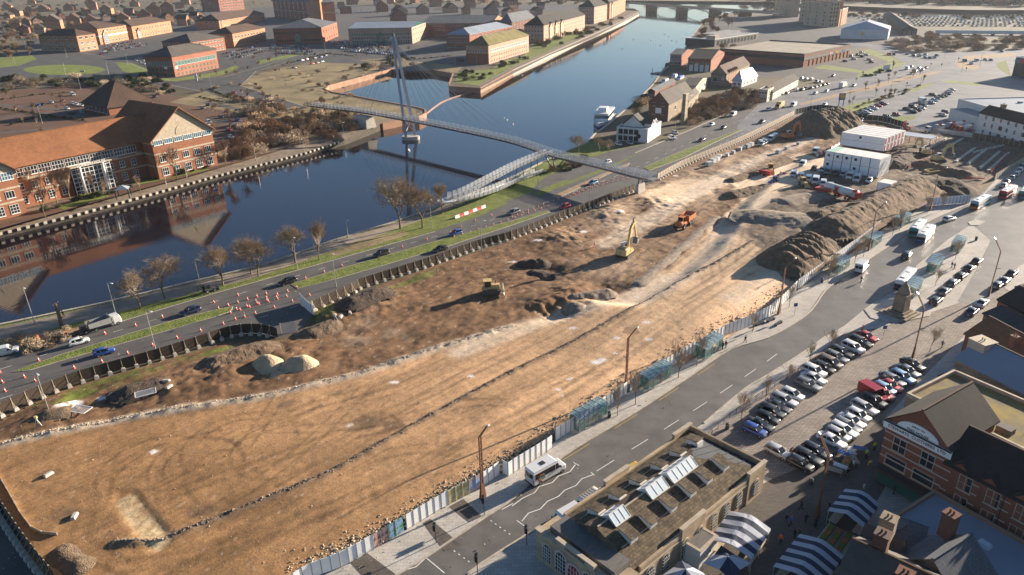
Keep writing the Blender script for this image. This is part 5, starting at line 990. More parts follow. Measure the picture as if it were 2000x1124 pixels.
m_.rings([[(xa,-o,OE-.2),(xa,ym,pk),(xa,OD+o,OE-.2),(xa,OD+o,OE-.5),(xa,ym,pk-.35),(xa,-o,OE-.5)],[(xb,-o,OE-.2),(xb,ym,pk),(xb,OD+o,OE-.2),(xb,OD+o,OE-.5),(xb,ym,pk-.35),(xb,-o,OE-.5)]]); ob(m_,'main_roof','tile_orange')
m_=MB(); m_.bar((-6,ym,pk+.05),(54,ym,pk+.05),.5,.25); ob(m_,'ridge','tile_orange')
# stone bands, window rows
m_=MB()
for z0,z1 in((3.6,4.1),(7.2,7.7)):
 m_.box(-3,-.12,z0,43.4,0,z1); m_.box(43.4,-7.12,z0,68.6,-7,z1); m_.box(43.35,-7.1,z0,43.49,-.1,z1); m_.box(-26.1,-8.12,z0,-2.9,-8,z1); m_.box(68.51,-7,z0,68.63,8,z1)
ob(m_,'stone_bands','trim_stone')
def obwin(x,y,z,w_,h,nx,ny,gl='win_glass',rz=0):
 f,g=win_mesh(w_,h,'trim_white',gl,nx,ny,.14); o_=inst('window',f,OB,(x,y,z),rz); inst('pane',g,o_)
for i in range(10):obwin(.2+i*4.3+.0,0,8.3,3.9,2.2,4,2)
for i in range(10):
 if i in(4,5,6):continue
 obwin(.2+i*4.3,0,4.7,1.9,1.9,2,2)
 obwin(.2+i*4.3,0,.9,1.9,2.2,2,3)
for i in range(6):obwin(45.8+i*4.05,-7.1,10.2-.1,3.4,1.5,4,1,'glass_blue');
for i in range(5):obwin(46.5+i*4.7,-7,4.9,2.6,1.9,3,1); obwin(46.5+i*4.7,-7,.8,2.6,2.4,3,2)
for i in range(6):obwin(-24.2+i*3.7,-8.1,9.6,3.3,1.9,4,2,'glass_blue')
for i in range(5):obwin(-23.5+i*4.3,-8,4.9,2.6,1.9,3,1); obwin(-23.5+i*4.3,-8,.8,2.6,2.4,3,3)
# the tall glazed entrance bay
m_=MB(); m_.box(16,-1.6,-.2,29.4,-.02,7.9); w4=ob(m_,'entrance_bay','win_glass'); m_=MB()
for i in range(10):x=16+i*1.49; m_.box(x-.09,-1.78,-.2,x+.09,-1.61,7.9)
for i in range(6):z=1.2+i*1.2; m_.box(16,-1.75,z-.07,29.4,-1.61,z+.07)
ob(m_,'glazing_bars','trim_white',w4)
for x in(18.6,26.6):m_=MB(); m_.tube((x,-2.4,-.2),(x,-2.4,7.9),.45,n=10); ob(m_,'column','trim_white',w4)
m_=MB(); m_.box(15.5,-2.8,7.9,30,0,8.2); ob(m_,'entrance_canopy','trim_stone',w4)
# ---------------------------------------------------------------- lettering
def text_mesh(body,size,m,ext=.02,align='CENTER',arc=None):
 cu=bpy.data.curves.new('lettering','FONT'); cu.body=body; cu.size=size; cu.extrude=ext; cu.align_x=align
 o=bpy.data.objects.new('lettering',cu); COL.objects.link(o); dg=bpy.context.evaluated_depsgraph_get(); me=bpy.data.meshes.new_from_object(o.evaluated_get(dg)); bpy.data.objects.remove(o); bpy.data.curves.remove(cu)
 me.materials.clear(); me.materials.append(MT[m])
 if arc:
  for v in me.vertices:v.co.y+=arc*(1-(v.co.x/arc/2.2)**2*.0)-arc*(v.co.x/6.2)**2 if arc else 0
 me.update(); return me
mat('letter_white',(.8,.8,.78),rough=.5,var=0); mat('letter_dark',(.06,.02,.015),rough=.6,var=0)
o_=inst('lettering',text_mesh('DUNEDIN HOUSE',1.25,'letter_white'),OB,(22.7,-2.85,7.95)); o_.rotation_euler=(math.pi/2,0,0)
for x in(2,13.5,32,41):
 m_=MB(); m_.tube((x,-.7,7.5),(x,-.7,8.3),.9,1.2,10); ob(m_,'balcony_drum','trim_stone')
b=Bld('office_hall','hall with a big dark red tiled pyramid roof behind the long office',(215,226),(166,207),(302,212),4.2,'brick_office'); b.roof('hip',8.5,'tile_brown',1.2); b.windows('L',1,6,2.2,2.2,.8)
# ================================================================ footbridge
mat('mast_grey',(.34,.36,.40),rough=.4,var=.06,metal=.2); mat('bridge_blue',(.10,.125,.17),rough=.45,var=.05,metal=.2); mat('bridge_white',(.60,.62,.64),rough=.35,var=.05,metal=.3); mat('deck_grey',(.22,.22,.23),rough=.8,var=.1); mat('mesh_panel',(.55,.57,.58),rough=.4,var=.1,alpha=.45,metal=.4); mat('cable',(.30,.31,.33),rough=.4,var=0,metal=.5); mat('concrete',(.46,.42,.36),rough=.85,var=.12,scale=.6,detail=8)
DZ=6.2
BR=thing('footbridge','cable stayed footbridge with twin blue legs and a narrow blue deck across the river','footbridge',P(799,275,WZ))
def bl(v):return Vector(v)-BR.location
def bb(mb,name,m,par=None,loc=None):
 o_=mb.build(name,m,par or BR); return o_
dk=[P(605,205,DZ-1.2),P(650,211,DZ-.5),P(705,217.5,DZ),P(785,231.5,DZ+.2),P(890,252,DZ+.2),P(1000,276,DZ),P(1077,301,DZ),P(1160,321,DZ),P(1247,343,DZ),P(1278,350,DZ)]
dk=smoothpl(dk,4); HWD=2.0
def ribbon(pts,hw,z0,z1,c=None):
 a=offs(pts,hw); b_=offs(pts,-hw); mb=MB(); rg=[]
 for p,q in zip(a,b_):rg.append([bl((p.x,p.y,p.z+z1)),bl((q.x,q.y,q.z+z1)),bl((q.x*.75+p.x*.25,q.y*.75+p.y*.25,q.z+z0)),bl((p.x*.75+q.x*.25,p.y*.75+q.y*.25,p.z+z0))])
 mb.rings(rg); return mb
bb(ribbon(dk,HWD,-.9,-.05),'deck_girder','bridge_blue'); bb(ribbon(dk,HWD-.3,-.05,.03),'walkway','deck_grey')
def railing(pts,hw,side,step,name,h=1.3,lean=.25):
 q=resample(pts,step); e=offs(q,side*hw); e2=offs(q,side*(hw+lean)); m1=MB(); m2=MB()
 for i,(a,b_)in enumerate(zip(e,e2)):
  m1.bar(bl(a),bl(b_)+Vector((0,0,h*.6)),.12,.18); m1.bar(bl(b_)+Vector((0,0,h*.6)),bl(a)+Vector((0,0,h+.25)),.10,.14)
  if i:m1.bar(bl(e2[i-1])+Vector((0,0,h)),bl(e2[i])+Vector((0,0,h)),.07,.07); m2.add([bl(e[i-1]),bl(e[i]),bl(e2[i])+Vector((0,0,h-.1)),bl(e2[i-1])+Vector((0,0,h-.1))],[(0,1,2,3)])
 o_=bb(m1,name,'bridge_white'); bb(m2,'mesh_infill','mesh_panel',o_)
railing(dk,HWD,1,3.0,'railing'); railing(dk,HWD,-1,3.0,'railing')
bs=Vector((0,0,0)); ddir=(dk[16]-dk[8]); ddir.z=0; ddir.normalize(); dn=Vector((-ddir.y,ddir.x,0))
pm=min(dk,key=lambda p:abs(I(p)[0]-789)); top=P(766,64,42.5)
ax_,ay_=P(768,70,42.0).x,P(768,70,42.0).y; top=Vector((ax_,ay_,42.0))
feet=[P(793,268,WZ+1.6),P(811,265,WZ+1.6)]
for i,f_ in enumerate(feet):
 t2=top+Vector((.5-(1-i)*1.0,0,-i*.6)); m_=MB(); m_.bar(bl(f_),bl(t2),1.15,.95); bb(m_,'mast_leg','mast_grey')
m_=MB(); m_.tube(bl(top-Vector((0,0,5))),bl(top+Vector((0,0,1.0))),.75,.55,10); m_.tube(bl(top+Vector((0,0,1))),bl(top+Vector((0,0,3))),.12,n=6); bb(m_,'mast_head','dark_steel')
m_=MB(); a,c_=feet
def onleg(f_,k):return f_+(top-f_)*k
m_.bar(bl(onleg(a,.04)),bl(onleg(c_,.17)),.25,.25); m_.bar(bl(onleg(c_,.04)),bl(onleg(a,.17)),.25,.25); bb(m_,'mast_bracing','bridge_white')
m_=MB(); fc_=(feet[0]+feet[1])/2; L_=bl((fc_.x,fc_.y,WZ)); n_=20; m_.rings([[(L_.x+4.2*math.cos(2*math.pi*i/n_),L_.y+2.6*math.sin(2*math.pi*i/n_),L_.z+z)for i in range(n_)]for z in(-3,1.7)]); bb(m_,'mast_footing','concrete')
ix=[i for i,p in enumerate(dk)]; Ls=[0]
for i in range(1,len(dk)):Ls.append(Ls[-1]+(dk[i]-dk[i-1]).length)
def at_s(s_,side):
 for i in range(1,len(dk)):
  if Ls[i]>=s_:t=(s_-Ls[i-1])/(Ls[i]-Ls[i-1]); p=dk[i-1].lerp(dk[i],t); d=(dk[i]-dk[i-1]).normalized(); return p+Vector((-d.y,d.x,0))*side*(HWD+.1)
 return dk[-1]
sm=min(range(len(dk)),key=lambda i:(dk[i]-pm).length); s0_=Ls[sm]
for side in(1,-1):
 for k in range(8):
  m_=MB(); m_.tube(bl(top-Vector((0,0,.6*k))),bl(at_s(s0_+9+k*10.2,side)),.055,n=4); bb(m_,'stay_cable','cable')
 for k in range(5):
  m_=MB(); m_.tube(bl(top-Vector((0,0,.6*k))),bl(at_s(max(2,s0_-8-k*7.5),side)),.055,n=4); bb(m_,'stay_cable','cable')
 for(ax2,ay2)in((700,236),(716,240)):m_=MB(); m_.tube(bl(top),bl(P(ax2,ay2,5)),.06,n=4); bb(m_,'back_stay','cable')
m_=MB(); e_=at_s(Ls[-1]-6,0); ca=P(712,247); cd_=ddir
for s_,(w1,w2)in((0,(0,0)),):
 q=[ca-cd_*7-dn*3,ca+cd_*6-dn*3,ca+cd_*6+dn*3,ca-cd_*7+dn*3]; q2=[ca-cd_*5-dn*2.2,ca+cd_*5-dn*2.2,ca+cd_*5+dn*2.2,ca-cd_*5+dn*2.2]
 m_.rings([[bl((v.x,v.y,-.2))for v in q],[bl((v.x,v.y,5.0))for v in q2]])
bb(m_,'concrete_abutment','concrete')
# pier and end wall at the site side
pb=P(1250,378); m_=MB(); q=[pb+ddir*s1*a1+dn*s2*a2 for(s1,s2,a1,a2)in((-1,-1,.8,2.2),(1,-1,.8,2.2),(1,1,.8,2.2),(-1,1,.8,2.2))]; q2=[pb+ddir*s1*.5+dn*s2*1.8 for(s1,s2)in((-1,-1),(1,-1),(1,1),(-1,1))]
m_.rings([[bl((v.x,v.y,-.3))for v in q],[bl((v.x,v.y,3.4))for v in q2]]); bb(m_,'concrete_pier','concrete')
m_=MB();
for s2 in(-1.2,1.2):m_.tube(bl(pb+dn*s2+Vector((0,0,3.4))),bl(pb+dn*s2*.8+Vector((0,0,5.3))),.25,n=8)
bb(m_,'pier_column','bridge_blue')
# steel trestles where the ramp leaves the deck
tr=P(1095,340);
for(bx,by,tx,ty)in((1079,332,1066,306),(1085,332,1078,303),(1087,330,1104,309),(1080,328,1086,304)):
 m_=MB(); m_.tube(bl(P(bx,by,0)),bl(P(tx,ty,DZ-.9)),.28,.22,8); bb(m_,'trestle_leg','bridge_blue')
 # ramp: doubles back along the bank, glazed and railed
ru_=[P(1074,299,DZ),P(1040,311,DZ-.3),P(1000,329,DZ-.9),P(960,350,DZ-1.5),P(920,371,DZ-2.2),P(900,380,DZ-2.5),P(873,389,DZ-2.7)]
ru_=smoothpl(ru_,4); lo_=smoothpl([P(880,394,3.2),P(915,387,2.7),P(965,372,1.9),P(1010,352,1.1),P(1060,334,.4)],4)
for pts,nm in((ru_,'upper_ramp'),(lo_,'lower_ramp')):
 o_=bb(ribbon(pts,1.5,-.55,0),nm,'bridge_white'); bb(ribbon(pts,1.3,0,.04),'ramp_surface','deck_grey',o_)
 for sd_ in(1,-1):railing(pts,1.5,sd_,2.2,'ramp_railing',1.35,.1)
m_=MB(); c_=bl(P(872,391,3.3)); m_.rings([ring_(c_.x-2.6,c_.x+2.6,2.4,0,.8),ring_(c_.x-2.6,c_.x+2.6,2.4,.4,.8)].copy()if 0 else[[(c_.x+3*math.cos(2*math.pi*i/14),c_.y+2.6*math.sin(2*math.pi*i/14),c_.z+z)for i in range(14)]for z in(-.5,0)]); bb(m_,'ramp_landing','bridge_white')
for i,p in enumerate(resample(ru_,9)[1:]):
 m_=MB()
 for k in(-1,1):m_.tube(bl((p.x+k*.9,p.y,p.z-.5)),bl((p.x+k*1.7,p.y+.3*k,-.1)),.13,n=6)
 bb(m_,'ramp_support','bridge_blue')
BR.scale=(1,1,1)
# ================================================================ the old road bridge far up the river
mat('iron_grey',(.22,.25,.30),rough=.6,var=.1,scale=.3)
VB=thing('road_bridge','old three arched iron road bridge on stone piers at the far bend','bridge',P(1240,17)); va=P(1238,16); vb=P(1462,34); vd=(vb-va).normalized(); VB.rotation_euler.z=math.atan2(vd.y,vd.x); VL=(vb-va).length
m_=MB(); m_.box(-40,0,6.6,VL+40,16,7.4); m_.build('deck','trim_stone',VB); m_=MB(); m_.box(-40,1,7.4,VL+40,15,7.46); m_.build('carriageway','asphalt_grey',VB)
for y in(0,15.6):
 m_=MB(); m_.box(-40,y,7.4,VL+40,y+.35,8.5)
 for i in range(int(VL/6)):m_.box(i*6,y-.1,7.4,i*6+.7,y+.45,8.8)
 m_.build('parapet','trim_stone',VB)
def fx(px):
 best=0
 for i in range(400):
  s_=VL*i/400; p=va+vd*s_
  if abs(I((p.x,p.y,0))[0]-px)<abs(I((va.x+vd.x*best,va.y+vd.y*best,0))[0]-px):best=s_
 return best
piers=[fx(1262),fx(1320),fx(1383),fx(1440)]
for i,s_ in enumerate(piers):m_=MB(); m_.box(s_-2.5,-1.5,-5,s_+2.5,17.5,7.4); m_.build('pier','stone_rough',VB)
for i in range(3):
 a,c_=piers[i]+2.5,piers[i+1]-2.5; xm=(a+c_)/2; hw=(c_-a)/2
 for y in(.2,15.2):
  m_=MB(); n_=18; up=[(xm-hw+2*hw*k/n_,-1.5+7.2*math.sqrt(max(0,1-((k/n_)*2-1)**2)))for k in range(n_+1)]
  for k in range(n_):(x0,z0),(x1,z1)=up[k],up[k+1]; m_.side([(x0,z0),(x1,z1),(x1,z1+.8),(x0,z0+.8)],y,y+.6)
  for k in range(1,n_):m_.box(up[k][0]-.12,y+.1,up[k][1]+.7,up[k][0]+.12,y+.5,6.6)
  m_.build('arch_rib','iron_grey',VB)
  # log boom, a line of pale floats between basin corner and promontory
fl=MB(); fl.rings([[(-.9,-.5,-.3),(.9,-.5,-.3),(.9,.5,-.3),(-.9,.5,-.3)],[(-.9,-.5,.35),(.9,-.5,.35),(.9,.5,.35),(-.9,.5,.35)],[(-.7,-.3,.5),(.7,-.3,.5),(.7,.3,.5),(-.7,.3,.5)]]); flm=fl.mesh('boom_float','brick_pink')
q=resample(smoothpl([P(831,224,WZ),P(850,209,WZ),P(868,198,WZ),(P(900,187,WZ)),P(934,179,WZ)],4),2.1)
for i,p in enumerate(q[:-1]):
 d=q[i+1]-p; o_=inst('boom_float',flm,None,p,math.atan2(d.y,d.x)); tag(o_,'pale float in the curved boom across the mouth of the basin','float','floats of the boom across the basin mouth')
 # ================================================================ boats
mat('boat_white',(.75,.74,.71),rough=.4,var=.04); mat('boat_blue',(.05,.12,.34),rough=.35,var=.1)
def hull(mb,L,W,z0,z1,bow=.25):
 def ring(f,z):
  a,b_=-L/2,L/2; q=[]
  for t in(0,.3,.6,.8,.92,1):q.append((a+(b_-a)*t,-W/2*f*(1 if t<.6 else max(.03,1-((t-.6)/.4)**1.8)),z))
  return q+[(x,-y,z)for x,y,z in q[::-1]]
 mb.rings([ring(.72,z0),ring(.95,(z0+z1)/2),ring(1,z1)])
BT_=thing('river_cruiser','white river cruiser with a long white roof moored at the near bank','boat',P(1178,240,WZ),hdg((1195,215),(1166,250)))
m_=MB(); hull(m_,22,5.6,-.5,1.5); m_.build('hull','boat_white',BT_); m_=MB(); hull(m_,22.1,5.65,-.4,.5); m_.build('waterline_stripe','boat_blue',BT_)
m_=MB(); m_.rings([ring_(-9,6,2.3,1.5,.4),ring_(-8.8,5.2,2.1,3.7,.4)]); c__=m_.build('cabin','boat_white',BT_); m_=MB(); m_.rings([ring_(-8.95,5.75,2.27,2.2,.4),ring_(-8.9,5.5,2.2,3.2,.4)]); m_.build('window_band','win_glass',c__)
m_=MB(); m_.rings([ring_(-10,6.2,2.6,3.7,.5),ring_(-9.9,6,2.5,3.95,.5)]); m_.build('canopy','boat_white',BT_); m_=MB(); m_.rings([ring_(-2,3.4,1.5,3.95,.3),ring_(-1.8,2.6,1.3,5.3,.3)]); m_.build('wheelhouse','boat_white',BT_)
m_=MB()
for x in range(-10,11,2):
 for y in(-1,1):m_.tube((x,y*2.5*(1 if x<3 else max(.2,1-((x-3)/8)**1.8)),1.5),(x,y*2.5*(1 if x<3 else max(.2,1-((x-3)/8)**1.8)),2.4),.04,n=4)
m_.build('deck_rail','dark_steel',BT_)
BT_.scale=(1.25,1.6,1.5)
B2=thing('barge','blue covered barge moored beside the white river cruiser','boat',P(1193,247,WZ),hdg((1200,235),(1180,258))); m_=MB(); hull(m_,15,3.6,-.4,.9); m_.build('hull','boat_blue',B2); m_=MB(); m_.rings([ring_(-6.5,5,1.5,.9,.3),ring_(-6.3,4.7,1.2,1.9,.3)]); m_.build('tarpaulin','boat_blue',B2)
for i,(x,y,L_,lb,cm)in enumerate([(1300,160,11,'pale blue roofed houseboat by the boat yard pontoon','flat_roof_blue'),(1330,154,13,'long blue covered boat on the yard slipway','boat_blue'),(1305,128,9,'brown wooden launch moored below the boat club balcony','brick_dark'),(1318,151,8,'small grey boat behind the blue covered boat','shed_roof')]):
 z=WZ if i in(2,)else 0; t=thing('boat',lb,'boat',P(x,y,z),hdg((x-8,y+4),(x+8,y-3))); m_=MB(); hull(m_,L_,3,-.2,1.0); m_.build('hull','boat_white' if i!=2 else cm,t); m_=MB(); m_.rings([ring_(-L_*.42,L_*.25,1.3,1,.2),ring_(-L_*.4,L_*.2,1.1,2.1,.2)]); m_.build('cover',cm,t)
pn=thing('pontoon','grey floating pontoon at the boat club','pontoon',P(1300,142,WZ+.1),hdg((1290,146),(1340,140))); m_=MB(); m_.box(-12,-3,-.3,12,3,.5); m_.build('deck','flat_roof_grey',pn); m_=MB()
for x in(-10,0,10):m_.tube((x,3.3,-2),(x,3.3,3.5),.2,n=8)
m_.build('mooring_pile','dark_steel',pn)
# swans and gulls resting on the water
mat('feather',(.75,.74,.72),rough=.8,var=0)
def bird_mesh():
 m_=MB(); rg=[]
 for x,w_,z0,z1 in((-.5,.03,.1,.16),(-.3,.14,0,.26),(0,.2,-.04,.34),(.25,.15,0,.28),(.38,.06,.1,.24)):rg.append([(x,w_*math.cos(a),(z0+z1)/2+(z1-z0)/2*math.sin(a))for a in[2*math.pi*k/8 for k in range(8)]])
 m_.rings(rg); m_.tube((.33,0,.2),(.42,0,.5),.05,.035,6); m_.tube((.40,0,.5),(.60,0,.47),.055,.02,6); return m_.mesh('swan','feather',True)
BM_=bird_mesh()
for i,(x,y)in enumerate([(1016,140),(1020,148),(1028,141),(1012,149),(1040,137),(1237,78),(1300,77),(1321,82),(1258,82),(1278,84),(1290,90),(1305,72),(1330,76),(1215,96),(1340,66),(1298,68),(1312,80),(1325,70),(1335,73),(1271,79),(985,232),(990,236),(1002,244),(905,198),(911,203)]):
 o_=inst('swan',BM_,None,P(x,y,WZ+.02),rnd.uniform(0,6.28),(1.6,)*3); tag(o_,('white bird afloat on the far reach of the river' if x>1200 else 'white bird afloat off the promontory corner' if x>1005 else 'white bird afloat near the boom'),'bird','white birds on the far reach' if x>1200 else 'white birds off the promontory' if x>1005 else 'white birds near the boom')
 # ================================================================ spoil heaps
def heapmat(n_,a,b_,sc=.9):mat(n_,a,col2=b_,rough=.95,scale=sc,detail=10,bump=1.0,bdist=.3)
heapmat('sand',(.40,.29,.175),(.53,.41,.27),.5); heapmat('soil_brown',(.115,.072,.042),(.23,.158,.10)); heapmat('soil_dark',(.055,.038,.027),(.12,.082,.058)); heapmat('rubble_grey',(.20,.155,.115),(.37,.295,.225)); heapmat('soil_umber',(.115,.077,.046),(.22,.155,.098))
def heap(label,m,p0,p1,wpx,h,rough=.5,seed=0,furrow=0,z0=None,pw=1.0,name='spoil_heap',steep=1.15):
 """long or round heap: ridge from p0 to p1 (photo ground points), half width in metres, height in metres"""
 a=P(*p0); c=P(*p1); mid=(a+c)/2; wd=wpx; base=z0 if z0 is not None else hz(mid.x,mid.y)-.25
 L_=(c-a).length/2+wd; ang=math.atan2(c.y-a.y,c.x-a.x)if(c-a).length>.3 else 0; st=max(.3,min(.55,wd/14)); nx=int(2*L_/st)+1; ny=int(2*wd/st)+1
 gx=np.linspace(-L_,L_,nx)[:,None]*np.ones((1,ny)); gy=np.linspace(-wd,wd,ny)[None,:]*np.ones((nx,1)); hl=(c-a).length/2
 d=np.hypot(np.maximum(0,np.abs(gx)-hl),gy)/wd; d=d+.22*(fn(gx+seed*7,gy,1.6/wd,seed,3)-.5)
 hh=h*np.clip(1-d*steep,0,1)**pw; hh=hh/(1+.25*(hh/h)**4); en=np.clip(hh*2/h,0,1)
 hh=hh+en*rough*(fn(gx,gy,.5,seed+3,5)-.45)*h*.35
 if furrow:hh=hh+en*furrow*np.abs(np.sin((gx*.55+gy*.35+1.6*fn(gx,gy,.25,seed))*1.7))*.6
 hh=hh-.4*(d>.98); me=bpy.data.meshes.new(name); idx=np.arange(nx*ny).reshape(nx,ny); q=np.stack([idx[:-1,:-1],idx[1:,:-1],idx[1:,1:],idx[:-1,1:]],-1).reshape(-1,4)
 keep=(hh.ravel()[q]>-.3).any(1); q=q[keep]; me.from_pydata(np.stack([gx.ravel(),gy.ravel(),hh.ravel()],-1).tolist(),[],q.tolist()); me.materials.append(MT[m]); me.update(); bm=bmesh.new(); bm.from_mesh(me); bmesh.ops.delete(bm,geom=[v for v in bm.verts if not v.link_faces],context='VERTS'); bm.to_mesh(me); bm.free()
 o=bpy.data.objects.new(name,me); COL.objects.link(o); o.location=(mid.x,mid.y,base); o.rotation_euler.z=ang; return tag(o,label,'heap')
heap('smaller pale yellow sand pile, left of the pair by the road fence','sand',(523,719),(525,719),3.7,2.7,.08,3,name='sand_pile')
heap('larger pale yellow sand pile with a worn hollow on its left','sand',(576,721),(594,719),3.6,3.0,.12,4,name='sand_pile')
heap('thin spread of sand lying between the two sand piles','sand',(535,736),(560,733),2.4,.7,.3,5,name='sand_pile')
heap('big brown soil hill at the far end of the site','soil_umber',(1590,258),(1632,252),17,11.5,.45,6,.6)
heap('dark furrowed soil pile beside the white hoarding','soil_umber',(1530,528),(1575,503),8.0,5.0,.4,7,1.6,steep=1.1)
heap('broad grey rubble mound in the middle of the site','rubble_grey',(1480,438),(1560,446),9,2.2,.7,8)
heap('long brown spoil bank running along the hoarding','soil_brown',(1622,462),(1785,380),8.6,4.5,.6,9)
heap('brown spoil ridge left of the long bank','soil_brown',(1595,442),(1655,425),7,3.0,.7,10)
heap('dark soil mound at the right end below the excavation','soil_dark',(1790,378),(1855,372),10,5.2,.3,11)
heap('rough brown spoil bank behind the mobile cabins','soil_dark',(1745,325),(1770,300),8,3.0,.8,12)
heap('low ridge of broken soil at the edge of the excavation pits','soil_brown',(1800,325),(1880,345),6,2.4,1.0,13)
heap('jagged dark heap with a deep hollow in the middle of the dark soil','soil_dark',(1040,532),(1082,540),5.2,2.0,1.3,14)
heap('rough dark soil ridge above the yellow bulldozer track','soil_dark',(1022,520),(1060,517),3.0,1.9,1.2,15)
heap('grey gravel berm on the lip of the haul road pit','rubble_grey',(1120,588),(1185,577),2.6,1.9,.4,16)
heap('small pale gravel cone beside the pit','rubble_grey',(1124,606),(1128,606),3.2,1.9,.3,17)
heap('long grey gravel bank climbing beside the haul road','rubble_grey',(1250,556),(1400,428),3.0,.9,.3,18)
heap('curved earth bund at the head of the haul road','soil_umber',(1430,385),(1490,372),5,2.4,.7,19)
heap('low dark soil ridge beside the upper haul road','soil_brown',(1430,355),(1540,315),3.4,1.4,.7,20)
heap('churned dark soil ridge beside the road fence','soil_dark',(690,606),(740,588),4.0,1.5,1.5,21)
heap('churned soil bank right of the site gate','soil_umber',(612,655),(650,640),4,1.4,1.5,22)
heap('scattered broken soil heap left of the site gate','soil_brown',(430,715),(510,690),4.5,1.5,1.4,23)
heap('dark rutted heap near the fallen fence panels','soil_dark',(255,775),(310,760),3.8,1.2,1.6,24)
heap('low olive heap at the left end of the site fence','soil_umber',(95,820),(125,815),2.4,1.0,1.0,25)
heap('rubble strewn ridge below the spoil bank','rubble_grey',(1530,408),(1600,395),5,1.4,.8,26)
heap('rough bank at the bottom left corner of the site','soil_umber',(120,1085),(160,1110),2.6,1.1,1.5,27)
# loose stones along the hoarding and on the bare ground: nobody could count them
def stones(name,label,pts_fn,n,smin,smax,m,seed):
 r_=random.Random(seed); mb=MB()
 for _ in range(n):
  p=pts_fn(r_); s_=r_.uniform(smin,smax)*(1 if r_.random()>.06 else 2.0); z=hz(p.x,p.y); a=r_.uniform(0,6.28); c,s2=math.cos(a),math.sin(a)
  v=[((c*x-s2*y)*s_*r_.uniform(.7,1.3)+p.x,(s2*x+c*y)*s_*r_.uniform(.7,1.3)+p.y,z+zz*s_)for x,y,zz in((-.5,-.5,-.1),(.5,-.4,-.1),(.5,.5,-.1),(-.5,.4,-.1),(-.25,-.3,.5),(.3,-.2,.45),(.25,.3,.55),(-.3,.2,.4))]
  mb.add(v,[(4,5,6,7),(0,1,5,4),(1,2,6,5),(2,3,7,6),(3,0,4,7)])
 o=mb.build(name,m); tag(o,label,'rubble'); o['kind']='stuff'
HB=[(590,1140),(666,1108),(722,1078),(795,1034),(872,988),(935,955),(982,923),(1085,862),(1150,820),(1230,765),(1330,705),(1415,657),(1500,619),(1557,566),(1620,520),(1700,462),(1740,425),(1788,402)]
_hb=offs(PL(HB),1.6)
def along(r_,pts=None,sp=1.2):
 pts=pts or _hb; i=r_.randrange(len(pts)-1); p=pts[i].lerp(pts[i+1],r_.random()); return Vector((p.x+r_.gauss(0,sp),p.y+abs(r_.gauss(0,sp)),0))
mat('rubble_pale',(.34,.27,.19),col2=(.56,.47,.36),rough=.9,scale=1.5)
stones('rubble','pale broken stones banked along the site side of the white hoarding',along,3600,.08,.26,'rubble_pale',1)
_rl=RID[1][0]; stones('rubble','pale stones along the edge of the levelled ground',lambda r_:along(r_,_rl,.5),2200,.07,.22,'rubble_pale',2)
_dk=RID[0][0]; stones('rubble','dark stones in the long windrow across the levelled ground',lambda r_:along(r_,_dk,.35),1800,.08,.24,'rubble_grey',3)
def anywhere(r_):
 while 1:
  p=P(r_.uniform(0,1500),r_.uniform(560,1120))
  if hz(p.x,p.y)>.1:return p
stones('rubble','stray stones scattered over the open site',anywhere,2200,.04,.12,'rubble_pale',4)
# ================================================================ plant and machines
mat('plant_yellow',(.56,.42,.19),rough=.5,var=.15,scale=1.5); mat('plant_orange',(.52,.17,.06),rough=.5,var=.15,scale=1.5); mat('plant_red',(.45,.05,.03),rough=.5,var=.15,scale=1.5); mat('track_grey',(.10,.085,.07),rough=.8,var=.2,scale=2); mat('plant_white',(.70,.69,.66),rough=.5,var=.08)
def tracks(mb,L,W,y,h=.9):
 n=8; prof=[]
 for k in range(n+1):a=math.pi/2+math.pi*k/n; prof.append((-L/2+h/2+h/2*math.cos(a),h/2+h/2*math.sin(a)))
 for k in range(n+1):a=-math.pi/2+math.pi*k/n; prof.append((L/2-h/2+h/2*math.cos(a),h/2+h/2*math.sin(a)))
 mb.side(prof,y-W/2,y+W/2)
 for i in range(int(L/.35)):mb.box(-L/2+.2+i*.35,y-W/2-.02,h-.02,-L/2+.3+i*.35,y+W/2+.02,h+.05)
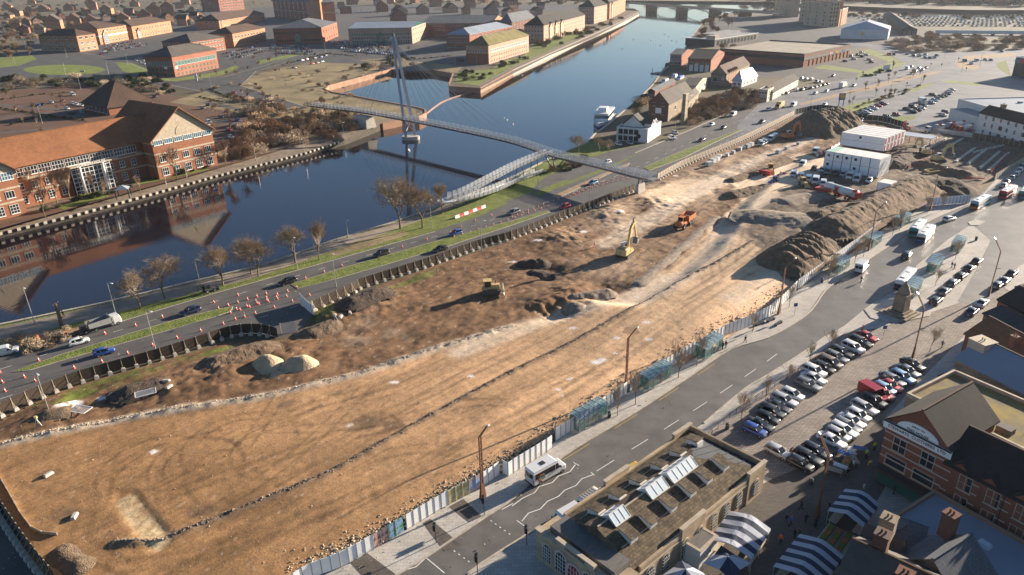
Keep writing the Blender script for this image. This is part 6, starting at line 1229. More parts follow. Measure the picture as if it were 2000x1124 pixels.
def excavator(label,loc,rz,body='plant_yellow',boom_rot=0,s=1.0,boom=((0,2.2),(2.0,6.2),(4.6,5.6)),stick=(5.6,2.6),reach=None):
 t=thing('excavator',label,'excavator',loc,rz); t.scale=(s,)*3
 m_=MB(); tracks(m_,4.6,.7,-1.3); tracks(m_,4.6,.7,1.3); m_.box(-1.2,-1,.35,1.2,1,.95); m_.build('crawler_track','track_grey',t)
 m_=MB(); m_.rings([ring_(-3.0,1.7,1.45,1.05,.3),ring_(-3.0,1.7,1.45,1.5,.3)]); m_.rings([ring_(-3.0,-.3,1.45,1.5,.4),ring_(-2.9,-.35,1.4,2.5,.4),ring_(-2.6,-.5,1.1,2.65,.4)]); m_.box(-.3,-1.4,1.5,1.2,-.35,2.1); h=m_.build('house',body,t)
 m_=MB(); m_.box(-2.6,-.9,2.62,-1.2,.9,2.8); m_.tube((-1.7,.6,2.7),(-1.7,.6,3.2),.09,n=8); m_.build('engine_grille','black_trim',h)
 m_=MB(); m_.box(.05,.42,1.5,.15,1.42,3.05); m_.box(1.55,.42,1.5,1.62,1.42,2.0); m_.box(-.05,.36,3.0,1.65,1.48,3.12)
 for x,y in((.08,.42),(.08,1.4),(1.55,.42),(1.6,1.4)):m_.box(x-.05,y-.05,1.5,x+.05,y+.05,3.05)
 c=m_.build('cab','plant_white',t); m_=MB(); m_.box(.12,.46,1.6,1.57,1.38,2.98); m_.build('cab_glass','car_glass',c)
 b0,b1,b2=[(1.2+x,z)for x,z in boom]; m_=MB()
 for(x0,z0),(x1,z1),w0,w1 in((b0,b1,.35,.5),(b1,b2,.5,.3)):
  dx,dz=x1-x0,z1-z0; L_=math.hypot(dx,dz); nx_,nz_=-dz/L_,dx/L_; m_.side([(x0-nx_*w0,z0-nz_*w0),(x1-nx_*w1,z1-nz_*w1),(x1+nx_*w1,z1+nz_*w1),(x0+nx_*w0,z0+nz_*w0)],-.28,.28)
 bm_=m_.build('boom',body,t); sx,sz=1.2+stick[0],stick[1]; m_=MB(); dx,dz=sx-b2[0],sz-b2[1]; L_=math.hypot(dx,dz); ux,uz=dx/L_,dz/L_; a0=(b2[0]-ux*.9,b2[1]-uz*.9)
 m_.side([(a0[0]+uz*.3,a0[1]-ux*.3),(sx+uz*.15,sz-ux*.15),(sx-uz*.15,sz+ux*.15),(a0[0]-uz*.3,a0[1]+ux*.3)],-.22,.22); st=m_.build('stick',body,t)
 for pa,pb_ in[((b0[0]+.5,y,b0[1]-.2),((b0[0]+b1[0])/2+.4,y,(b0[1]+b1[1])/2))for y in(-.4,.4)]+[((b1[0],0,b1[1]+.55),(a0[0],0,a0[1]+.1))]:m_=MB(); m_.tube(pa,pb_,.1,n=6); m_.build('hydraulic_ram','steel',bm_)
 m_=MB(); m_.side([(sx-.3,sz+.1),(sx+.5,sz),(sx+.75,sz-.8),(sx+.2,sz-1.5),(sx-.7,sz-1.5),(sx-.5,sz-1.3),(sx+.1,sz-1.2),(sx+.45,sz-.7),(sx+.2,sz-.3)],-.65,.65)
 for y in(-.65,.62):m_.side([(sx-.3,sz+.1),(sx+.5,sz),(sx+.75,sz-.8),(sx+.2,sz-1.5),(sx-.7,sz-1.5)],y,y+.03)
 for k in range(5):m_.box(sx-1.0,-.6+k*.28,sz-1.53,sx-.7,-.5+k*.28,sz-1.42)
 m_.build('bucket','steel',t); return t
g=G(1222,500); excavator('yellow tracked excavator with raised boom standing in the middle of the site',g,hdg((1215,495),(1240,478)),'plant_yellow',s=1.05,boom=((0,2.0),(1.2,6.6),(2.8,7.8)),stick=(4.4,3.2))
g=G(1540,272); excavator('orange red excavator with folded arm below the far soil hill',g,hdg((1530,272),(1550,269)),'plant_orange',s=1.1,boom=((0,2.0),(1.6,5.6),(3.6,5.6)),stick=(4.6,2.2))
g=G(1804,303); excavator('yellow excavator farther left in the excavation pits',g,hdg((1810,303),(1780,292)),'plant_yellow',s=.9)
g=G(1832,316); excavator('yellow excavator digging to the right among the foundations',g,hdg((1825,316),(1860,312)),'plant_yellow',s=.95)
g=G(1770,255); excavator('small red excavator beside the far cabins',g,hdg((1770,255),(1755,260)),'plant_red',s=.7)
# bulldozer
t=thing('bulldozer','small yellow bulldozer with a pale blade pushing dark soil','bulldozer',G(959,572),hdg((948,572),(985,570))); t.scale=(1.25,)*3
m_=MB(); tracks(m_,3.2,.55,-1.0,.95); tracks(m_,3.2,.55,1.0,.95); m_.build('crawler_track','track_grey',t)
m_=MB(); m_.rings([ring_(-1.4,1.7,.7,.6,.1),ring_(-1.4,1.7,.7,1.35,.1)]); m_.rings([ring_(.1,1.7,.55,1.35,.1),ring_(.15,1.65,.5,1.75,.1)]); m_.box(-1.5,-.95,.95,-.7,.95,1.25); m_.build('body','plant_yellow',t)
m_=MB();
for x in(-1.2,.0):
 for y in(-.6,.6):m_.box(x-.05,y-.05,1.3,x+.05,y+.05,2.5)
m_.box(-1.4,-.75,2.5,.2,.75,2.62); m_.build('cab','plant_yellow',t); m_=MB(); m_.box(-1.15,-.55,1.35,-.05,.55,2.5); m_.build('cab_glass','car_glass',t)
m_=MB(); m_.rings([[(2.35,y,.05),(2.15,y,.5),(2.3,y,1.1),(2.42,y,1.1),(2.27,y,.5),(2.47,y,.05)]for y in(-1.7,1.7)]); m_.build('blade','plant_white',t); m_=MB()
for y in(-.75,.75):m_.bar((.6,y,.6),(2.2,y,.5),.15,.2)
m_.build('push_arm','plant_yellow',t); m_=MB(); m_.tube((.9,.2,1.75),(.9,.2,2.4),.07,n=8); m_.build('exhaust','black_trim',t)
# dump truck
t=thing('dump_truck','orange articulated dump truck with six big wheels driving toward the camera','dump truck',G(1336,441),hdg((1345,432),(1326,446))); t.scale=(1.05,)*3
m_=MB(); m_.rings([ring_(1.0,4.4,1.2,1.0,.3),ring_(1.0,4.3,1.15,1.9,.3)]); m_.rings([ring_(3.0,4.3,.9,1.9,.3),ring_(3.0,4.2,.8,2.25,.3)]); m_.box(.7,-1.25,1.5,4.4,1.25,1.62); m_.build('tractor_unit','plant_orange',t)
m_=MB(); m_.box(1.3,-.75,3.1,3.0,.75,3.25);
for x in(1.35,2.85):
 for y in(-.68,.68):m_.box(x-.06,y-.06,1.9,x+.06,y+.06,3.1)
m_.build('cab','plant_orange',t); m_=MB(); m_.box(1.4,-.66,1.9,2.85,.66,3.1); m_.build('cab_glass','car_glass',t)
m_=MB(); P5=[(-4.9,2.9),(-3.6,1.4),(.2,1.4),(.5,3.0)]
m_.side([(-4.9,2.75),(-3.6,1.3),(.3,1.3),(.3,1.45),(-3.5,1.45),(-4.8,2.85)],-1.4,1.4)
for y in(-1.5,1.38):m_.side([(-4.9,2.8),(-3.6,1.3),(.3,1.3),(.6,2.9)],y,y+.12)
m_.box(.25,-1.45,1.3,.45,1.45,3.2); m_.build('dump_body','plant_orange',t); m_=MB(); m_.taper(-3.8,-1.35,1.46,.2,1.35,2.3,.5); m_.build('soil_load','soil_dark',t)
m_=MB(); m_.box(-4.2,-.4,.8,1.2,.4,1.25); m_.build('chassis','black_trim',t)
for x in(3.2,-1.2,-2.9):
 for y in(-1.25,1.25):o_=inst('wheel',WHD[0],t,(x,y,.85),0 if y>0 else math.pi); inst('rim',WHD[1],o_)
def backhoe(label,loc,rz,body='plant_yellow',s=1):
 t=thing('backhoe_loader',label,'digger',loc,rz); t.scale=(s,)*3
 m_=MB(); m_.rings([ring_(-1.5,2.2,.6,.7,.15),ring_(-1.5,2.2,.6,1.5,.15)]); m_.build('body',body,t); m_=MB(); m_.box(-1.3,-.75,2.75,.5,.75,2.88)
 for x in(-1.2,.4):
  for y in(-.7,.7):m_.box(x-.05,y-.05,1.3,x+.05,y+.05,2.75)
 m_.build('cab',body,t); m_=MB(); m_.box(-1.15,-.66,1.5,.35,.66,2.74); m_.build('cab_glass','car_glass',t)
 for x,r_ in((-.9,1.55),(1.6,1.1)):
  for y in(-.95,.95):o_=inst('wheel',WH[0],t,(x,y,.33*r_*1.2),0 if y>0 else math.pi,(r_*1.2,)*3); inst('rim',WH[1],o_)
 m_=MB(); m_.bar((.8,-.6,1.4),(2.9,-.6,.6),.15,.22); m_.bar((.8,.6,1.4),(2.9,.6,.6),.15,.22); m_.side([(2.8,.1),(3.6,.05),(3.1,.35),(3.0,.9)],-1.1,1.1); m_.build('loader_bucket',body,t)
 m_=MB(); m_.bar((-1.5,0,1.2),(-2.3,0,3.6),.25,.3); m_.bar((-2.3,0,3.6),(-3.3,0,1.8),.2,.25); m_.side([(-3.5,1.8),(-3.1,1.8),(-3.0,1.1),(-3.5,1.2)],-.3,.3); m_.build('digging_arm',body,t); return t
backhoe('yellow wheeled digger with an upright rear arm left of the parked vans',G(1504,337),hdg((1500,332),(1504,345)),'plant_yellow',1.1)
backhoe('small blue wheeled machine below the yellow digger',G(1512,356),hdg((1515,354),(1500,358)),'boat_blue',.7)
backhoe('yellow and white loader beside the red and white barriers',G(1568,362),hdg((1560,360),(1575,368)),'plant_yellow',.9)
for(x,y,lb,m1)in((1606,379,'red skip shaped trailer in front of the white tanker','plant_red'),(1495,343,'small red compressor trailer near the yellow digger','plant_red'),(1725,262,'red machine body behind the far cabins','plant_red')):
 t=thing('site_trailer',lb,'trailer',G(x,y),hdg((x-5,y),(x+5,y+2))); m_=MB(); m_.taper(-2.2,-1.2,1.9,2.2,1.2,.5,.4); m_.build('body',m1,t); m_=MB(); m_.tube((0,-1.2,.4),(0,-1.0,.4),.4,n=10); m_.tube((0,1.0,.4),(0,1.2,.4),.4,n=10); m_.build('wheel','tyre',t); m_=MB(); m_.bar((2,0,.6),(3.4,0,.5),.1,.1); m_.build('drawbar','dark_steel',t)
def mixer(label,loc,rz,s=1,drum='plant_white',cab='plant_red'):
 t=thing('concrete_mixer',label,'lorry',loc,rz); t.scale=(s,)*3
 m_=MB(); m_.box(-4.2,-.45,.8,4.2,.45,1.1); m_.build('chassis','plant_red',t); m_=MB(); m_.rings([ring_(2.4,4.4,1.2,.8,.25),ring_(2.4,4.4,1.2,2.0,.25),ring_(2.5,4.1,1.15,3.0,.25)]); c=m_.build('cab',cab,t); m_=MB(); m_.box(4.1,-1.0,1.95,4.4,1.0,2.75); m_.build('windscreen','car_glass',c)
 m_=MB(); n=14; rg=[]
 for x,r_,z in((2.0,.5,1.8),(1.4,1.15,2.0),(-.2,1.25,2.25),(-2.2,.95,2.6),(-3.4,.5,2.9)):rg.append([(x,r_*math.cos(2*math.pi*k/n),z+r_*math.sin(2*math.pi*k/n))for k in range(n)])
 m_.rings(rg); m_.build('drum',drum,t,True); m_=MB(); m_.side([(-3.2,3.7),(-4.2,3.9),(-3.8,3.0)],-.6,.6); m_.bar((-4,0,2.4),(-4.8,0,1.4),.4,.1); m_.build('chute','plant_red',t)
 for x in(3.4,-1.2,-2.6):
  for y in(-1,1):o_=inst('wheel',WHB[0],t,(x,y,.5),0 if y>0 else math.pi); inst('rim',WHB[1],o_)
mixer('concrete mixer with a white drum and red frame below the barriers',G(1650,388),hdg((1655,387),(1640,381)),1.0)
for i,(x,y,lb,cb)in enumerate(((1848,254,'concrete mixer with a pale blue drum behind the pits','plant_white'),(1822,258,'concrete mixer left of the pale blue one','plant_white'),(1868,252,'red cabbed mixer in the lorry group','plant_red'),(1884,258,'mixer at the right end of the lorry group','plant_red'))):mixer(lb,G(x,y),hdg((x,y),(x-9,y+1)),.9,'flat_roof_blue' if i<2 else 'plant_white',cb)
# white tank trailer
t=thing('silo_tank','long white horizontal tank lying beside the red and white barriers','tank',G(1642,383),hdg((1612,368),(1668,385))); m_=MB(); n=16
m_.rings([[(x,r_*math.cos(2*math.pi*k/n),1.9+r_*math.sin(2*math.pi*k/n))for k in range(n)]for x,r_ in((-6,.9),(-5.8,1.25),(5.6,1.25),(6,.8))]); m_.build('tank','plant_white',t,True); m_=MB()
for x in(-4,0,4):m_.box(x-.2,-1.1,0,x+.2,1.1,1.0)
m_.build('cradle','plant_red',t); m_=MB(); m_.box(5.6,-1,.3,6.6,1,2.6); m_.build('pump_housing','plant_red',t)
# ---- cabins
mat('cabin_white',(.80,.81,.82),rough=.55,var=.06,scale=.4); mat('cabin_roof',(.70,.69,.66),rough=.7,var=.12,scale=.5); mat('cabin_roof_green',(.38,.58,.48),rough=.7,var=.1)
c0=G(1607,330); c1=G(1712,352); cdv=(c1-c0); cdv.z=0; CW=cdv.length/6; cdv.normalize(); cang=math.atan2(cdv.y,cdv.x); CD=9.0; CHh=tall((1607,330),297)/2
wm_=win_mesh(.9,.9,'cladding_dark','win_glass',1,1,.06,False)
def cabin(name,label,loc,ang,W,D,Hh,win,roofm='cabin_roof',door=False,ribs=True):
 t=thing(name,label,'site cabin',loc,ang); m_=MB(); m_.box(.06,0,.02,W-.06,D,Hh-.04)
 for k in range(int(D/.6)):m_.box(.0,k*.6,.1,.06,k*.6+.3,Hh-.1); m_.box(W-.06,k*.6,.1,W,k*.6+.3,Hh-.1)
 m_.build('body','cabin_white',t); m_=MB(); m_.box(.02,-.03,Hh-.06,W-.02,D+.02,Hh+.06); m_.box(0,-.05,Hh-.1,W,.0,Hh+.1); r_=m_.build('roof',roofm,t)
 m_=MB(); m_.box(.0,-.045,0,W,-.002,.12);
 for x in(0,W-.09):m_.box(x,-.05,0,x+.09,-.001,Hh)
 m_.build('corner_frame','cladding_dark',t)
 if win:o_=inst('window',wm_[0],t,(W*.45,0,Hh*.45)); inst('pane',wm_[1],o_)
 return t
BW_=['first','second','third','fourth','fifth','sixth']
for lv in range(2):
 for i in range(6):
  p=c0+cdv*(i*CW); p.z=c0.z+.1+lv*CHh; win=(lv==1 and i<4)or(lv==0 and i in(0,3))
  cabin('site_cabin',f'{"upper" if lv else "lower"} white site cabin, {BW_[i]} from left in the two storey block'+(', green roofed' if lv and i==0 else ''),p,cang,CW,CD,CHh,win,'cabin_roof_green' if(lv and i==0)else 'cabin_roof')
bk0=G(1640,296)
perp=Vector((-cdv.y,cdv.x,0)); long_dir=(G(1700,305)-G(1640,291)); long_dir.z=0; LL=long_dir.length+3; long_dir.normalize()
for i in range(6):
 for lv in range(2):
  p=G(1636,294)+perp*(i*3.3+1.0); p.z=c0.z+.1+lv*2.5; t=cabin('site_cabin',f'{"upper" if lv else "lower"} sideways white cabin, {BW_[i]} row back behind the two storey block',p,cang,LL,2.9,2.5,lv==1 and i==0,'cabin_roof'); m_=MB(); m_.box(LL-.01,.6,.2,LL+.05,1.6,2.2); m_.build('red_door','plant_red',t)
cabin('site_cabin','single white store cabin right of the two storey block',G(1711,374),cang,4.0,5.0,3.0,False,'cabin_roof')
t=thing('stair_tower','white steel stair at the right end of the two storey cabins','stair',c0+cdv*(6*CW+.4),cang); m_=MB()
for k in range(14):m_.box(0,1+k*.42,.3+k*.37*CHh/2.8,1.2,1.4+k*.42,.36+k*.37*CHh/2.8)
m_.bar((0,1,.3),(0,7,CHh*2-.6),.08,.3); m_.bar((1.2,1,.3),(1.2,7,CHh*2-.6),.08,.3); m_.build('steps','galvanised',t); m_=MB();
for y in(0,1.2):m_.bar((y,1,1.3),(y,7,CHh*2+.4),.06,.06)
for k in range(7):m_.tube((0,1+k,.3+k*.9),(0,1+k,1.3+k*.9),.03,n=4); m_.tube((1.2,1+k,.3+k*.9),(1.2,1+k,1.3+k*.9),.03,n=4)
m_.build('handrail','galvanised',t)
t=thing('open_shed','long grey roofed open shelter behind the far cabins','shelter',G(1716,272),cang); m_=MB(); m_.box(-2,0,2.9,20,7,3.1); m_.build('roof','shed_roof',t); m_=MB()
for x in(-1.8,5,12,19.8):
 for y in(.2,6.8):m_.box(x-.1,y-.1,0,x+.1,y+.1,2.9)
m_.build('post','plant_red',t)
# ---- red and white barriers: each block its own thing
bar=MB(); bar.side([(-.3,0),(.3,0),(.28,.2),(.12,.4),(.1,.95),(-.1,.95),(-.12,.4),(-.28,.2)],-.95,.95)
BARM={c:bar.mesh('barrier_block',m1)for c,m1 in(('red','cone_orange'),('white','plant_white'))}
MT['cone_orange'].name='cone_orange'; mat('barrier_red',(.55,.04,.04),rough=.5,var=.1); BARM['red']=bar.mesh('barrier_block','barrier_red')
def barriers(pts,place,grp,z=0,step=2.0):
 q=resample([G(*p)if z is None else P(*p,z)for p in pts],step);
 for i in range(len(q)-1):
  d=q[i+1]-q[i]; c='red' if i%2 else 'white'; o_=inst('barrier_block',BARM[c],None,q[i],math.atan2(d.y,d.x)-math.pi/2); tag(o_,f'{c} barrier block, {ordw(i)} from left, {place}','barrier',grp)
barriers([(1526,341),(1570,352),(1612,363),(1612,366)],'in front of the parked vans','barriers in front of the parked vans',None)
barriers([(893,426),(960,401)],'on the verge below the ramp','barriers on the verge below the ramp')
barriers([(883,420),(888,418)],'set apart left of the ramp verge','barriers left of the ramp verge')
barriers([(1596,305),(1640,282),(1700,252)],'along the concrete access road','barriers along the access road',None,2.0)
sheet('access_road',[G(*q)+Vector((0,0,.0))for q in((1545,330),(1590,312),(1640,280),(1690,250),(1720,238),(1700,236),(1655,252),(1600,288),(1555,318))],2.45,'asphalt_grey')if False else None
# blocks, bundles and bits lying about
mat('pallet_blocks',(.42,.44,.44),rough=.8,var=.2,scale=2); cr=MB(); cr.box(-1,-.6,.12,1,.6,1.1); cr.box(-1.0,-.62,0,1.0,-.4,.118); cr.box(-1.0,.4,0,1.0,.62,.118)
crm=cr.mesh('block_stack','pallet_blocks');
for i,(x,y,s_)in enumerate(((1385,324,1.4),(1392,318,1.4),(1400,314,1.3),(1405,309,1.2),(1445,294,1.2),(1452,291,1.2),(1460,288,1.2),(1467,285,1.2),(1485,279,1.1),(1420,305,1),(1432,300,1),(1521,300,1.3),(1537,292,1.0),(1560,283,1.0),(1493,276,1.2))):
 o_=inst('block_stack',crm,None,G(x,y),hdg((1385,324),(1467,285))+rnd.uniform(-.3,.3),(s_,)*3); tag(o_,f'grey stack of wrapped material, {ordw(i)} from the left along the upper road fence','stack','stacks of material by the upper fence')
 # foundations in the shaded excavation
mat('foundation',(.50,.46,.40),rough=.9,var=.15)
for i,pts in enumerate(([(1790,300),(1830,270)],[(1806,296),(1848,272)],[(1866,318),(1905,290)],[(1890,322),(1925,296)],[(1915,330),(1952,298)],[(1930,336),(1970,300)],[(1840,296),(1880,272)],[(1900,300),(1960,285)])):
 a=G(*pts[0]); c_=G(*pts[1]); m_=MB(); o_=None; d=c_-a; L_=math.hypot(d.x,d.y); m_.box(0,-.35,-.3,L_,.35,.55)
 for k in range(int(L_/3)):m_.box(k*3+.2,-.55,-.3,k*3+1.0,.55,.7)
 o_=m_.build('foundation_wall','foundation'); o_.location=a; o_.rotation_euler=(0,0,math.atan2(d.y,d.x)); tag(o_,f'pale concrete foundation strip, {ordw(i)} of those laid across the excavation','foundation','foundation strips in the excavation')
m_=MB()
for a_,b_ in(((0,0),(5,0)),((5,0),(5,3)),((5,3),(0,3)),((0,3),(0,0))):m_.bar((a_[0],a_[1],.6),(b_[0],b_[1],.6),.3,.5)
o_=m_.build('trench_box','plant_yellow',None); o_.location=G(1818,340); o_.rotation_euler.z=.3; tag(o_,'yellow open trench frame in the soil below the excavators','trench frame')
for i,pts in enumerate(([(1790,325),(1803,316),(1830,315)],[(1935,340),(1968,303)],[(1885,352),(1925,352)],[(1730,318),(1790,332)],[(1780,268),(1800,262)])):
 q=resample([G(*p)for p in pts],2.2); m_=MB(); a=q[0]
 for j in range(len(q)-1):
  p0_,p1_=q[j]-a,q[j+1]-a; m_.tube(p0_,p0_+Vector((0,0,1.1)),.05,n=4); m_.bar(p0_+Vector((0,0,1)),p1_+Vector((0,0,1)),.05,.18); m_.bar(p0_+Vector((0,0,.5)),p1_+Vector((0,0,.5)),.05,.3)
 o_=m_.build('edge_barrier','barrier_red'); o_.location=a; tag(o_,['red mesh barrier curving round the pit beside the digging excavator','long red barrier along the right side of the excavation','red barrier run low at the front of the excavation','red barrier behind the single white cabin','short red barrier at the far corner of the excavation'][i],'barrier')
 # fallen fence panels, timber
for i,(x,y,a,w_,h_,lb)in enumerate(((285,771,.5,3.4,2.0,'mesh fence panel lying flat on the dark soil'),(157,803,1.3,2.0,3.6,'second fallen fence panel, nearer the corner lamp'))):
 t=thing('fallen_panel',lb,'fence panel',G(x,y)+Vector((0,0,.35)),a); m_=MB()
 for q in((-w_/2,-h_/2,w_/2,-h_/2),(w_/2,-h_/2,w_/2,h_/2),(w_/2,h_/2,-w_/2,h_/2),(-w_/2,h_/2,-w_/2,-h_/2)):m_.bar((q[0],q[1],.05),(q[2],q[3],.05),.12,.08)
 m_.build('frame','plant_white',t); m_=MB(); m_.add([(-w_/2,-h_/2,.05),(w_/2,-h_/2,.05),(w_/2,h_/2,.05),(-w_/2,h_/2,.05)],[(0,1,2,3)]); m_.build('mesh','mesh_panel',t)
for i,(x,y,lb)in enumerate(((655,240,''),(656,629,'surveyor tripod with a white instrument near the site gate'),(1100,440,'yellow and black survey machine by the upper fence'),(75,832,'yellow topped survey tripod at the left corner of the site'))):
 if not lb:continue
 t=thing('survey_tripod',lb,'tripod',G(x,y)); m_=MB()
 for k in range(3):m_.bar((0,0,1.5),(.6*math.cos(k*2.1),.6*math.sin(k*2.1),0),.06,.06)
 m_.build('legs','plant_white',t); m_=MB(); m_.rings([ring_(-.25,.25,.2,1.5,.08),ring_(-.25,.25,.2,1.9,.08)]); m_.build('instrument','plant_yellow' if i>1 else 'plant_white',t)
for i,(x,y)in enumerate(((665,620),(683,612),(150,800),(325,745),(330,757),(95,928),(145,1010))):
 m_=MB(); m_.taper(-.7,-.4,0,.7,.3,.4,.12); o_=m_.build('concrete_block','concrete'); o_.location=G(x,y); o_.rotation_euler.z=rnd.uniform(0,3); tag(o_,['pale block lying right of the site gate','farther pale block beside the road fence grass','pale block by the second fallen panel','loose slab near the sand piles fence','loose slab below the curved fence','broken slab on the left edge of the levelled ground','broken slab casting a shadow above the corner','small slab on the track scarred ground','small pale slab near the frost patches'][i],'concrete block')
 # ================================================================ the street side
PV=[(520,1200),(560,1160)]+HB+[(1900,396),(1945,352),(2010,308),(2400,200),(2700,700),(2700,1300),(1500,1400)]
sheet('town_paving',PL(PV),.004,'paving')
KL=[(700,1170),(775,1124),(832,1089),(945,1013),(1000,976),(1100,892),(1180,843),(1260,794),(1350,734),(1425,684),(1500,660),(1550,633),(1585,606),(1612,568),(1640,547),(1670,527),(1700,505),(1745,475),(1790,446),(1830,425),(1870,408),(1905,392),(1950,356),(2010,318),(2100,270)]
KR=[(840,1200),(910,1124),(1000,1063),(1060,1027),(1220,925),(1375,827),(1455,760),(1500,733),(1575,685),(1612,658),(1650,636),(1690,603),(1745,568),(1800,515),(1850,470),(1895,440),(1960,432),(2100,420),(2200,400)]
sheet('high_street',PL(KL)+PL(KR[::-1]),.012,'asphalt_worn')
sheet('junction_road',PL([(1880,400),(1960,350),(2100,290),(2200,420),(1990,520),(1960,560),(1920,600),(1870,590),(1905,530),(1935,470),(1900,440)]),.016,'asphalt_worn')
sheet('market_setts',PL([(1380,850),(1455,795),(1560,720),(1650,650),(1720,640),(1850,600),(1960,560),(2000,590),(1900,640),(1800,740),(1700,850),(1640,900),(1560,960),(1470,920)]),.008,'setts')
sheet('market_floor',PL([(1640,880),(1720,820),(1760,900),(1700,1000),(1600,1200),(1200,1300),(1100,1100),(1290,1050),(1500,940)]),.009,'setts_dark')
sheet('side_pavement',PL([(905,1135),(1010,1066),(1070,1030),(1060,1120),(1020,1180),(860,1210)]),.020,'paving')
for a,b_ in(((690,1072),(800,1124)),((840,1000),(900,1050)),((880,970),(960,1025))):pass
for pts in([(683,1098),(716,1080),(775,1124),(730,1150)],[(826,1022),(840,1014),(902,1065),(868,1078)],[(877,990),(905,975),(940,1008),(915,1020)]):sheet('paving_band',PL(pts),.024,'setts_dark')
def kerbline(pts,w_=.3,h=.12):
 q=smoothpl(PL(pts),3); a=offs(q,w_/2); b_=offs(q,-w_/2); mb=MB(); mb.rings([[(x.x,x.y,0),(x.x,x.y,h),(y.x,y.y,h),(y.x,y.y,0)]for x,y in zip(a,b_)]); struct(mb.build('kerb','kerb'))
kerbline(KL); kerbline(KR[:4]); kerbline(KR[5:10])
kerbed('bus_island',[(1688,606),(1700,596),(1742,572),(1790,520),(1852,468),(1890,446),(1902,458),(1888,500),(1850,555),(1825,600),(1815,618),(1770,628),(1730,630),(1700,622)],'paving')
kerbed('splitter_island',[(1890,435),(1905,430),(1925,433),(1912,441),(1895,441)],'paving')
def zig(pts):line_run(pts,.14,z=.03)
zig([(1000,989),(1022,973),(1044,963),(1053,951),(1079,943),(1090,931),(1113,922),(1124,908)]); zig([(1019,1019),(1032,1003),(1055,995),(1069,980),(1091,970),(1103,958),(1125,949),(1136,936),(1158,928)])
zig([(1120,904),(1131,910)]); zig([(1154,923),(1161,929)]); zig([(1009,1017),(1027,1030)]); zig([(792,1114),(812,1108),(832,1090)]); zig([(832,1090),(868,1120)]); zig([(980,996),(1002,984)])
line_run([(1165,921),(1245,871),(1320,825),(1420,760),(1500,705),(1560,660)],.12,dash=(4,4))
line_run([(1100,899),(1180,850),(1260,801),(1350,741),(1430,689)],.1,'yellow_line',dash=(6,6))
for k in range(2):line_run([(958+k*-72,1017+k*59),(998-k*82+10,1053+k*52)],.15,dash=(.3,.6))
# ---- hoarding: each run is one fence; its panels and posts are parts
mat('panel_white',(.82,.82,.81),col2=(.92,.92,.91),rough=.5,scale=.5); mat('post_grey',(.36,.38,.36),rough=.6,var=.1); mat('hoard_market',(.10,.03,.03),col2=(.60,.42,.36),rough=.5,scale=1.1,detail=6,lo=.42,hi=.56); mat('hoard_field',(.55,.40,.06),col2=(.75,.74,.62),rough=.5,scale=.9,lo=.45,hi=.6); mat('hoard_photo',(.06,.20,.03),col2=(.22,.38,.62),rough=.5,scale=1.4,detail=6,lo=.42,hi=.56); mat('hoard_photo_sky',(.50,.33,.18),col2=(.20,.36,.72),rough=.5,scale=.7,detail=4,lo=.42,hi=.55)
def fence(name,label,pts,step,h,pm,qm,pw=.1,block=None,skip=(),cap=None,dbl=0,z=0,lean=0):
 q=resample(smoothpl(PL(pts),3),step); t=thing(name,label,'fence',q[0]); n=len(q)-1
 pp=MB(); pp.box(0,-.025,.08,step,.025,h); pme=pp.mesh('panel',pm); po=MB(); po.box(-pw/2,-pw/2-.03,0,pw/2,pw/2+.03,h+.06)
 if block:po.bar((0,-1.0*block,.6),(0,-.05,h*.75),.08,.08)
 pom=po.mesh('post',qm); bk=MB(); bk.taper(-.4,-1.3,0,.4,-.45,.62,.1); bkm=bk.mesh('ballast_block','concrete')
 for i in range(n):
  d=q[i+1]-q[i]; a=math.atan2(d.y,d.x); xx=I(q[i])[0]; sw=next((m_ for a_,b_,m_ in skip if a_<=xx<b_),None)
  o=inst('panel',pme,t,q[i]-q[0],a,(d.length/step,1,1))
  if sw:o.material_slots[0].link='OBJECT'; o.material_slots[0].material=MT[sw]; o['label']='panel printed with a colourful picture'
  inst('post',pom,t,q[i]-q[0],a)
  if block:inst('ballast_block',bkm,t,q[i]-q[0],a)
 return t
mat('fence_mesh',(.035,.03,.024),col2=(.16,.085,.04),rough=.9,scale=6,lo=.5,hi=.7); mat('fence_ply',(.33,.28,.22),col2=(.40,.34,.27),rough=.8,scale=.8)
fence('site_fence','dark panelled site fence on pale blocks along the left end of the road',FENCE[1:7],2.35,2.3,'fence_mesh','trim_stone',block=1)
fence('site_fence','curved dark panelled site fence left of the mesh gate',[(412,669),(440,659),(475,652),(515,652),(549,662)],2.2,2.3,'fence_mesh','trim_stone',block=1)
fence('site_fence','long dark panelled site fence between the gate and the footbridge pier',[(612,606)]+FENCE2[2:],2.35,2.3,'fence_mesh','trim_stone',block=1)
fence('site_fence','pale timber site fence on white blocks beyond the footbridge',FENCE3,2.4,2.3,'fence_ply','trim_stone',block=1)
fence('site_fence','dark site fence curving behind the far soil hill',[(1553,224),(1600,215),(1640,221),(1675,234),(1716,237),(1745,244),(1775,253)],2.4,2.6,'cladding_dark','trim_white')
fence('site_fence','dark site fence in front of the white rendered terrace',[(1900,272),(1960,283),(2030,300)],2.4,2.6,'cladding_dark','trim_stone')
fence('mesh_fence','pale wire fence between the supermarket car park and the pits',[(1776,254),(1800,258),(1850,263),(1900,270)],2.5,2,'mesh_panel','galvanised')
fence('gate_hoarding','short run of white panels jutting from the fence at the gate',[(587,592),(600,606),(617,619)],1.2,2.6,'panel_white','post_grey')
fence('mesh_gate','white framed mesh gate across the site entrance',[(550,652),(575,649),(604,640)],3.0,2.4,'mesh_panel','trim_white')
fence('hoarding','white hoarding with two bright picture panels at the bottom end of the street',[(560,1160),(610,1130),(666,1108),(722,1078),(795,1034)],1.2,2.5,'panel_white','post_grey',skip=[(722,757,'hoard_market'),(757,795,'hoard_photo')])
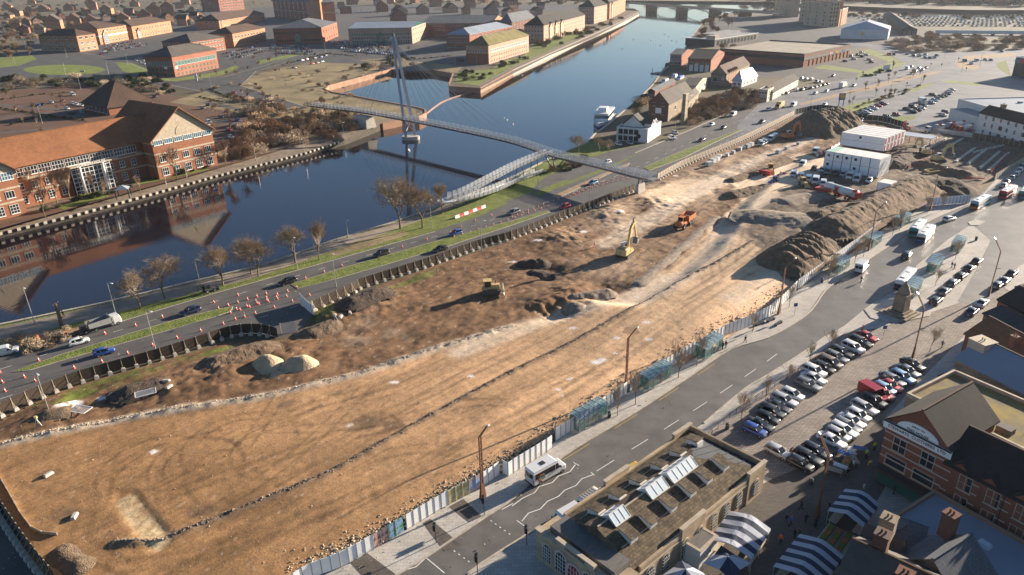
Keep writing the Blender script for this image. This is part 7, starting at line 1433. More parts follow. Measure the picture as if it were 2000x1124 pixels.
fence('hoarding','white hoarding with a printed landscape beside the nearest rusty column',[(795,1034),(872,988),(935,955),(982,923)],1.2,2.5,'panel_white','post_grey',skip=[(870,905,'hoard_field'),(905,934,'hoard_photo_sky')])
fence('hoarding','white hoarding stepping out to the first bus shelter',[(982,925),(993,930),(1000,925),(1072,880),(1085,868)],1.2,2.5,'panel_white','post_grey')
fence('hoarding','white hoarding behind the nearest bus shelters',[(1085,862),(1150,820),(1230,765)],1.2,2.5,'panel_white','post_grey')
fence('hoarding','white hoarding behind the third bus shelter',[(1230,765),(1330,705),(1415,657)],1.2,2.5,'panel_white','post_grey')
fence('hoarding','straight bright white hoarding beside the benches',[(1415,657),(1500,619),(1557,566)],1.2,2.6,'panel_white','post_grey')
fence('hoarding','white hoarding along the foot of the long spoil bank',[(1557,566),(1620,520),(1700,462),(1740,425)],1.2,2.6,'panel_white','post_grey')
fence('hoarding','white hoarding turning the corner at the top of the street',[(1740,425),(1770,410),(1800,404),(1900,396)],1.2,2.6,'panel_white','post_grey')
fence('hoarding','cream hoarding beside the queue of parked cars at the right edge',[(1942,353),(1975,333),(2030,300)],2.4,2.4,'fence_ply','post_grey')
# bottom left corner: retaining wall and hoarding
fence('site_wall','low pale wall along the bottom left edge of the site',[(-60,850),(0,935),(62,1035),(128,1048)],2.4,.7,'concrete','concrete'); fence('hoarding','pale hoarding with white blocks at the bottom left corner',[(-60,880),(0,985),(60,1075),(120,1150)],1.5,2.2,'fence_mesh','trim_stone',block=1)
sheet('corner_road',PL([(-200,900),(-60,890),(0,990),(110,1150),(60,1250),(-200,1250)]),.01,'asphalt_dark')
# ---- rusty lamp columns
mat('corten',(.13,.055,.03),col2=(.20,.085,.045),rough=.8,scale=2)
def column_kit():
 k=Kit('lamp_column'); m=MB()
 for y in(-.2,.2):m.bar((0,y,2.4),(0,y,10.8),.16,.16)
 for i in range(9):m.box(-.07,-.2,2.6+i*1.0,.07,.2,2.75+i*1.0)
 k.part('mast',m.mesh('mast','corten')); m=MB(); m.rings([[(-.22,-.55,0),(.22,-.55,0),(.22,.55,0),(-.22,.55,0)],[(-.12,-.29,2.6),(.12,-.29,2.6),(.12,.29,2.6),(-.12,.29,2.6)]]); k.part('tapered_base',m.mesh('tapered_base','corten'))
 m=MB()
 for y in(-.16,.16):m.bar((0,y,10.75),(1.6,y,13.3),.13,.13)
 for i in range(4):m.bar((.3+i*.4,-.16,11.2+i*.64),(.3+i*.4,.16,11.2+i*.64),.08,.08)
 i=k.part('angled_arm',m.mesh('angled_arm','corten')); m=MB(); m.bar((1.5,0,13.2),(1.9,0,13.5),.4,.2); k.part('luminaire',m.mesh('luminaire','lamp_head'),sub=i)
 m=MB(); m.bar((0,0,6.6),(-.9,0,6.9),.08,.08); k.part('banner_arm',m.mesh('banner_arm','dark_steel')); return k
CK=column_kit(); LC=[(943,973),(1222,764),(1521,613),(1697,489),(1817,411)]; RC=[(1594,1015),(1782,702),(1931,578)]
for i,(x,y)in enumerate(LC):CK.put(['rusty steel lamp column with a tapered foot, nearest along the hoarding','rusty lamp column standing between the first two bus shelters','rusty lamp column by the benches at the bend','rusty lamp column in front of the long spoil bank','farthest rusty lamp column at the hoarding corner'][i],'lamp column',P(x,y),R(-43))
for i,(x,y)in enumerate(RC):CK.put(['rusty lamp column among the market stalls','rusty lamp column behind the stone roofed shops','rusty lamp column beside the white car on the right edge'][i],'lamp column',P(x,y),R(137 if i else 130))
# ---- bus shelters
glassmat('shelter_glass',(.05,.22,.20),.42); glassmat('shelter_roof',(.22,.36,.40),.5); glassmat('skylight_glass',(.52,.60,.64),.97,.3)
def shelter_kit(L=7,W=2.1):
 k=Kit('bus_shelter'); m=MB()
 for i in range(6):
  for y in(0,W):m.box(i*L/5-.04,y-.04,0,i*L/5+.04,y+.04,2.5)
 for y in(0,W):m.box(0,y-.04,2.42,L,y+.04,2.5); m.box(0,y-.03,.1,L,y+.03,.18)if y else None
 k.part('frame',m.mesh('frame','steel')); m=MB(); m.box(.05,W-.012,.2,L-.05,W+.012,2.4);
 for x in(0,L):m.box(x-.012,.1,.2,x+.012,W-.1,2.4)
 m.box(.05,-.012,.2,L*.35,.012,2.4); m.box(L*.65,-.012,.2,L,.012,2.4); k.part('glass_wall',m.mesh('glass_wall','shelter_glass')); m=MB(); n=6; rg=[]
 for j in range(n+1):y=-.35+(W+.6)*j/n; z=2.55+.32*math.sin(math.pi*j/n*.8); rg.append([(-.2,y,z),(L+.2,y,z),(L+.2,y,z+.03),(-.2,y,z+.03)])
 m.rings(rg); i=k.part('curved_roof',m.mesh('curved_roof','shelter_roof')); m=MB()
 for x in range(6):
  for j in range(n):y0=-.35+(W+.6)*j/n; y1=-.35+(W+.6)*(j+1)/n; m.bar((x*L/5,y0,2.6+.32*math.sin(math.pi*j/n*.8)),(x*L/5,y1,2.6+.32*math.sin(math.pi*(j+1)/n*.8)),.06,.05)
 k.part('roof_rib',m.mesh('roof_rib','lamp_head'),sub=i); m=MB(); m.box(1,W-.6,.45,L-1,W-.25,.5); m.box(1.2,W-.5,0,1.3,W-.35,.45); m.box(L-1.3,W-.5,0,L-1.2,W-.35,.45); k.part('seat',m.mesh('seat','corten')); return k
SK=shelter_kit()
for x,y,q,lb in[(1131,846,(1192,808),'teal glass bus shelter nearest the bottom of the street'),(1267,765,(1316,732),'teal glass bus shelter right of the second rusty column'),(1376,706,(1415,676),'teal glass bus shelter beside two waiting people'),(1636,538,(1668,514),'glass shelter behind the white minibus'),(1703,487,(1735,462),'glass shelter beside the fourth rusty column'),(1760,446,(1790,425),'glass shelter behind the teal bus'),(1783,585,(1812,548),'glass shelter nearest the market cross on the bus island'),(1826,537,(1856,497),'middle glass shelter on the bus island'),(1872,497,(1903,455),'farthest glass shelter on the bus island')]:
 SK.put(lb,'bus shelter',P(x,y),hdg((x,y),q),'glass bus shelters')
 # ---- traffic lights, signs, benches, bins
def tl(x,y,lb,h=3.2,a=0.):
 t=thing('traffic_light',lb,'traffic light',P(x,y),a); m=MB(); m.tube((0,0,0),(0,0,h),.06,n=8); m.build('pole','dark_steel',t)
 for s_ in(-1,1):
  m=MB(); m.box(-.16,s_*.28-.14,h-.9,.1,s_*.28+.14,h+.05)
  for k in range(3):m.box(-.3,s_*.28-.12,h-.12-k*.3,-.16,s_*.28+.12,h-.08-k*.3)
  o=m.build('signal_head','black_trim',t); m=MB()
  for k in range(3):m.tube((-.2,s_*.28,h-.2-k*.3),(-.165,s_*.28,h-.2-k*.3),.1,n=10)
  m.build('lens','dark_steel',o)
for a in[(852,1061,'black traffic light with two heads on the wide pavement'),(1029,1066,'black traffic light at the corner of the market hall'),(946,1006,'thin signal pole on the kerb by the nearest rusty column'),(933,1122,'signal pole at the bottom edge of the road'),(1716,170,'signals on the median below the junction, leftmost pair'),(1735,163,'signals on the median below the junction, right pair'),(1770,172,'signals on the car park side of the junction'),(1817,133,'signals left of the middle of the junction'),(1838,134,'signals in the middle of the junction'),(1871,122,'signals on the upper island of the junction'),(1886,142,'signals on the lower island of the junction')]:tl(*a)
for x,y,lb in[(1551,617,'small blue parking sign on a pole by the bend'),(1724,662,'sign board on a post at the end of the car rows'),(1795,112,'blue sign board on the upper junction')]:
 t=thing('street_sign',lb,'sign',P(x,y)); m=MB(); m.tube((0,0,0),(0,0,2.8),.04,n=6); m.build('pole','galvanised',t); m=MB(); m.box(-.4,-.05,2.2,.4,-.02,3.0); m.build('sign_board','boat_blue',t)
t=thing('store_totem','tall yellow and blue store sign on two legs beside the road','sign',P(1642,207)); m=MB(); m.box(-1.3,-.2,0,-1.0,.2,3); m.box(1.0,-.2,0,1.3,.2,3); m.build('leg','boat_blue',t); m=MB(); m.box(-1.6,-.3,3,1.6,.3,6.4); m.build('panel','boat_blue',t); m=MB(); m.tube((0,-.42,4.9),(0,-.31,4.9),1.25,n=20); m.build('disc','paint_yellow',t)
t=thing('billboard','pale billboard on legs beside the junction verge','billboard',P(1730,141),.4); m=MB(); m.box(-3,-.1,1.6,3,.1,4.6); m.build('panel','trim_white',t); m=MB(); m.box(-2.6,-.08,0,-2.4,.08,1.6); m.box(2.4,-.08,0,2.6,.08,1.6); m.build('leg','dark_steel',t)
t=thing('billboard','black and white chevron board on the roundabout island','billboard',P(161,142,.1),.2); m=MB(); m.box(-1.6,-.05,.3,1.6,.05,1.5); m.build('panel','trim_white',t); m=MB()
for k in range(3):m.side([(-1.3+k,.35),(-.9+k,.9),(-1.3+k,1.45),(-.9+k,1.45),(-.5+k,.9),(-.9+k,.35)],-.08,-.052)
m.build('chevrons','black_trim',t)
t=thing('estate_sign','white propped sign board by the access road junction','sign',P(384,158)); m=MB(); m.bar((0,0,0),(0,0,5.4),1.6,.3); m.build('panel','trim_white',t); m=MB(); m.bar((.8,.2,3.4),(4,1,0),.15,.15); m.build('prop','trim_white',t)
for i,(x,y,q)in enumerate([(1505,627,(1520,620)),(1520,634,(1535,625)),(1483,634,(1495,630))]):
 t=thing('bench',['dark bench nearest the third rusty column','second dark bench beside the kerb bend','dark bench in front of the bright hoarding'][i],'bench',P(x,y),hdg((x,y),q)); m=MB()
 for k in range(3):m.box(-1.3,-.3+k*.22,.42,1.3,-.12+k*.22,.47)
 m.build('seat','black_trim',t); m=MB(); m.box(-1.1,-.3,0,-1,.3,.42); m.box(1,-.3,0,1.1,.3,.42); m.build('leg','dark_steel',t)
for i,(x,y,lb)in enumerate([(1190,815,'grey litter bin at the end of the first shelter'),(1605,552,'grey litter bin near the white minibus'),(1906,470,'round litter bin on the bus island'),(1583,947,'black litter bin by the dark cars near the market'),(1420,838,'black litter bin behind the blue car')]):
 t=thing('litter_bin',lb,'bin',P(x,y)); m=MB(); m.lathe([(.28,0),(.32,.1),(.32,1.0),(.2,1.15)],10); m.build('body','dark_steel',t); m=MB(); m.box(-.2,-.34,.8,.2,-.3,.95); m.build('slot','galvanised',t)
 # timber rail along the parking bays
for nm,pts in(('brown knee rail between the bays and the footway',[(1378,858),(1430,812),(1500,765),(1580,712),(1660,668)]),):
 q=resample(PL(pts),2.0); t=thing('knee_rail',nm,'rail',q[0]); m=MB()
 for i in range(len(q)-1):m.bar(q[i]-q[0]+Vector((0,0,.9)),q[i+1]-q[0]+Vector((0,0,.9)),.06,.1); m.tube(q[i]-q[0],q[i]-q[0]+Vector((0,0,.95)),.05,n=6)
 m.build('rail','corten',t)
 # ---- market cross
t=thing('market_cross','old stone market cross with stepped base and pointed cap on the island','monument',P(1757,612,.13),.6); m=MB()
for k,r_ in enumerate((3.0,2.4,1.8)):m.taper(-r_,-r_,k*.3,r_,r_,k*.3+.3,.03)
m.build('steps','stone_rough',t); m=MB(); m.taper(-1.25,-1.25,.9,1.25,1.25,4.4,.12); m.box(-1.4,-1.4,4.4,1.4,1.4,4.7); m.build('plinth','stone_rough',t); m=MB(); m.lathe([(1.3,4.7),(1.15,5.4),(.7,6.4),(.2,7.1),(.25,7.3),(.02,7.6)],8); m.build('cap','stone_rough',t)
# ================================================================ market hall
brickmat('ashlar',(.42,.33,.22),(.36,.275,.18),(.24,.19,.13),.9,.4,patch=.3,pscale=.3); brickmat('stone_slate',(.15,.112,.07),(.085,.064,.042),(.05,.04,.03),.55,.38,axis='flat',patch=.6,pscale=.9,bump=1.0); brickmat('lead_roof',(.05,.056,.065),(.04,.045,.054),(.045,.05,.06),.7,6,axis='flat',ms=.03,patch=.2)
mat('roof_felt',(.12,.11,.10),col2=(.17,.155,.14),rough=.9,scale=.8,stretch=(1,8,1)); mat('red_door',(.25,.01,.015),rough=.4,var=0); mat('pink_stone',(.50,.40,.34),rough=.85,var=.1)
ma=R(41.4); MH=thing('market_hall','old stone market hall with mossy slate roof, rooflights and arched windows','market hall',(11.4,61.2,0),ma); ML,MW,ME=31.7,12.6,4.6
def mh(m,n,mt,par=None):return m.build(n,mt,par or MH)
m=MB(); m.box(0,0,-.2,ML,MW,ME-.5); mh(m,'wall','ashlar')
m=MB()
for y0,y1 in((-.12,.28),(MW-.28,MW+.12)):m.box(4,y0,ME-.5,ML-4,y1,ME+.15)
m.box(ML-.2,-.1,ME-.5,ML+.15,MW+.1,ME+.6);
for x0,x1 in((ML-4.2,ML),(12,17)):
 m.box(x0,-.22,-.2,x1,.2,ME+.75); m.box(x0,MW-.2,-.2,x1,MW+.22,ME+.75)
mh(m,'parapet','ashlar'); m=MB()
m.box(-.1,-.15,ME-.9,ML+.1,-.02,ME-.7); m.box(-.1,MW+.02,ME-.9,ML+.1,MW+.15,ME-.7)
for x0,x1 in((ML-4.3,ML+.25),(11.9,17.1)):m.box(x0,-.3,ME+.75,x1,.3,ME+.95); m.box(x0,MW-.3,ME+.75,x1,MW+.3,ME+.95)
mh(m,'cornice','trim_stone'); m=MB(); ym=MW/2; e=.35; pk_=ME+2.5; rm=MB()
v=[(3.2,e,ME-.1),(ML-.4,e,ME-.1),(3.2,MW-e,ME-.1),(ML-.4,MW-e,ME-.1),(3.2,ym,pk_),(ML-8.5,ym,pk_)]
rm.add(v,[(0,1,5,4),(3,2,4,5),(2,0,4)]); rm_=mh(rm,'slate_roof','stone_slate'); m=MB(); m.add([(ML-8.5,ym,pk_),(ML-.4,e,ME-.1),(ML-.4,MW-e,ME-.1)],[(0,1,2)])
for k in range(9):
 y=e+(MW-2*e)*(k+.5)/9; f=1-abs(y-ym)/(ym-e); m.bar((ML-.4,y,ME-.05),(ML-.4-8.1*f,y,ME-.02+2.55*f),.08,.08)
mh(m,'lead_hip','lead_roof'); m=MB()
for y in(2.9,MW-2.9):z=ME-.1+(pk_-ME+.1)*(2.9-e)/(ym-e)+.1; m.tube((4,y,z),(ML-4.2,y,z),.07,n=6)
m.bar((3.4,ym,pk_+.03),(ML-8.5,ym,pk_+.03),.2,.08); mh(m,'ridge_pipe','trim_stone',rm_)
sl=(pk_-ME+.1)/(ym-e)
for x0,x1 in((5.4,8.2),(12.6,16.2),(17.2,22.6)):
 g=MB(); f=MB(); hw=1.3; z0=pk_-sl*hw+.12; zt=pk_+.55; n=max(3,int((x1-x0)/.95))
 g.add([(x0,ym-hw,z0),(x1,ym-hw,z0),(x1,ym,zt),(x0,ym,zt),(x0,ym+hw,z0),(x1,ym+hw,z0)],[(0,1,2,3),(5,4,3,2),(4,0,3),(1,5,2)])
 for k in range(n+1):
  x=x0+(x1-x0)*k/n
  for s_ in(-1,1):f.bar((x,ym+s_*hw,z0+.03),(x,ym,zt+.03),.05,.05)
 for s_ in(-1,1):f.bar((x0,ym+s_*hw,z0+.03),(x1,ym+s_*hw,z0+.03),.12,.12)
 f.bar((x0,ym,zt+.05),(x1,ym,zt+.05),.14,.1); o=mh(f,'roof_lantern','trim_white'); mh(g,'lantern_glass','skylight_glass',o)
def dormer(x,s_):
 yo=3.9; zb=ME-.1+sl*(yo-e-1.4); yb=lambda y:y if s_<0 else MW-y; d=MB(); zt=ME+sl*(yo-e)+.35
 ya,yc=yb(yo-1.3),yb(yo+.7); lo,hi=min(ya,yc),max(ya,yc); d.box(x-.7,lo,zb-.2,x+.7,hi,zt); o=mh(d,'dormer','render_white'); f=MB()
 yf=ya+(-.03 if s_<0 else.03)
 for k in range(2):f.box(x-.6+k*.62,min(ya,yf),zt-.85,x-.04+k*.62,max(ya,yf),zt-.12)
 mh(f,'dormer_window','skylight_glass',o); r_=MB(); r_.rings([[(x-.85,ya-.3*(1 if s_<0 else-1),zt-.1),(x+.85,ya-.3*(1 if s_<0 else-1),zt-.1),(x+.85,ya-.3*(1 if s_<0 else-1),zt),(x-.85,ya-.3*(1 if s_<0 else-1),zt)],[(x-.85,yc,zt+.35),(x+.85,yc,zt+.35),(x+.85,yc,zt+.45),(x-.85,yc,zt+.45)]]); mh(r_,'dormer_roof','stone_slate',o)
for x in(6.3,10.4,14.6,19.3,23.6,27.6):dormer(x,1)
for x in(6.0,9.8,14.0,18.2,22.0,26.0):dormer(x,-1)
# front pavilion with its flat roof, pediment and entrance
m=MB(); m.box(-.6,-.4,-.2,3.2,MW+.4,ME+.1); pv_=mh(m,'front_pavilion','ashlar'); m=MB(); m.box(.5,1.0,ME+.1,3.4,MW-1.0,ME+.95); mh(m,'flat_roof','roof_felt',pv_); m=MB(); m.box(-.75,-.55,ME+.1,.15,MW+.55,ME+.3); m.box(-.7,3.2,ME+.3,-.2,MW-3.2,ME+1.0); m.box(-.75,3.1,ME+1.0,-.15,MW-3.1,ME+1.12); mh(m,'front_cornice','trim_stone',pv_)
def arched(x,y,w_,h,z0,m1,par,face='front',glass='win_glass'):
 n=10; out=[(-w_/2,z0),(w_/2,z0)]+[(w_/2*math.cos(math.pi*k/n),z0+h-w_/2+w_/2*math.sin(math.pi*k/n))for k in range(n+1)]
 def mk(sc_,d0,d1,nm,mt_,pr):
  mb=MB(); q=[(a*sc_,z0+(b_-z0)*(1+(sc_-1)*.35))for a,b_ in out]; mb.side(q,d0,d1); me=mb.mesh(nm,mt_); return inst(nm,me,pr,(x,y,0)if pr is par else(0,0,0),0 if pr is not par else(R(-90)if face=='front' else 0 if face=='right' else math.pi))
 o=mk(1.3,-.10,-.02,'arch_surround',m1,par); mk(1.0,-.14,-.101,'arched_window',glass,o); mb=MB()
 for k in range(1,4):mb.box(-w_/2+w_*k/4-.03,-.17,z0,-w_/2+w_*k/4+.03,-.141,z0+h-.15)
 for k in range(1,5):mb.box(-w_/2,-.17,z0+k*h/5-.03,w_/2,-.141,z0+k*h/5+.02)
 inst('glazing_bars',mb.mesh('glazing_bars','trim_white'),o)
for y,w_,h in((1.6,1.2,2.6),(4.0,1.6,3.0),(8.6,1.6,3.0),(11.0,1.2,2.6)):arched(-.6,y,w_,h,.9,'pink_stone',pv_)
arched(-.62,6.3,1.9,3.4,0,'pink_stone',pv_,glass='red_door')
for x in(6,9,12.8,16,19.5,22.5,25.5,29.5):arched(x,-.22 if x>27 or 12<x<17 else-.02,1.3,2.5,.9,'trim_stone',MH,'right')
inst('lettering',text_mesh('THE SHAMBLES',.5,'letter_dark',.015),pv_,(-.73,6.3,ME+.5)).rotation_euler=(math.pi/2,0,R(-90))
# ================================================================ Tees House and its neighbours
brickmat('brick_tees',(.27,.085,.045),(.22,.068,.04),(.22,.12,.08),.45,.16,patch=.15,bump=.2); MT['brick_tees'].name='brick_hot'
fx_=Vector((.533,-.846,0)); fy_=Vector((.846,.533,0)); F0=Vector((52.6,84.2,0)); TH=10.6
b=Bld('shop_building','red brick shop with a gabled front and white painted sign board',F0,F0+fy_*12,F0+fx_*8.6,TH,'brick_tees','shop'); b.roof('gable',4.0,'tile_dark',.35,along='y',gm='brick_tees')
m=MB(); m.box(-.4,-.16,9.3,9.0,-.02,10.5); q=[(4.3+2.9*math.cos(math.pi*k/12),10.5+1.5*math.sin(math.pi*k/12))for k in range(13)]; m.side(q,-.16,-.02); sb=m.build('sign_board','letter_white',b.root)
for tx,sz,y,z in(('STEWARTS  CLOTHIERS  LTD',.62,4.3,9.65),('TEES HOUSE',.55,4.3,10.6),('REBUILT 1906',.30,4.3,11.35)):
 o=inst('lettering',text_mesh(tx,sz,'letter_dark',.02),sb,(y,-.19,z)); o.rotation_euler=(math.pi/2,0,0)
for z in(4.6,6.0,7.4,8.6):b.band(z,z+.18,'pink_stone','stone_stripe',.05)
b.windows('R',1,2,1.9,2.3,6.3,'trim_stone','win_glass',2,2); b.windows('R',1,2,3.0,1.8,3.6,'trim_stone','win_glass',1,1); b.windows('L',1,3,1.6,2.2,6.3,'trim_stone','win_glass',2,2)
m=MB(); m.box(-.6,-1.4,2.7,9.0,0,3.2); m.build('shop_canopy','cladding_dark',b.root); m=MB(); m.box(.2,-.1,.1,8.4,-.02,2.6); m.build('shopfront','glass_green',b.root); m=MB(); m.tube((-.5,-.9,2.95),(-.75,-.9,2.95),.45,n=12); m.build('round_sign','paint_yellow',b.root)
N2=F0+fx_*8.62; b=Bld('shop_building','red brick row with small gabled windows and a black roof right of the gabled shop',N2,N2+fy_*9,N2+fx_*26,8.6,'brick_tees','shop'); b.roof('gable',4,'tile_dark',.3,gm='brick_tees')
for z in(4.4,6.0,7.4):b.band(z,z+.15,'pink_stone','stone_stripe',.04)
b.windows('R',2,7,1.7,2.3,2.6,'trim_stone','win_glass',2,2,fh=3.2)
for t_ in(1.9,5.5,9.3):b.gablet('R',t_,2.2,8.7,.1,'brick_tees','tile_dark',.06,2.5)
b.chimney(9,2.4,10,1.0,2.6,'brick_tees'); b.chimney(20,2.4,10,1.0,2.6,'brick_tees')
for x in(7.4,14.0):m=MB(); m.tube((x,-.12,0),(x,-.12,8.6),.07,n=6); m.build('drainpipe','black_trim',b.root)
def roofb(label,n,l,r_,z,wm,kind,hr,rm,gm=None,name='roofed_building',**k):
 N,L,R_=[P(q[0],q[1],z).xy.to_3d()for q in(n,l,r_)]; b=Bld(name,label,N,L,R_,z,wm); b.roof(kind,hr,rm,k.pop('o',.25),gm=gm,**k); return b
mat('moss_roof',(.15,.13,.095),col2=(.30,.225,.05),rough=.95,scale=.35,detail=9)
b=roofb('stone building with a mossy yellow flat roof and two dishes',(1770,775),(1816,709),(2040,905),8,'stone_rough','flat',.7,'moss_roof','trim_stone');
for x,y in((14.5,1.5+9),(18,3.)):
 m=MB(); m.tube((x,y,8.1),(x,y,9.0),.05,n=6); m.rings([[(x-.1+r_*.2,y+r_*math.cos(a),9.3+r_*math.sin(a))for a in[2*math.pi*k/14 for k in range(14)]]for r_ in(.2,.75)]); m.build('satellite_dish','steel',b.root)
m=MB(); m.box(12,2,8.1,14,3.4,9.0); m.build('roof_hatch','roof_felt',b.root)
b=roofb('building with a pale slab gable wall and blue slate roof',(1868,700),(1900,655),(2060,800),7.5,'stone_rough','gable',3,'flat_roof_blue','render_cream'); b.chimney(1,4,9.5,3,1,'render_cream'); b.windows('L',2,2,1,1.4,1)
b=roofb('low shed with dark ribbed roof between the slab gable and the mossy roof',(1835,735),(1862,690),(2000,850),4.5,'brick_dark','gable',1.2,'lead_roof','brick_dark'); b.windows('L',1,2,1,1.2,1)
b=roofb('small house with red brown pantile roof and a pale coping',(1886,652),(1913,612),(2030,735),5.5,'brick_red','gable',3,'tile_orange','brick_red'); b.chimney(8,2,7.5,1,1.2); b.windows('L',1,2,1.2,1.3,2)
b=roofb('outbuilding with a ribbed grey blue roof behind the pantile house',(1922,612),(1940,582),(2060,690),4.8,'brick_red','gable',1.3,'lead_roof','brick_red'); b.windows('L',1,2,1,1.2,1.5)
b=roofb('dark roofed shop at the right edge behind the parked cars',(1950,585),(1972,552),(2080,650),6,'brick_red','gable',2.5,'tile_dark','brick_red'); b.windows('L',2,2,1.2,1.3,1)
b=roofb('terrace house at the right edge above the pale car',(1985,560),(2002,520),(2100,600),7,'brick_red','gable',3,'tile_dark','brick_red'); b.windows('L',2,3,1.2,1.3,1)
b=roofb('long flat blue grey roof in front of the red brick row',(1745,1012),(1795,946),(2060,1210),4.0,'brick_dark','flat',.5,'flat_roof_blue','brick_orange');
for x in(13,14.6):m=MB(); m.box(x,6.3,4.1,x+1.1,6.8,5.0); o=m.build('air_conditioner','trim_white',b.root); m=MB(); m.tube((x+.5,6.22,4.55),(x+.5,6.29,4.55),.33,n=12); m.build('fan_grille','dark_steel',o)
m=MB(); m.taper(8,4,4.1,9.6,5.2,4.6,.2); m.build('roof_light','skylight_glass',b.root)
b=roofb('stone pub with steep gables and pot topped chimneys at the bottom edge',(1618,1170),(1680,1045),(1790,1260),5.5,'stone_rough','gable',4.2,'tile_grey','stone_rough',along='x')
for t_ in(3.0,7.5,12):b.gablet('L',t_,3.2,6.0,.2,'stone_rough','tile_grey',.1,4)
b.chimney(2.5,7,9,1.5,2.4,'brick_dark'); b.chimney(6,3,9,1.5,2.0,'brick_dark'); b.chimney(2,11.5,8.5,1.6,1.8,'stone_rough')
b=roofb('slate hipped roof wing with pale stone gable beside the pub',(1745,1095),(1770,1020),(1880,1190),5.5,'stone_rough','gable',3.8,'tile_slate','stone_rough',along='y'); b.chimney(2,6,9,1.4,2.2,'brick_dark')
b=roofb('small pub wing with a curved grey roof and white bargeboard',(1722,1058),(1742,1010),(1800,1085),4.5,'stone_rough','hip',2,'tile_slate'); b.windows('L',1,2,1,1.2,1.5)
b=roofb('black roofed yard building at the bottom right',(1815,1150),(1850,1075),(2000,1290),3.5,'brick_dark','flat',.4,'roof_felt','brick_orange')
# tall terrace just beyond the right edge, whose shadow falls on the market
for N,L_,W_,h,lb in(((92,78),34,12,13.5,'tall brick terrace just beyond the right edge'),((110,106),24,12,12.5,'brick terrace farther along beyond the right edge'),((126,130),22,12,11,'farthest brick terrace beyond the right edge')):
 N=Vector((N[0],N[1],0)); b=Bld('brick_terrace',lb,N,N+fy_*W_,N+fx_*L_,h,'brick_red'); b.roof('gable',4,'tile_dark',.3,gm='brick_red'); b.windows('R',3,8,1.3,1.7,1.2); b.windows('L',3,2,1.3,1.7,1.2)
 # ---- market stalls
mat('stripe_navy',(.02,.032,.065),rough=.85,var=.1,scale=2); mat('stripe_white',(.40,.42,.47),rough=.85,var=.06,scale=2)
def stall(label,c,along,L,W,nst,z=2.5,goods=True):
 t=thing('market_stall',label,'market stall',c,along); cn=MB(); cw=MB(); n=nst*2-1
 for k in range(n):
  mb=cn if k%2 else cw; x0,x1=L*k/n-L/2,L*(k+1)/n-L/2; rg=[]
  for x in(x0,x1):sg=.06*math.sin(x*2.1); rg.append([(x,-W/2,z-.35),(x,-W/2,z),(x,-W*.1,z+.75+sg),(x,0,z+.85),(x,W*.15,z+.72+sg),(x,W/2,z),(x,W/2,z-.35),(x,W/2-.03,z-.35),(x,W/2-.03,z-.03),(x,0,z+.8),(x,-W/2+.03,z-.03),(x,-W/2+.03,z-.35)])
  mb.rings(rg)
 o=cw.build('canopy','stripe_white',t); cn.build('navy_stripes','stripe_navy',o); m=MB()
 for x in(-L/2+.1,0,L/2-.1):
  for y in(-W/2+.08,W/2-.08):m.tube((x,y,0),(x,y,z),.04,n=6)
 m.build('pole','galvanised',t); m=MB(); m.box(-L/2+.3,-W/2+.2,.75,L/2-.3,-W/2+1.3,.85); m.box(-L/2+.3,W/2-1.3,.75,L/2-.3,W/2-.2,.85)
 for x in(-L/2+.4,L/2-.5):
  for y in(-W/2+.3,W/2-.4):m.box(x,y,0,x+.08,y+.08,.75)
 m.build('counter','trim_stone',t)
sdir=hdg((1655,957),(1625,995)); S0=[P(1668,990,2.6),P(1580,1095,2.6),P(1446,1040,2.8)]
stall('blue and white striped market stall beside the rusty column',S0[0].xy.to_3d(),sdir,6.0,4.6,4); stall('large blue and white striped stall at the bottom edge',S0[1].xy.to_3d(),sdir,7.5,5.6,5); stall('blue and white striped stall against the market hall',S0[2].xy.to_3d(),sdir+.1,6.6,5.6,4)
mat('veg_green',(.08,.16,.03),col2=(.25,.30,.06),rough=.9,scale=6); mat('fruit_red',(.38,.09,.04),col2=(.5,.28,.08),rough=.8,scale=7)
cb=MB(); cb.taper(-.55,-.35,0,.55,.35,.3,-.04); cb_=cb.mesh('crate','corten'); cg=MB()
for x in range(5):
 for y in range(3):cg.lathe([(.02,.24),(.12,.3),(.1,.4),(.02,.44)],6,(-.42+x*.21,-.22+y*.22))
CGM=[cg.mesh('produce',m_)for m_ in('veg_green','fruit_red')]; ca,sa=math.cos(sdir),math.sin(sdir)
for a in range(5):
 for b_ in range(3):
  x,y=1.3+a*1.2,-1.2+b_*1.1; c_=S0[0].xy.to_3d()+Vector((ca*(x+2.6)-sa*y,sa*(x+2.6)+ca*y,.6)); t=thing('produce_crate',f'{"green" if (a+b_)%2 == 0 else "red"} produce crate in the {ordw(b_)} column, {ordw(a)} row out from the striped stall','crate',c_,sdir,'produce crates beside the striped stall'); inst('crate_body',cb_,t); inst('produce',CGM[(a+b_)%2],t)
tt=MB(); tt.box(-3.4,-1.9,.48,3.4,1.9,.58)
for x in(-3,3):
 for y in(-1.6,1.6):tt.box(x-.05,y-.05,0,x+.05,y+.05,.48)
c_=S0[0].xy.to_3d()+Vector((ca*6.3,sa*6.3,0)); o=tt.build('trestle_table','trim_stone',None,loc=c_,rz=sdir); tag(o,'wide trestle table holding rows of produce crates','table')
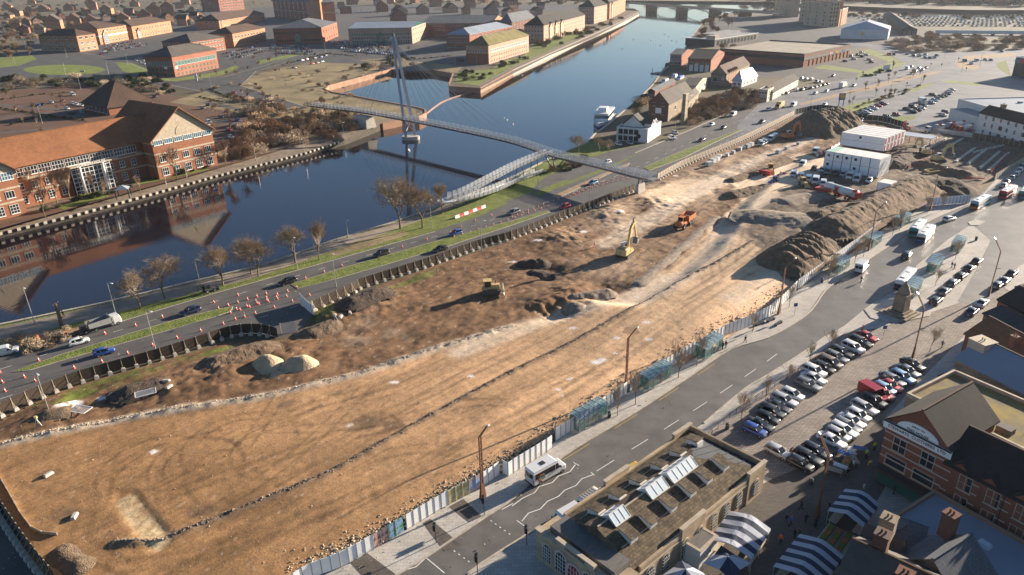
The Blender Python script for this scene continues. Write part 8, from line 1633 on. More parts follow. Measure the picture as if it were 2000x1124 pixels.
def gazebo(label,c,s_=3.2,a=.5):
 t=thing('gazebo',label,'gazebo',c,a); w=MB(); n_=MB(); h=s_/2
 for k in range(4):a0=math.pi/4+k*math.pi/2; p,q=(h*1.41*math.cos(a0),h*1.41*math.sin(a0),2.2),(h*1.41*math.cos(a0+math.pi/2),h*1.41*math.sin(a0+math.pi/2),2.2); mm=((p[0]+q[0])/2*.85,(p[1]+q[1])/2*.85,2.35); (w if k%2 else n_).add([p,mm,(0,0,3.3)],[(0,1,2)]); (n_ if k%2 else w).add([mm,q,(0,0,3.3)],[(0,1,2)])
 o=w.build('canopy','stripe_white',t); n_.build('navy_panels','stripe_navy',o); m=MB()
 for x in(-h,h):
  for y in(-h,h):m.tube((x,y,0),(x,y,2.2),.035,n=6)
 m.build('pole','galvanised',t)
gazebo('navy and white square gazebo in front of the hall doors',P(1420,1100,2.2).xy.to_3d(),4.2,.75); gazebo('navy and white gazebo at the bottom edge by the hall',P(1338,1125,2.2).xy.to_3d(),4.0,.75)
b=roofb('small white kiosk with a brown felt roof between hall and gazebo',(1368,1080),(1357,1062),(1402,1048),2.8,'render_white','flat',.15,'roof_felt',name='kiosk'); b.windows('R',1,1,1.0,.8,1.2)
# ================================================================ vehicles
CT={'w':'white','s':'silver','g':'grey','k':'black','b':'blue','r':'red','n':'navy','z':'bronze','t':'teal','p':'paleblue','o':'orange','y':'yellow'}
KT={'h':'hatchback','a':'saloon','e':'estate','o':'off-roader','m':'people carrier','v':'panel van','l':'small van','B':'minibus'}
def nmc(c):return{'paleblue':'pale blue','bronze':'bronze'}.get(CT[c],CT[c])
def rowcars(txt,place,grp,dirv=None,name='parked_car',z=0.0,fr='from the left'):
 """each entry: x,y,colour+kind; heading is a vector in photo pixels"""
 for i,e in enumerate(txt.split()):
  x,y,ck=e.split(','); x=float(x); y=float(y); c,k=ck[0],ck[1]; d=dirv
  zz=G(x,y).z if z is None else z
  car(KT[k],CT[c],x,y,(x+d[0],y+d[1]),f'{nmc(c)} {KT[k]} {place}, {ordw(i)} {fr}',grp,zz,name=name)
rowcars('1473,846,bh 1484,835,ka 1499,822,kh 1507,811,ko 1518,800,ka 1531,787,se 1547,776,wh 1577,757,ge 1588,744,wa 1589,731,wo 1609,724,kh 1621,714,zm 1632,703,ge 1642,693,ke 1665,685,wo 1680,673,ke 1691,662,ra','in the angled bays beside the street','cars in the angled bays beside the street',(30,13))
rowcars('1623,866,wa 1636,855,sh 1646,846,we 1653,838,ge 1662,828,wa 1676,817,wh 1687,802,se 1706,790,ko 1724,776,rh 1727,765,ph 1737,758,ra 1742,748,ge 1762,742,pe 1771,730,ga 1781,717,ka','in the middle bays of the square','cars in the middle bays of the square',(30,15))
rowcars('1518,888,sh 1562,912,kh 1577,899,ke 1593,888,ke','near the stalls','cars parked near the market stalls',(32,16))
rowcars('1827,592,ke 1843,573,ga 1860,556,ge 1876,543,ke 1892,528,ka 1907,514,ka','in the taxi rank on the island','taxis in the rank on the island',(14,-12))
rowcars('1897,613,na 1917,596,wa 1947,561,gh 1961,552,sa 1975,538,ka','parked along the right hand shops','cars along the right hand shops',(14,-13))
rowcars('1960,365,sh 1966,358,kh 1976,350,sa 1985,343,wh 1992,335,wh 1997,327,gh','beside the cream hoarding','cars beside the cream hoarding',(9,-9))
car('minibus','white',1066,930,(1104,909),'white minibus with a rainbow swirl on its side and a roof hatch, on the street')
sw=bpy.data.objects['minibus']
for k,c_ in enumerate(('paint_red','paint_yellow','paint_teal','paint_navy')):
 m=MB(); n=8; q=[((-1.5+k*.22)+(.75-k*.12)*math.cos(math.pi*(.45+1.0*j/n)),1.15+(.62-k*.12)*math.sin(math.pi*(.35+1.0*j/n)))for j in range(n+1)]
 for j in range(n):m.bar((q[j][0],-1.012,q[j][1]),(q[j+1][0],-1.012,q[j+1][1]),.02,.14)
 m.build('swirl',c_,sw)
sw.scale=(1.08,)*3; m=MB(); m.box(-1.0,-.35,2.55,-.3,.35,2.62); m.build('roof_hatch','black_trim',sw)
car('panel van','white',1160,985,(1215,945),'white van with a ladder rack parked beside the market hall'); m=MB(); vv=bpy.data.objects['panel_van']
for k in range(7):m.bar((-2.2+k*.5,-.8,2.35),(-2.2+k*.5,.8,2.35),.07,.06)
m.bar((-2.4,-.8,2.3),(1.0,-.8,2.3),.06,.1); m.bar((-2.4,.8,2.3),(1.0,.8,2.3),.06,.1); m.build('ladder_rack','trim_stone',vv)
car('panel van','white',1104,1024,(1060,1050),'plain white van nearest the corner of the market hall'); car('small van','yellow',1243,928,(1290,900),'yellow topped open truck half hidden behind the market hall')
car('panel van','red',1704,776,(1728,790),'red parcels van with an orange roof in the middle bays'); car('minibus','white',1682,528,(1697,512),'white minibus pulling along the upper bus stops')
car('off-roader','black',1770,503,(1782,490),'lone dark car driving up the middle of the street'); car('estate','white',1853,431,(1870,425),'white patrol car with yellow sides at the junction')
# buses
BUSES=[(1766,556,(1790,528),'white','black','white bus standing beside the nearest island shelter'),(1806,466,(1826,445),'white','blue','white bus with a blue tail overtaking the teal bus'),(1790,454,(1810,430),'teal','teal','teal bus at the far shelter stop'),(1913,403,(1936,390),'paleblue','orange','pale bus with an orange and blue tail turning at the junction'),(1966,383,(1988,368),'red','red','dark red bus with a white roof at the upper junction'),(2000,383,(2018,360),'teal','teal','teal bus cut by the right edge')]
for x,y,q,c1,c2,lb in BUSES:BUS.put(lb,'bus',P(x,y),hdg((x,y),q),'buses on the high street',{'body':PAINT[c1],'tail_panel':PAINT[c2]},.92)
# dual carriageway
rowcars('372,612,ne 562,554,ke 745,500,ko 860,490,ka 890,459,bh 1003,418,ge 1103,407,rh 1158,360,ph 1185,320,wh','driving on the riverside road','cars driving on the riverside road',(-30,10),'moving_car')
rowcars('155,672,wh 204,692,bh','at the left end of the riverside road','cars at the left end of the riverside road',(30,-9),'moving_car')
car('small van','white',14,692,(40,686),'white pickup leaving at the left edge with a dark load')
rowcars('1370,276,ka 1389,246,wh 1412,252,kh 1431,227,wv 1487,241,ko 1500,216,wh 1549,208,wv 1592,184,wh 1610,207,wa 1614,180,wh 1627,150,gh 1667,169,wh','on the upper riverside road','traffic on the upper riverside road',(-20,8),'moving_car')
rowcars('1772,136,wv 1781,145,wh 1788,140,wh 1795,135,wo 1802,138,wh 1780,132,gh 1809,134,rh','queuing at the junction signals','cars queuing at the junction signals',(20,-8),'moving_car'); rowcars('1736,108,ol 1746,108,kh 1772,107,sh 1784,110,kh 1795,111,wl 1807,108,wh 1807,114,ph 1816,115,kh 1825,114,wh 1829,110,ka 1884,121,kl 1897,126,wh 1907,120,wl 1924,118,wh 1935,119,sh 1956,102,ka','on the far arms of the junction','cars on the far arms of the junction',(18,5),'moving_car')
for x,y,q,c_,lb,bc in((1522,212,(1500,222),'yellow','yellow box lorry on the upper riverside road','plant_yellow'),(1646,172,(1664,166),'white','white box lorry on the upper riverside road','render_white')):
 t=thing('box_lorry',lb,'lorry',P(x,y),hdg((x,y),q)); m=MB(); m.box(-4,-1.2,1.0,1.8,1.2,3.5); m.build('box_body',bc,t); m=MB(); m.rings([ring_(2,3.8,1.15,.5,.2),ring_(2,3.8,1.15,1.6,.2),ring_(2,3.4,1.1,2.5,.2)]); c2=m.build('cab',bc,t); m=MB(); m.add([(3.82,-1,1.6),(3.82,1,1.6),(3.48,.95,2.4),(3.48,-.95,2.4)],[(0,1,2,3)]); m.build('windscreen','car_glass',c2)
 for a in(-2.6,2.8):
  for s_ in(-1,1):o=inst('wheel',WHB[0],t,(a,s_*1.05,.5),0 if s_>0 else math.pi); inst('rim',WHB[1],o)
  # tipper truck with its raised body by the stump
t=thing('tipper_truck','grey tipper truck with its open box raised beside the tree cuttings','truck',P(205,640),hdg((190,646),(226,634))); m=MB(); m.rings([ring_(1.6,3.4,1.0,.5,.2),ring_(1.6,3.4,1.0,1.4,.2),ring_(1.6,3.1,.95,2.3,.2)]); c2=m.build('cab','cladding_white',t); m=MB(); m.box(3.05,-.85,1.45,3.4,.85,2.15); m.build('windscreen','car_glass',c2)
m=MB(); m.side([(-3.2,1.2),(1.2,1.0),(1.2,1.15),(-3.1,1.35)],-1.1,1.1); m.side([(-3.2,1.2),(1.2,1.0),(1.3,2.3),(-3.3,2.3)],-1.15,-1.08); m.side([(-3.2,1.2),(1.2,1.0),(1.3,2.3),(-3.3,2.3)],1.08,1.15); m.box(1.15,-1.1,1.0,1.3,1.1,2.6); m.build('tipping_body','galvanised',t)
for a in(-2,2.5):
 for s_ in(-1,1):o=inst('wheel',WH[0],t,(a,s_*.9,.4),0 if s_>0 else math.pi,(1.2,)*3); inst('rim',WH[1],o)
backhoe('small dark chipper machine with an orange flail on the verge',P(408,571),hdg((400,573),(420,566)),'dark_steel',.75); backhoe('dark compact tracked chipper behind the tipper truck',P(162,653),hdg((170,650),(150,656)),'dark_steel',.7)
# site vehicles
rowcars('1549,345,wl 1563,349,wl 1578,354,wl 1592,358,wv 1607,363,wl 1622,366,wh','behind the red and white barriers','vans behind the barriers',(-3,8),z=None)
rowcars('1589,333,kh 1605,335,wh 1617,339,ga 1632,341,kh 1646,344,sh 1659,349,wv 1673,354,wv 1697,356,wh','in front of the two storey cabins','cars in front of the site cabins',(-6,8),z=None)
rowcars('1567,324,wl 1592,300,wv 1682,237,sa','on the concrete access road','vehicles on the access road',(-10,8),z=None)
rowcars('1505,275,wv 1494,281,wh 1512,270,wl 1488,284,wh','by the upper fence','vans by the upper fence',(-12,6),z=None)
# supermarket and shop car parks
rowcars('1691,222,we 1697,218,ph 1706,214,wo 1715,209,rh 1725,205,go','in the left row of the supermarket car park','left row of the supermarket car park',(14,2))
rowcars('1771,215,ka 1781,210,kh 1792,217,ko 1800,214,wh 1802,208,ke 1802,200,wv 1819,203,sh 1825,198,ph 1831,194,gh 1837,191,kh 1844,189,ka 1851,185,gh 1855,181,wh 1859,178,sa','in the main row of the supermarket car park','main row of the supermarket car park',(14,3))
rowcars('1821,187,ka 1732,231,go 1750,226,rh 1846,221,kh 1841,227,wh 1784,221,kh','standing apart in the supermarket car park','cars apart in the supermarket car park',(14,3))
rowcars('1566,155,wh 1575,156,wh 1585,157,wl 1596,161,so 1603,162,wh 1521,186,kh 1537,184,kh 1557,178,wl 1567,177,kh 1575,175,gh 1585,174,kh 1593,172,kh 1600,170,gh 1609,168,kh 1616,166,kh','beside the trade units','cars beside the trade units',(10,-3))
rowcars('1655,104,gh 1660,108,wh 1663,112,sh 1668,117,wh 1676,109,kh 1683,104,wh 1684,112,bh 1692,109,wh 1698,118,wh 1702,123,rh 1651,121,gh','beside the retail hall','cars beside the retail hall',(12,1))
rowcars('1208,284,wh 1230,282,sh 1312,272,wo 1318,262,se 1346,138,wB 1368,134,rh','beside the pub and the mill','cars beside the pub and mill',(10,4))
rowcars('101,202,sh 84,206,kh 75,208,bh 122,199,rh 143,204,wh 150,206,we 132,214,wh 160,208,wh 143,187,wv 161,221,th 262,186,kh 302,191,ko','in the car park behind the long office','cars behind the long office',(12,4))
rowcars('397,213,gh 407,207,kh 432,231,nh 465,237,bh 408,240,we 404,246,wa 410,260,kh 448,256,rh 452,270,wh 437,295,gh 521,255,bh 457,183,ra','on the setts right of the long office','cars right of the long office',(12,3))
rowcars('590,119,wh 600,117,wh 615,115,gh 627,113,bh 636,110,kh 610,126,rh 620,124,gh 629,122,wh 575,134,nh 560,246,bh','in the small overflow car park','cars in the overflow car park',(12,-2))
# crowded far car parks: rows of small cars
PAL='wwwwssssggkkkbbrrnpz'
FM=[]
def park(p0,p1,n,place,rows=1,step=(0,4),dirv=(3,10),far=0):
 for r_ in range(rows):
  for i in range(n):
   if rnd.random()<.10:continue
   f=(i+.5)/n; x=p0[0]+(p1[0]-p0[0])*f+step[0]*r_; y=p0[1]+(p1[1]-p0[1])*f+step[1]*r_; c=rnd.choice(PAL)
   if far:q_=P(x,y,.04); FM.append((q_.x,q_.y,.04,hdg((x,y),(x+dirv[0],y+dirv[1])),1,1)); continue
   o=inst('parked_car',FARC[CT[c]],None,P(x,y,.04),hdg((x,y),(x+dirv[0],y+dirv[1]))+rnd.gauss(0,.05)); tag(o,f'{nmc(c)} car {place}, {ordw(r_)} row, {ordw(i)} from left','car','cars '+place)
park((195,108),(225,100),7,'behind the roundabout',3,(4,-5),(9,3)); park((205,92),(260,82),13,'below the gabled offices',3,(14,3),(4,6))
park((430,108),(500,92),14,'left of the wide dark office',3,(10,4.5),(3,7)); park((520,90),(600,92),16,'in front of the wide dark office',4,(6,5),(3,7)); park((640,82),(745,90),20,'in front of the blue roofed buff office',3,(8,4.6),(2,8)); park((664,95.8),(769,103.8),20,'',2,(8,4.6),(2,8),1); park((565,20),(620,26),9,'beside the far hotel tower',3,(12,5),(3,6),1); park((350,12),(410,14),12,'left of the hotel',2,(0,5),(3,6),1); park((268,115),(300,128),4,'beside the green glazed office',2,(-6,3),(8,2)); park((860,14),(960,8),8,'on the far roads',1,far=1)
for j in range(3):park((560+j*30,12+j*5),(620+j*60,14+j*4),9,'',2,(4,4),(3,6),1)
FT=[]
for c in 'white silver grey black blue'.split():
 m_=FARC[c].copy(); b_=bmesh.new(); b_.from_mesh(m_); bmesh.ops.triangulate(b_,faces=b_.faces); b_.to_mesh(m_); b_.free(); FT.append(m_)
merged(FT,FM,'distant_parked_cars','packed parked cars in the far car parks beside the hotel','','cars')
# storage yard: ranks of white vans and cars
def yard(n0,rows):
 for r_ in range(rows):
  y=33+r_*3.6; n=n0-r_*2
  for i in range(n):
   x=1668+r_*9+i*(345-r_*6)/n
   if rnd.random()<.12:continue
   big=rnd.random()<.16; c=rnd.choice('wwwwsgp'); o=inst('stored_vehicle',FARC[CT[c]],None,P(x,y+i*.035+rnd.uniform(-.6,.6),0),hdg((x,y),(x+4,y+4)),(1.4,1.3,2.1)if big else(1.2,1.2,1.25)); tag(o,f'{nmc(c)} {"van" if big else "car"} in the {ordw(r_)} rank of the storage yard, {ordw(i)} from the left','vehicle','vehicles in the storage yard')
yard(44,6)
for i in range(7):
 x=1828+i*36; t=thing('box_trailer',f'white box trailer in the line below the storage yard, {ordw(i)} from the left','trailer',P(x+16,68+i*.4),hdg((x,68),(x+34,68.4)),'white trailers below the storage yard'); m=MB(); m.box(-8,-1.3,1.1,8,1.3,4.2); m.build('box_body','cladding_white',t); m=MB(); m.box(-7,-1.1,.1,-4,1.1,1.0); m.box(5,-.9,.1,5.3,.9,1.1); m.build('running_gear','black_trim',t)
 # ================================================================ cones
def cones(pts,n,place,z=0):
 q=[P(*p)for p in pts]; L=sum((b-a).length for a,b in zip(q,q[1:])); qq=resample(q,L/max(1,n-1)-.001)
 for i,p in enumerate(qq[:n]):CONE.put(f'orange and white cone {place}, {ordw(i)} from the left','traffic cone',p,0,'cones '+place)
cones([(427,604),(448,597),(520,575)],6,'tapering in from the median nose'); cones([(450,612),(500,597),(560,580)],7,'in the second line of the coned lane'); cones([(462,605),(492,597),(540,582)],5,'between the coned lanes'); cones([(460,625),(525,605),(605,578)],5,'beside the curved fence'); cones([(500,590),(560,571),(580,563)],5,'along the grass before the trees')
cones([(265,637),(315,621),(417,592),(465,578)],5,'spaced along the far kerb'); cones([(145,706+14),(208,706),(268,685),(326,667),(380,651),(426,637),(478,620)],8,'spaced along the fence side lane'); cones([(0,728),(25,721),(50,715),(205,653)],4,'near the tipper truck'); cones([(5,748),(28,735),(80,742),(10,765)],4,'at the left end of the median'); cones([(597,545),(642,529),(668,520)],3,'on the road before the trees'); cones([(786,484),(843,466),(880,455)],3,'behind the blue car')
cones([(887,464),(940,448),(1010,425),(1070,405)],14,'along the top of the long median'); cones([(900,444),(925,433),(960,422)],3,'at the ramp verge'); cones([(1000,425),(1060,402),(1110,384),(1175,358),(1235,342)],26,'in the upper line of the closed lane'); cones([(1105,388),(1160,366),(1235,347)],15,'in the lower line of the closed lane'); cones([(1075,380),(1132,364),(1195,340)],5,'beside the slip road kerb')
# ================================================================ people
PPL=[(76,668,'stand','orange','orange','worker in orange overalls standing by the cut branches','cone_orange'),(132,660,'stand','orange','orange','worker in orange behind the white car','cone_orange'),(125,620,'walk','black','black','walker in black on the riverside path',None),(403,568,'stand','orange','navy','worker in orange beside the dark chipper','plant_white'),(1161,484,'walk','orange','orange','worker in orange walking on the bare soil near the excavator','plant_white'),(1830,307,'stand','hivis','navy','worker in a yellow jacket between the two excavators','plant_white'),(1822,303,'stand','orange','navy','worker in orange between the two excavators','plant_white'),(1787,283,'stand','hivis','navy','worker in yellow at the far corner of the pits','plant_white'),(1455,670,'walk','black','black','person in black walking on the bright pavement',None),(1417,680,'stand','black','black','person in black waiting at the end of the glass shelter',None),(1411,682,'stand','navy','black','person in navy waiting at the end of the glass shelter',None),(1492,622,'stand','red','brown','person in red sitting area by the hoarding',None),(1471,645,'stand','black','black','person in black by the small tree and hoarding',None),(1681,552,'walk','black','black','person crossing the street below the white minibus',None),(1858,524,'walk','black','black','left of two people walking on the bus island',None),(1863,526,'walk','navy','black','right of two people walking on the bus island',None),(1683,650,'stand','orange','denim','person in bright orange beside the red car','cone_orange'),(1716,741,'walk','blue','blue','person in blue walking between the parked rows',None),(1839,680,'walk','grey','black','person in grey near the tree in the shade',None),(1707,880,'stand','hivis','black','person in a yellow jacket by the brick shop corner',None),(1691,894,'stand','hivis','black','person in yellow beside the market tables',None),(1694,898,'stand','grey','black','person in grey beside the market tables',None),(1665,915,'stand','white','brown','person in pale clothes by the flea tables',None),(1655,932,'walk','black','black','person in black below the flea tables',None),(1685,962,'walk','white','grey','person in white right of the striped stall',None),(1564,995,'walk','black','black','dark figure crossing the shaded square',None),(1535,1022,'walk','black','denim','left of a pair on the shaded square',None),(1543,1027,'walk','blue','black','right of a pair on the shaded square',None),(1573,1022,'stand','black','black','dark figure just left of the rusty column foot',None),(1592,1030,'stand','navy','black','dark figure at the rusty column foot',None),(1551,1052,'stand','black','black','dark figure above the large stall',None),(1560,1050,'stand','brown','black','figure in brown above the large stall',None),(1524,1062,'walk','orange','black','figure with an orange bag left of the large stall',None),(1542,888,'bend','brown','black','person bending at the open door of the silver car',None),(1618,998,'stand','black','denim','stallholder at the corner of the striped stall',None),(1745,965,'stand','black','black','shopper outside the glass shopfront',None)]
for i,(x,y,ps,tp,lg,lb,ht)in enumerate(PPL):
 z=G(x,y).z if 1100<x<1900 and y<560 and i in(4,5,6,7)else(.13 if i in(14,15)else 0); person(x,y,ps,tp,lg,rnd.uniform(0,6.28),lb,None,z,hat=ht)
 # flea market tables
for i,(x,y)in enumerate([(1678,883),(1661,888),(1648,893),(1640,918),(1652,908),(1630,926),(1667,905)]):
 t=thing('flea_table',f'low table heaped with mixed goods near the parked cars, {ordw(i)} from the front','table',P(x,y),rnd.uniform(0,3),'heaped tables of the flea market'); m=MB(); m.box(-1,-.5,.7,1,.5,.75)
 for a in(-.9,.85):
  for s_ in(-.45,.4):m.box(a,s_,0,a+.05,s_+.05,.7)
 m.build('table_top','trim_stone',t); m=MB(); m.box(-.97,-.48,.752,.97,.48,.79)
 for k in range(26):a,c_,s_=rnd.uniform(-.9,.8),rnd.uniform(-.45,.35),rnd.uniform(.06,.22); m.box(a,c_,.75,a+s_,c_+s_*.8,.75+s_*rnd.uniform(.4,1.4))
 m.build('goods',rnd.choice(['plant_white','fruit_red','boat_blue','trim_stone']),t)
 # ================================================================ street lamps
for x,y,lb in[(229,624,'tall white lamp post on the verge beside the tipper truck'),(304,684,'slim lamp post at the fence left of the curve'),(99,813,'leaning lamp post at the left corner of the site'),(68,632,'dark thin post on the riverside path at the left'),(657,561,'lamp post at the fence above the gate'),(581,526,'lamp post among the verge trees'),(941,491,'lamp post on the long median'),(843,446,'lamp post beside the bare tree pair'),(1151,413,'lamp post at the fence near the red car'),(1051,366,'lamp post on the slip road verge'),(1297,321,'lamp post on the upper median'),(1401,227,'lamp post on the mill side of the road'),(1317,277,'lamp post beside the pub car park'),(1430,262,'lamp post on the site side of the upper road'),(1475,208,'lamp post below the trade units'),(1582,214,'lamp post on the lower kerb by the soil hill'),(1658,200,'lamp post on the store verge'),(1740,175,'lamp post below the junction'),(1797,168,'lamp post on the store side of the junction'),(1845,112,'tall lamp post on the upper arm of the junction'),(1882,100,'tall lamp post by the railway scrub'),(1913,130,'lamp post on the right island of the junction'),(1878,141,'lamp post in front of the dark corner building'),(1765,98,'lamp post near the ribbed workshop'),(129,147,'lamp post in front of the roundabout'),(30,126,'lamp post at the left of the roundabout'),(52,98,'lamp post on the road into the estate'),(131,113,'lamp post behind the roundabout'),(212,144,'lamp post right of the roundabout island'),(290,153,'lamp post by the green glazed office'),(250,128,'lamp post on the verge right of the roundabout'),(413,173,'lamp post by the access road'),(636,103,'lamp post in the crowded car park'),(745,110,'lamp post in the buff office car park'),(890,128,'lamp post by the pink office'),(931,126,'lamp post at the pink office corner'),(83,242,'globe lamp in the long office car park'),(158,175,'lamp post behind the long office')]:
 LAMP.put(lb,'lamp post',P(x,y),rnd.uniform(-1.2,-.4))
for x,y in((172,380),(325,362),(365,347),(190,385),(500,315),(582,235),(595,300),(671,262),(680,465),(612,480),(388,545),(865,400)):LAMPT.put('low riverside lamp'+(' on the office promenade' if x<600 and y<400 else ' beside the river path'),'lamp post',P(x,y),0,'low lamps'+(' of the office promenade' if x<600 and y<400 else ' by the river path'))
t=thing('riverside_shelter','small blue roofed shelter on four posts on the office promenade','shelter',P(243,386),.3); m=MB(); m.add([(-2.2,-2.2,3.2),(2.2,-2.2,3.2),(2.2,2.2,3.2),(-2.2,2.2,3.2),(0,0,4.4)],[(0,1,4),(1,2,4),(2,3,4),(3,0,4),(3,2,1,0)]); m.build('roof','flat_roof_blue',t); m=MB()
for x in(-2,2):
 for y in(-2,2):m.box(x-.15,y-.15,0,x+.15,y+.15,3.2)
m.build('post','dark_steel',t)
# riverside railing of the near bank
q=resample(PL([(1000,350),(850,409),(775,436),(650,474),(505,524),(350,560),(200,597),(0,641)]),2.4); t=thing('river_railing','thin dark railing along the near riverside path','railing',q[0]); m=MB()
for i in range(len(q)-1):m.tube(q[i]-q[0],q[i]-q[0]+Vector((0,0,1.1)),.04,n=4); m.tube(q[i]-q[0]+Vector((0,0,1.1)),q[i+1]-q[0]+Vector((0,0,1.1)),.03,n=4); m.tube(q[i]-q[0]+Vector((0,0,.6)),q[i+1]-q[0]+Vector((0,0,.6)),.02,n=4)
m.build('rail','dark_steel',t)
# ================================================================ planting
for i,(x,y,tp,lb)in enumerate([(275,603,518,'left of the two round bare trees beside the path'),(322,583,499,'right of the two round bare trees beside the path'),(436,558,470,'low spreading bare tree at the path bend'),(491,536,455,'broad bare tree right of the spreading one'),(505,540,462,'bare tree overlapping the broad one'),(577,514,431,'bare tree behind the blue signed post'),(624,508,423,'narrow egg shaped bare tree on the verge'),(782,447,341,'tallest bare tree, before the bridge reflection'),(825,446,352,'dense bare tree right of the tallest one'),(864,418,353,'slim bare tree at the foot of the ramp'),(1130,300,262,'bare tree behind the bridge by the river wall'),(1170,296,264,'bare tree left of the pub car park'),(1190,300,268,'bare tree nearest the pub')]):
 tree((UT if i in(6,9)else BT)[i%(2 if i in(6,9)else 3)],x,y,tall((x,y),tp),lb,base=8.6)
for i,(x,y,tp)in enumerate([(112,398,320),(138,392,320),(88,424,345),(60,400,320),(207,390,345),(275,377,340),(311,351,292),(346,350,282),(360,330,285),(442,322,268),(470,313,262),(440,318,275),(495,300,262),(395,300,268),(28,385,330),(585,262,222),(560,275,235),(610,258,215),(640,250,215),(185,376,335),(160,372,330)]):
 tree(PT[i%2],x,y,tall((x,y),tp),f'pale bare birch on the office promenade, {ordw(i)} counted from the entrance side','pale birches on the office promenade',base=8.6)
for i,(x,y,tp,lb)in enumerate([(1206,812,748,'left of the nearest shelter pair'),(1241,790,718,'beside the second rusty column'),(1325,738,664,'between the second and third shelters'),(1361,715,645,'left of the third shelter'),(1469,650,604,'in front of the bright hoarding'),(1541,600,552,'by the parking sign'),(1617,550,503,'left of the glass shelter by the minibus'),(1629,541,496,'second by the glass shelter behind the minibus'),(1669,514,468,'right of the glass shelter by the minibus'),(1686,502,458,'by the foot of the fourth rusty column'),(1742,462,417,'left of the farthest shelter'),(1757,450,405,'beside the farthest shelter'),(1811,416,378,'left of the last rusty column'),(1840,412,372,'at the hoarding corner'),(1447,822,760,'at the bottom end of the bays'),(1495,782,735,'behind the black parked cars'),(1538,752,705,'behind the white parked cars'),(1580,714,668,'behind the brown parked cars'),(1619,689,636,'at the top end of the bays'),(1816,687,634,'in the shaded corner by the shops'),(1865,508,462,'on the bus island'),(1826,560,520,'on the bus island near the cross')]):
 tree(ST_[i%2],x,y,tall((x,y),tp),'slender bare street tree '+lb,'street trees along the paving',6.0,'street_tree')
t=thing('tree_stump','pollarded tree trunk with lopped limbs beside the tipper truck','tree',P(121,636)); m=MB(); m.tube((0,0,0),(0,0,5.4),.45,.25,8)
for k in range(9):a=k*2.4; z=1.6+k*.45; m.tube((0,0,z),(.6*math.cos(a),.6*math.sin(a),z+.5),.14,.1,6)
m.build('trunk','bark',t)
def scat(poly,n,kinds,s0,s1,label,grp,seed,tr=None,nm='shrub',mass=False):
 r_=random.Random(seed); xs=[p[0]for p in poly]; ys=[p[1]for p in poly]; c=0; g_=0; it=[]
 while c<n and g_<n*40:
  g_+=1; x=r_.uniform(min(xs),max(xs)); y=r_.uniform(min(ys),max(ys))
  if not inpoly(np.array([x]),np.array([y]),poly)[0]:continue
  c+=1; s_=r_.uniform(s0,s1)
  if tr:tree(tr[c%len(tr)],x,y,s_,label,grp,8.6,nm)
  elif mass:p=P(x,y); it.append((p.x,p.y,0,r_.uniform(0,6.28),s_,r_.uniform(.7,1.1)))
  else:shrub(kinds[c%len(kinds)],x,y,s_,label,grp,nm,sz=r_.uniform(.7,1.1))
 if mass:merged(kinds,it,nm,label,grp)
scat([(0,158),(60,150),(300,152),(345,178),(320,186),(180,170),(60,172),(0,185)],85,SHG+SH,1.5,2.8,'dense dark hedge between the roundabout and the office car park','',1,nm='hedge',mass=True)
scat([(480,195),(600,205),(705,225),(700,262),(620,280),(520,300),(420,318),(470,270)],110,SH+SHR,1.4,3.0,'brown winter scrub left of the bridge abutment','',2,nm='scrub',mass=True)
scat([(480,195),(600,205),(700,230),(690,258),(600,280),(480,300)],46,None,5,8,'thin pale bare tree in the scrub left of the bridge','pale trees in the bridge scrub',3,PT,'bare_tree')
scat([(380,180),(520,140),(700,122),(760,135),(660,165),(720,205),(600,205),(450,205)],75,SH+SHR,.5,1.5,'low brown bramble on the waste ground','brambles on the waste ground',4)
scat([(690,128),(770,105),(905,118),(890,128),(775,130),(740,140)],22,SHG+SH+SHO,1.2,2.8,'round evergreen shrub by the basin car park','shrubs by the basin car park',5)
scat([(893,140),(960,138),(1010,112),(1035,112),(1000,130),(930,160),(895,158)],20,SHG+SHO,1.0,2.2,'dark shrub on the promontory lawn','shrubs on the promontory lawn',6)
scat([(1040,88),(1150,58),(1215,30),(1225,36),(1155,68),(1060,100)],34,SHG+SHO+SHR,1.4,3.2,'shrub bank below the river apartments','shrubs below the river apartments',7)
scat([(0,60),(60,78),(90,100),(50,118),(0,118)],26,None,8,12,'russet bare tree left of the roundabout','russet trees left of the roundabout',8,RT,'bare_tree')
scat([(0,0),(420,0),(400,50),(250,66),(90,80),(0,62)],230,SHG+SHR,1.8,4.2,'dark and russet woodland among the estate houses','',9,nm='woodland',mass=True)
scat([(0,-14),(2000,-34),(2000,-6),(1240,-2),(0,4)],150,SHG+SHR,7,14,'woodland along the far skyline','',10,nm='woodland',mass=True)
scat([(430,0),(1100,-8),(1220,6),(1130,16),(640,12),(430,8)],110,SHR+SHG,2,4.5,'wooded strip along the far roads','',11,nm='woodland',mass=True)
scat([(1385,45),(1440,32),(1452,40),(1400,72),(1365,92),(1352,88)],26,None,8,12,'russet bare tree on the right bank below the old road bridge','russet trees by the road bridge',12,RT,'bare_tree')
scat([(1405,108),(1435,104),(1430,122),(1410,122)],3,None,9,11,'russet tree between the boat club and the retail hall','russet trees by the boat club',13,RT,'bare_tree')
scat([(1350,215),(1380,200),(1480,180),(1485,205),(1420,224),(1350,248)],60,SH+SHR,1.3,2.6,'brown scrub between the mill and the road','',14,nm='scrub',mass=True)
scat([(1245,200),(1262,195),(1262,222),(1240,228)],9,SHR+SHO,1.4,2.4,'olive scrub on the river edge of the mill','scrub on the river edge of the mill',15)
scat([(1730,88),(1800,72),(2010,78),(2010,96),(1850,102),(1760,104)],95,SH+SHR,1.6,3.2,'brown railway scrub behind the junction','',16,nm='scrub',mass=True)
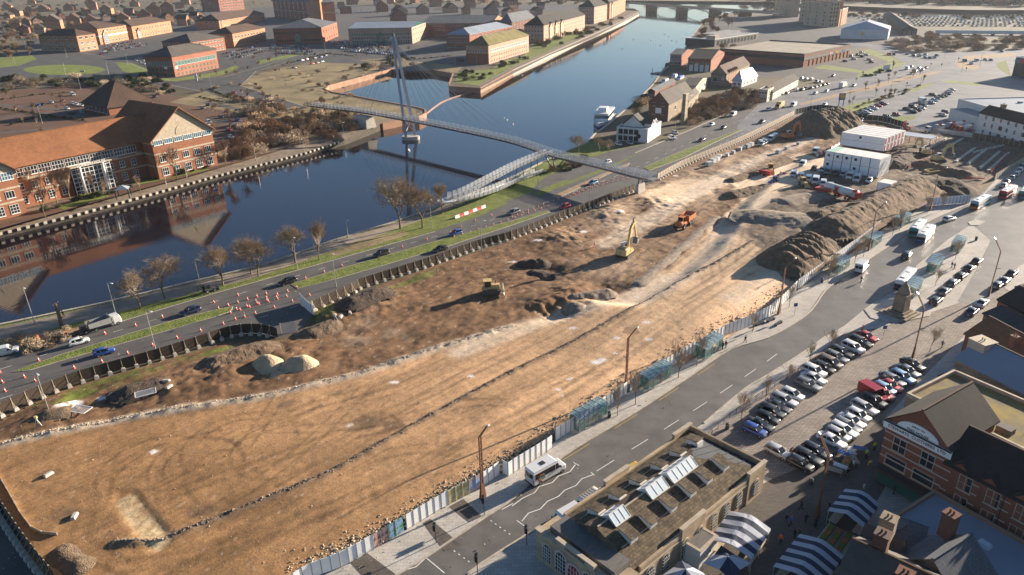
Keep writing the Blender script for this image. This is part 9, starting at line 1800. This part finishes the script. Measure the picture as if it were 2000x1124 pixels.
scat([(1480,22),(1640,24),(1760,30),(2010,38),(2010,41),(1700,34),(1500,30)],50,SHG+SHR,2,3.5,'dark bank vegetation behind the storage yard','',17,nm='scrub',mass=True)
scat([(1440,2),(2010,14),(2010,4),(1440,-8)],170,SHG+SHR,4,7,'dark tree mass across the far water','',18,nm='woodland',mass=True)
scat([(1640,222),(1700,198),(1760,178),(1830,158),(1836,161),(1765,184),(1680,222)],34,SHR+SHO,.5,.9,'low hedge shrub along the store car park','hedge along the store car park',19)
scat([(1670,152),(1695,146),(1740,134),(1745,138),(1700,152)],18,SHO+SHG,.6,1.1,'clipped shrub behind the billboard','shrubs behind the billboard',20)
scat([(60,415),(230,365),(380,325),(420,318),(400,330),(220,378),(60,425)],24,SHG+SHO,.6,1.3,'dark shrub at the foot of the long office','shrubs at the foot of the long office',21)
scat([(0,668),(60,652),(150,645),(190,640),(130,668),(50,690),(0,700)],20,SH,.5,1.0,'heap of cut branches beside the tipper truck','',22,nm='cut_branches',mass=True)
scat([(1040,338),(1110,322),(1160,305),(1150,318),(1095,340)],14,SHO+SHR,.8,1.4,'low shrub under the bridge trestle','shrubs under the bridge trestle',23)
for i,(x,y,lb)in enumerate([(1655,22,'left'),(1760,16,'middle'),(1880,12,'right')]):
 N=P(x,3+i*2); b=Bld('far_apartments',f'dark brick apartment block across the far water, {lb} one',N,N+Vector((-8,20,0)),N+Vector((90,12,0)),16,'brick_red'); b.roof('hip',4,'tile_dark'); b.windows('R',4,14,1.6,1.8,1.2)
scat([(0,190),(150,176),(340,205),(300,240),(120,262),(0,300)],22,None,4,6.5,'small bare tree in the setts car park behind the long office','small trees in the office car park',31,PT,'bare_tree')
scat([(400,205),(480,180),(600,215),(560,280),(430,320),(405,260)],22,None,4.5,7,'small bare tree on the setts right of the long office','small trees right of the long office',32,PT,'bare_tree')
scat([(190,115),(300,150),(460,130),(620,100),(830,100),(700,120),(420,165),(200,125)],34,None,4.5,8,'bare tree along the business park verges','bare trees on the business park verges',33,PT,'bare_tree')
scat([(1040,85),(1145,58),(1150,66),(1050,98)],9,None,6,10,'bare tree on the lawn below the river apartments','bare trees below the river apartments',34,PT,'bare_tree')
scat([(1660,145),(1745,120),(1830,165),(1700,205),(1640,215)],20,None,4,6,'thin young tree on the junction verges','young trees on the junction verges',35,PT,'bare_tree')
scat([(1400,195),(1480,182),(1485,210),(1370,240)],16,None,6,8,'bare tree in the scrub beside the mill','bare trees beside the mill',36,RT,'bare_tree')
# hedged bays, kerbs and lines that divide the far car parks
for i,pts in enumerate(([(0,212),(90,226),(120,232)],[(20,245),(60,232),(120,230),(170,238)],[(0,196),(70,186),(150,180)],[(390,190),(430,200),(480,196)],[(440,220),(500,210),(545,215)],[(410,175),(440,190),(520,205)],[(560,125),(640,105),(690,110)],[(460,112),(520,100),(600,92)],[(880,110),(800,118),(780,108)])):
 q=resample(PL(pts),2.2); merged(SHG+SHO,[(p.x,p.y,0,j*1.7,.55+.25*math.sin(j*2.3),.8)for j,p in enumerate(q)],'hedge','low clipped hedge dividing the far car parks, '+['nearest the long office roof','beside the roof hall','at the back of the setts','by the access road bend','right of the long office','along the road to the setts','by the overflow bays','along the office road','beside the basin road'][i],'','hedge')
for pts in([(0,205),(120,215),(165,226)],[(0,232),(60,222),(150,222)],[(0,260),(110,250)],[(400,200),(520,225)],[(405,232),(500,250),(560,262)],[(410,270),(520,278)]):line_run(pts,5.5,'setts_dark',.022)
for pts in([(60,98),(115,95),(240,118),(300,128)],[(200,152),(300,160),(400,180),(560,212)],[(330,158),(440,150),(520,128),(620,95)],[(250,122),(330,158)],[(560,122),(500,140),(470,168),(600,210)],[(440,116),(520,103),(640,88),(740,100)],[(120,30),(430,62),(640,50),(1130,20)]):line_run(pts,.5,'kerb',.06)
for k in range(16):
 for a,b_ in(((1765+k*6,226-k*2.6),(14,4)),((1690+k*4,224-k*2),(12,2))):line_run([a,(a[0]+b_[0],a[1]+b_[1])],.12,'white_line',.045)
r7=random.Random(77); taken=[(a[0],a[1])for a in HOUSES]; k=0
for g_ in range(900):
 x,y=(r7.uniform(0,420),r7.uniform(4,72))if g_%3 else(r7.uniform(650,1080),r7.uniform(2,34))
 if any(abs(x-a)<22 and abs(y-b_)<7 for a,b_ in taken)or(x>90 and y>58)or(395<x<650):continue
 taken.append((x,y)); k+=1
 if k>44:break
 N=P(x,y); ang=r7.uniform(.1,.9)+(1.4 if r7.random()<.3 else 0); v=Vector((math.cos(ang),math.sin(ang),0)); u=Vector((-v.y,v.x,0)); wm=r7.choice(['brick_orange','brick_red','brick_orange','brick_pink']); h=r7.uniform(6,10)
 b=Bld('brick_house',f'small {wm[6:]} brick house packed into the {"estate at the top left" if x < 420 else "quarter behind the far offices"}',N,N+u*r7.uniform(12,20),N+v*r7.uniform(10,14),h,wm,'house','packed small houses '+('of the top left estate' if x<420 else 'behind the far offices')+' '+wm[6:]); b.roof('gable',r7.uniform(4,6),r7.choice(['tile_brown','tile_dark']),.4,gm=wm,along='y'); b.windows('R',2,2,1.6,1.5,1.2); b.windows('L',2,3,1.6,1.5,1.2)
 # ================================================================ thin winter haze round the whole scene
hm=bpy.data.materials.new('haze'); hm.use_nodes=True; hn=hm.node_tree; hn.nodes.remove(hn.nodes['Principled BSDF']); pv=hn.nodes.new('ShaderNodeVolumePrincipled'); pv.inputs['Color'].default_value=(.78,.87,1,1); pv.inputs['Density'].default_value=.00004; pv.inputs['Anisotropy'].default_value=.35
hn.links.new(pv.outputs[0],hn.nodes['Material Output'].inputs['Volume']); MT['haze']=hm
m=MB(); m.box(-7100,-450,WZ-2.6,7100,11100,76); o=m.build('haze','haze'); o['kind']='stuff'
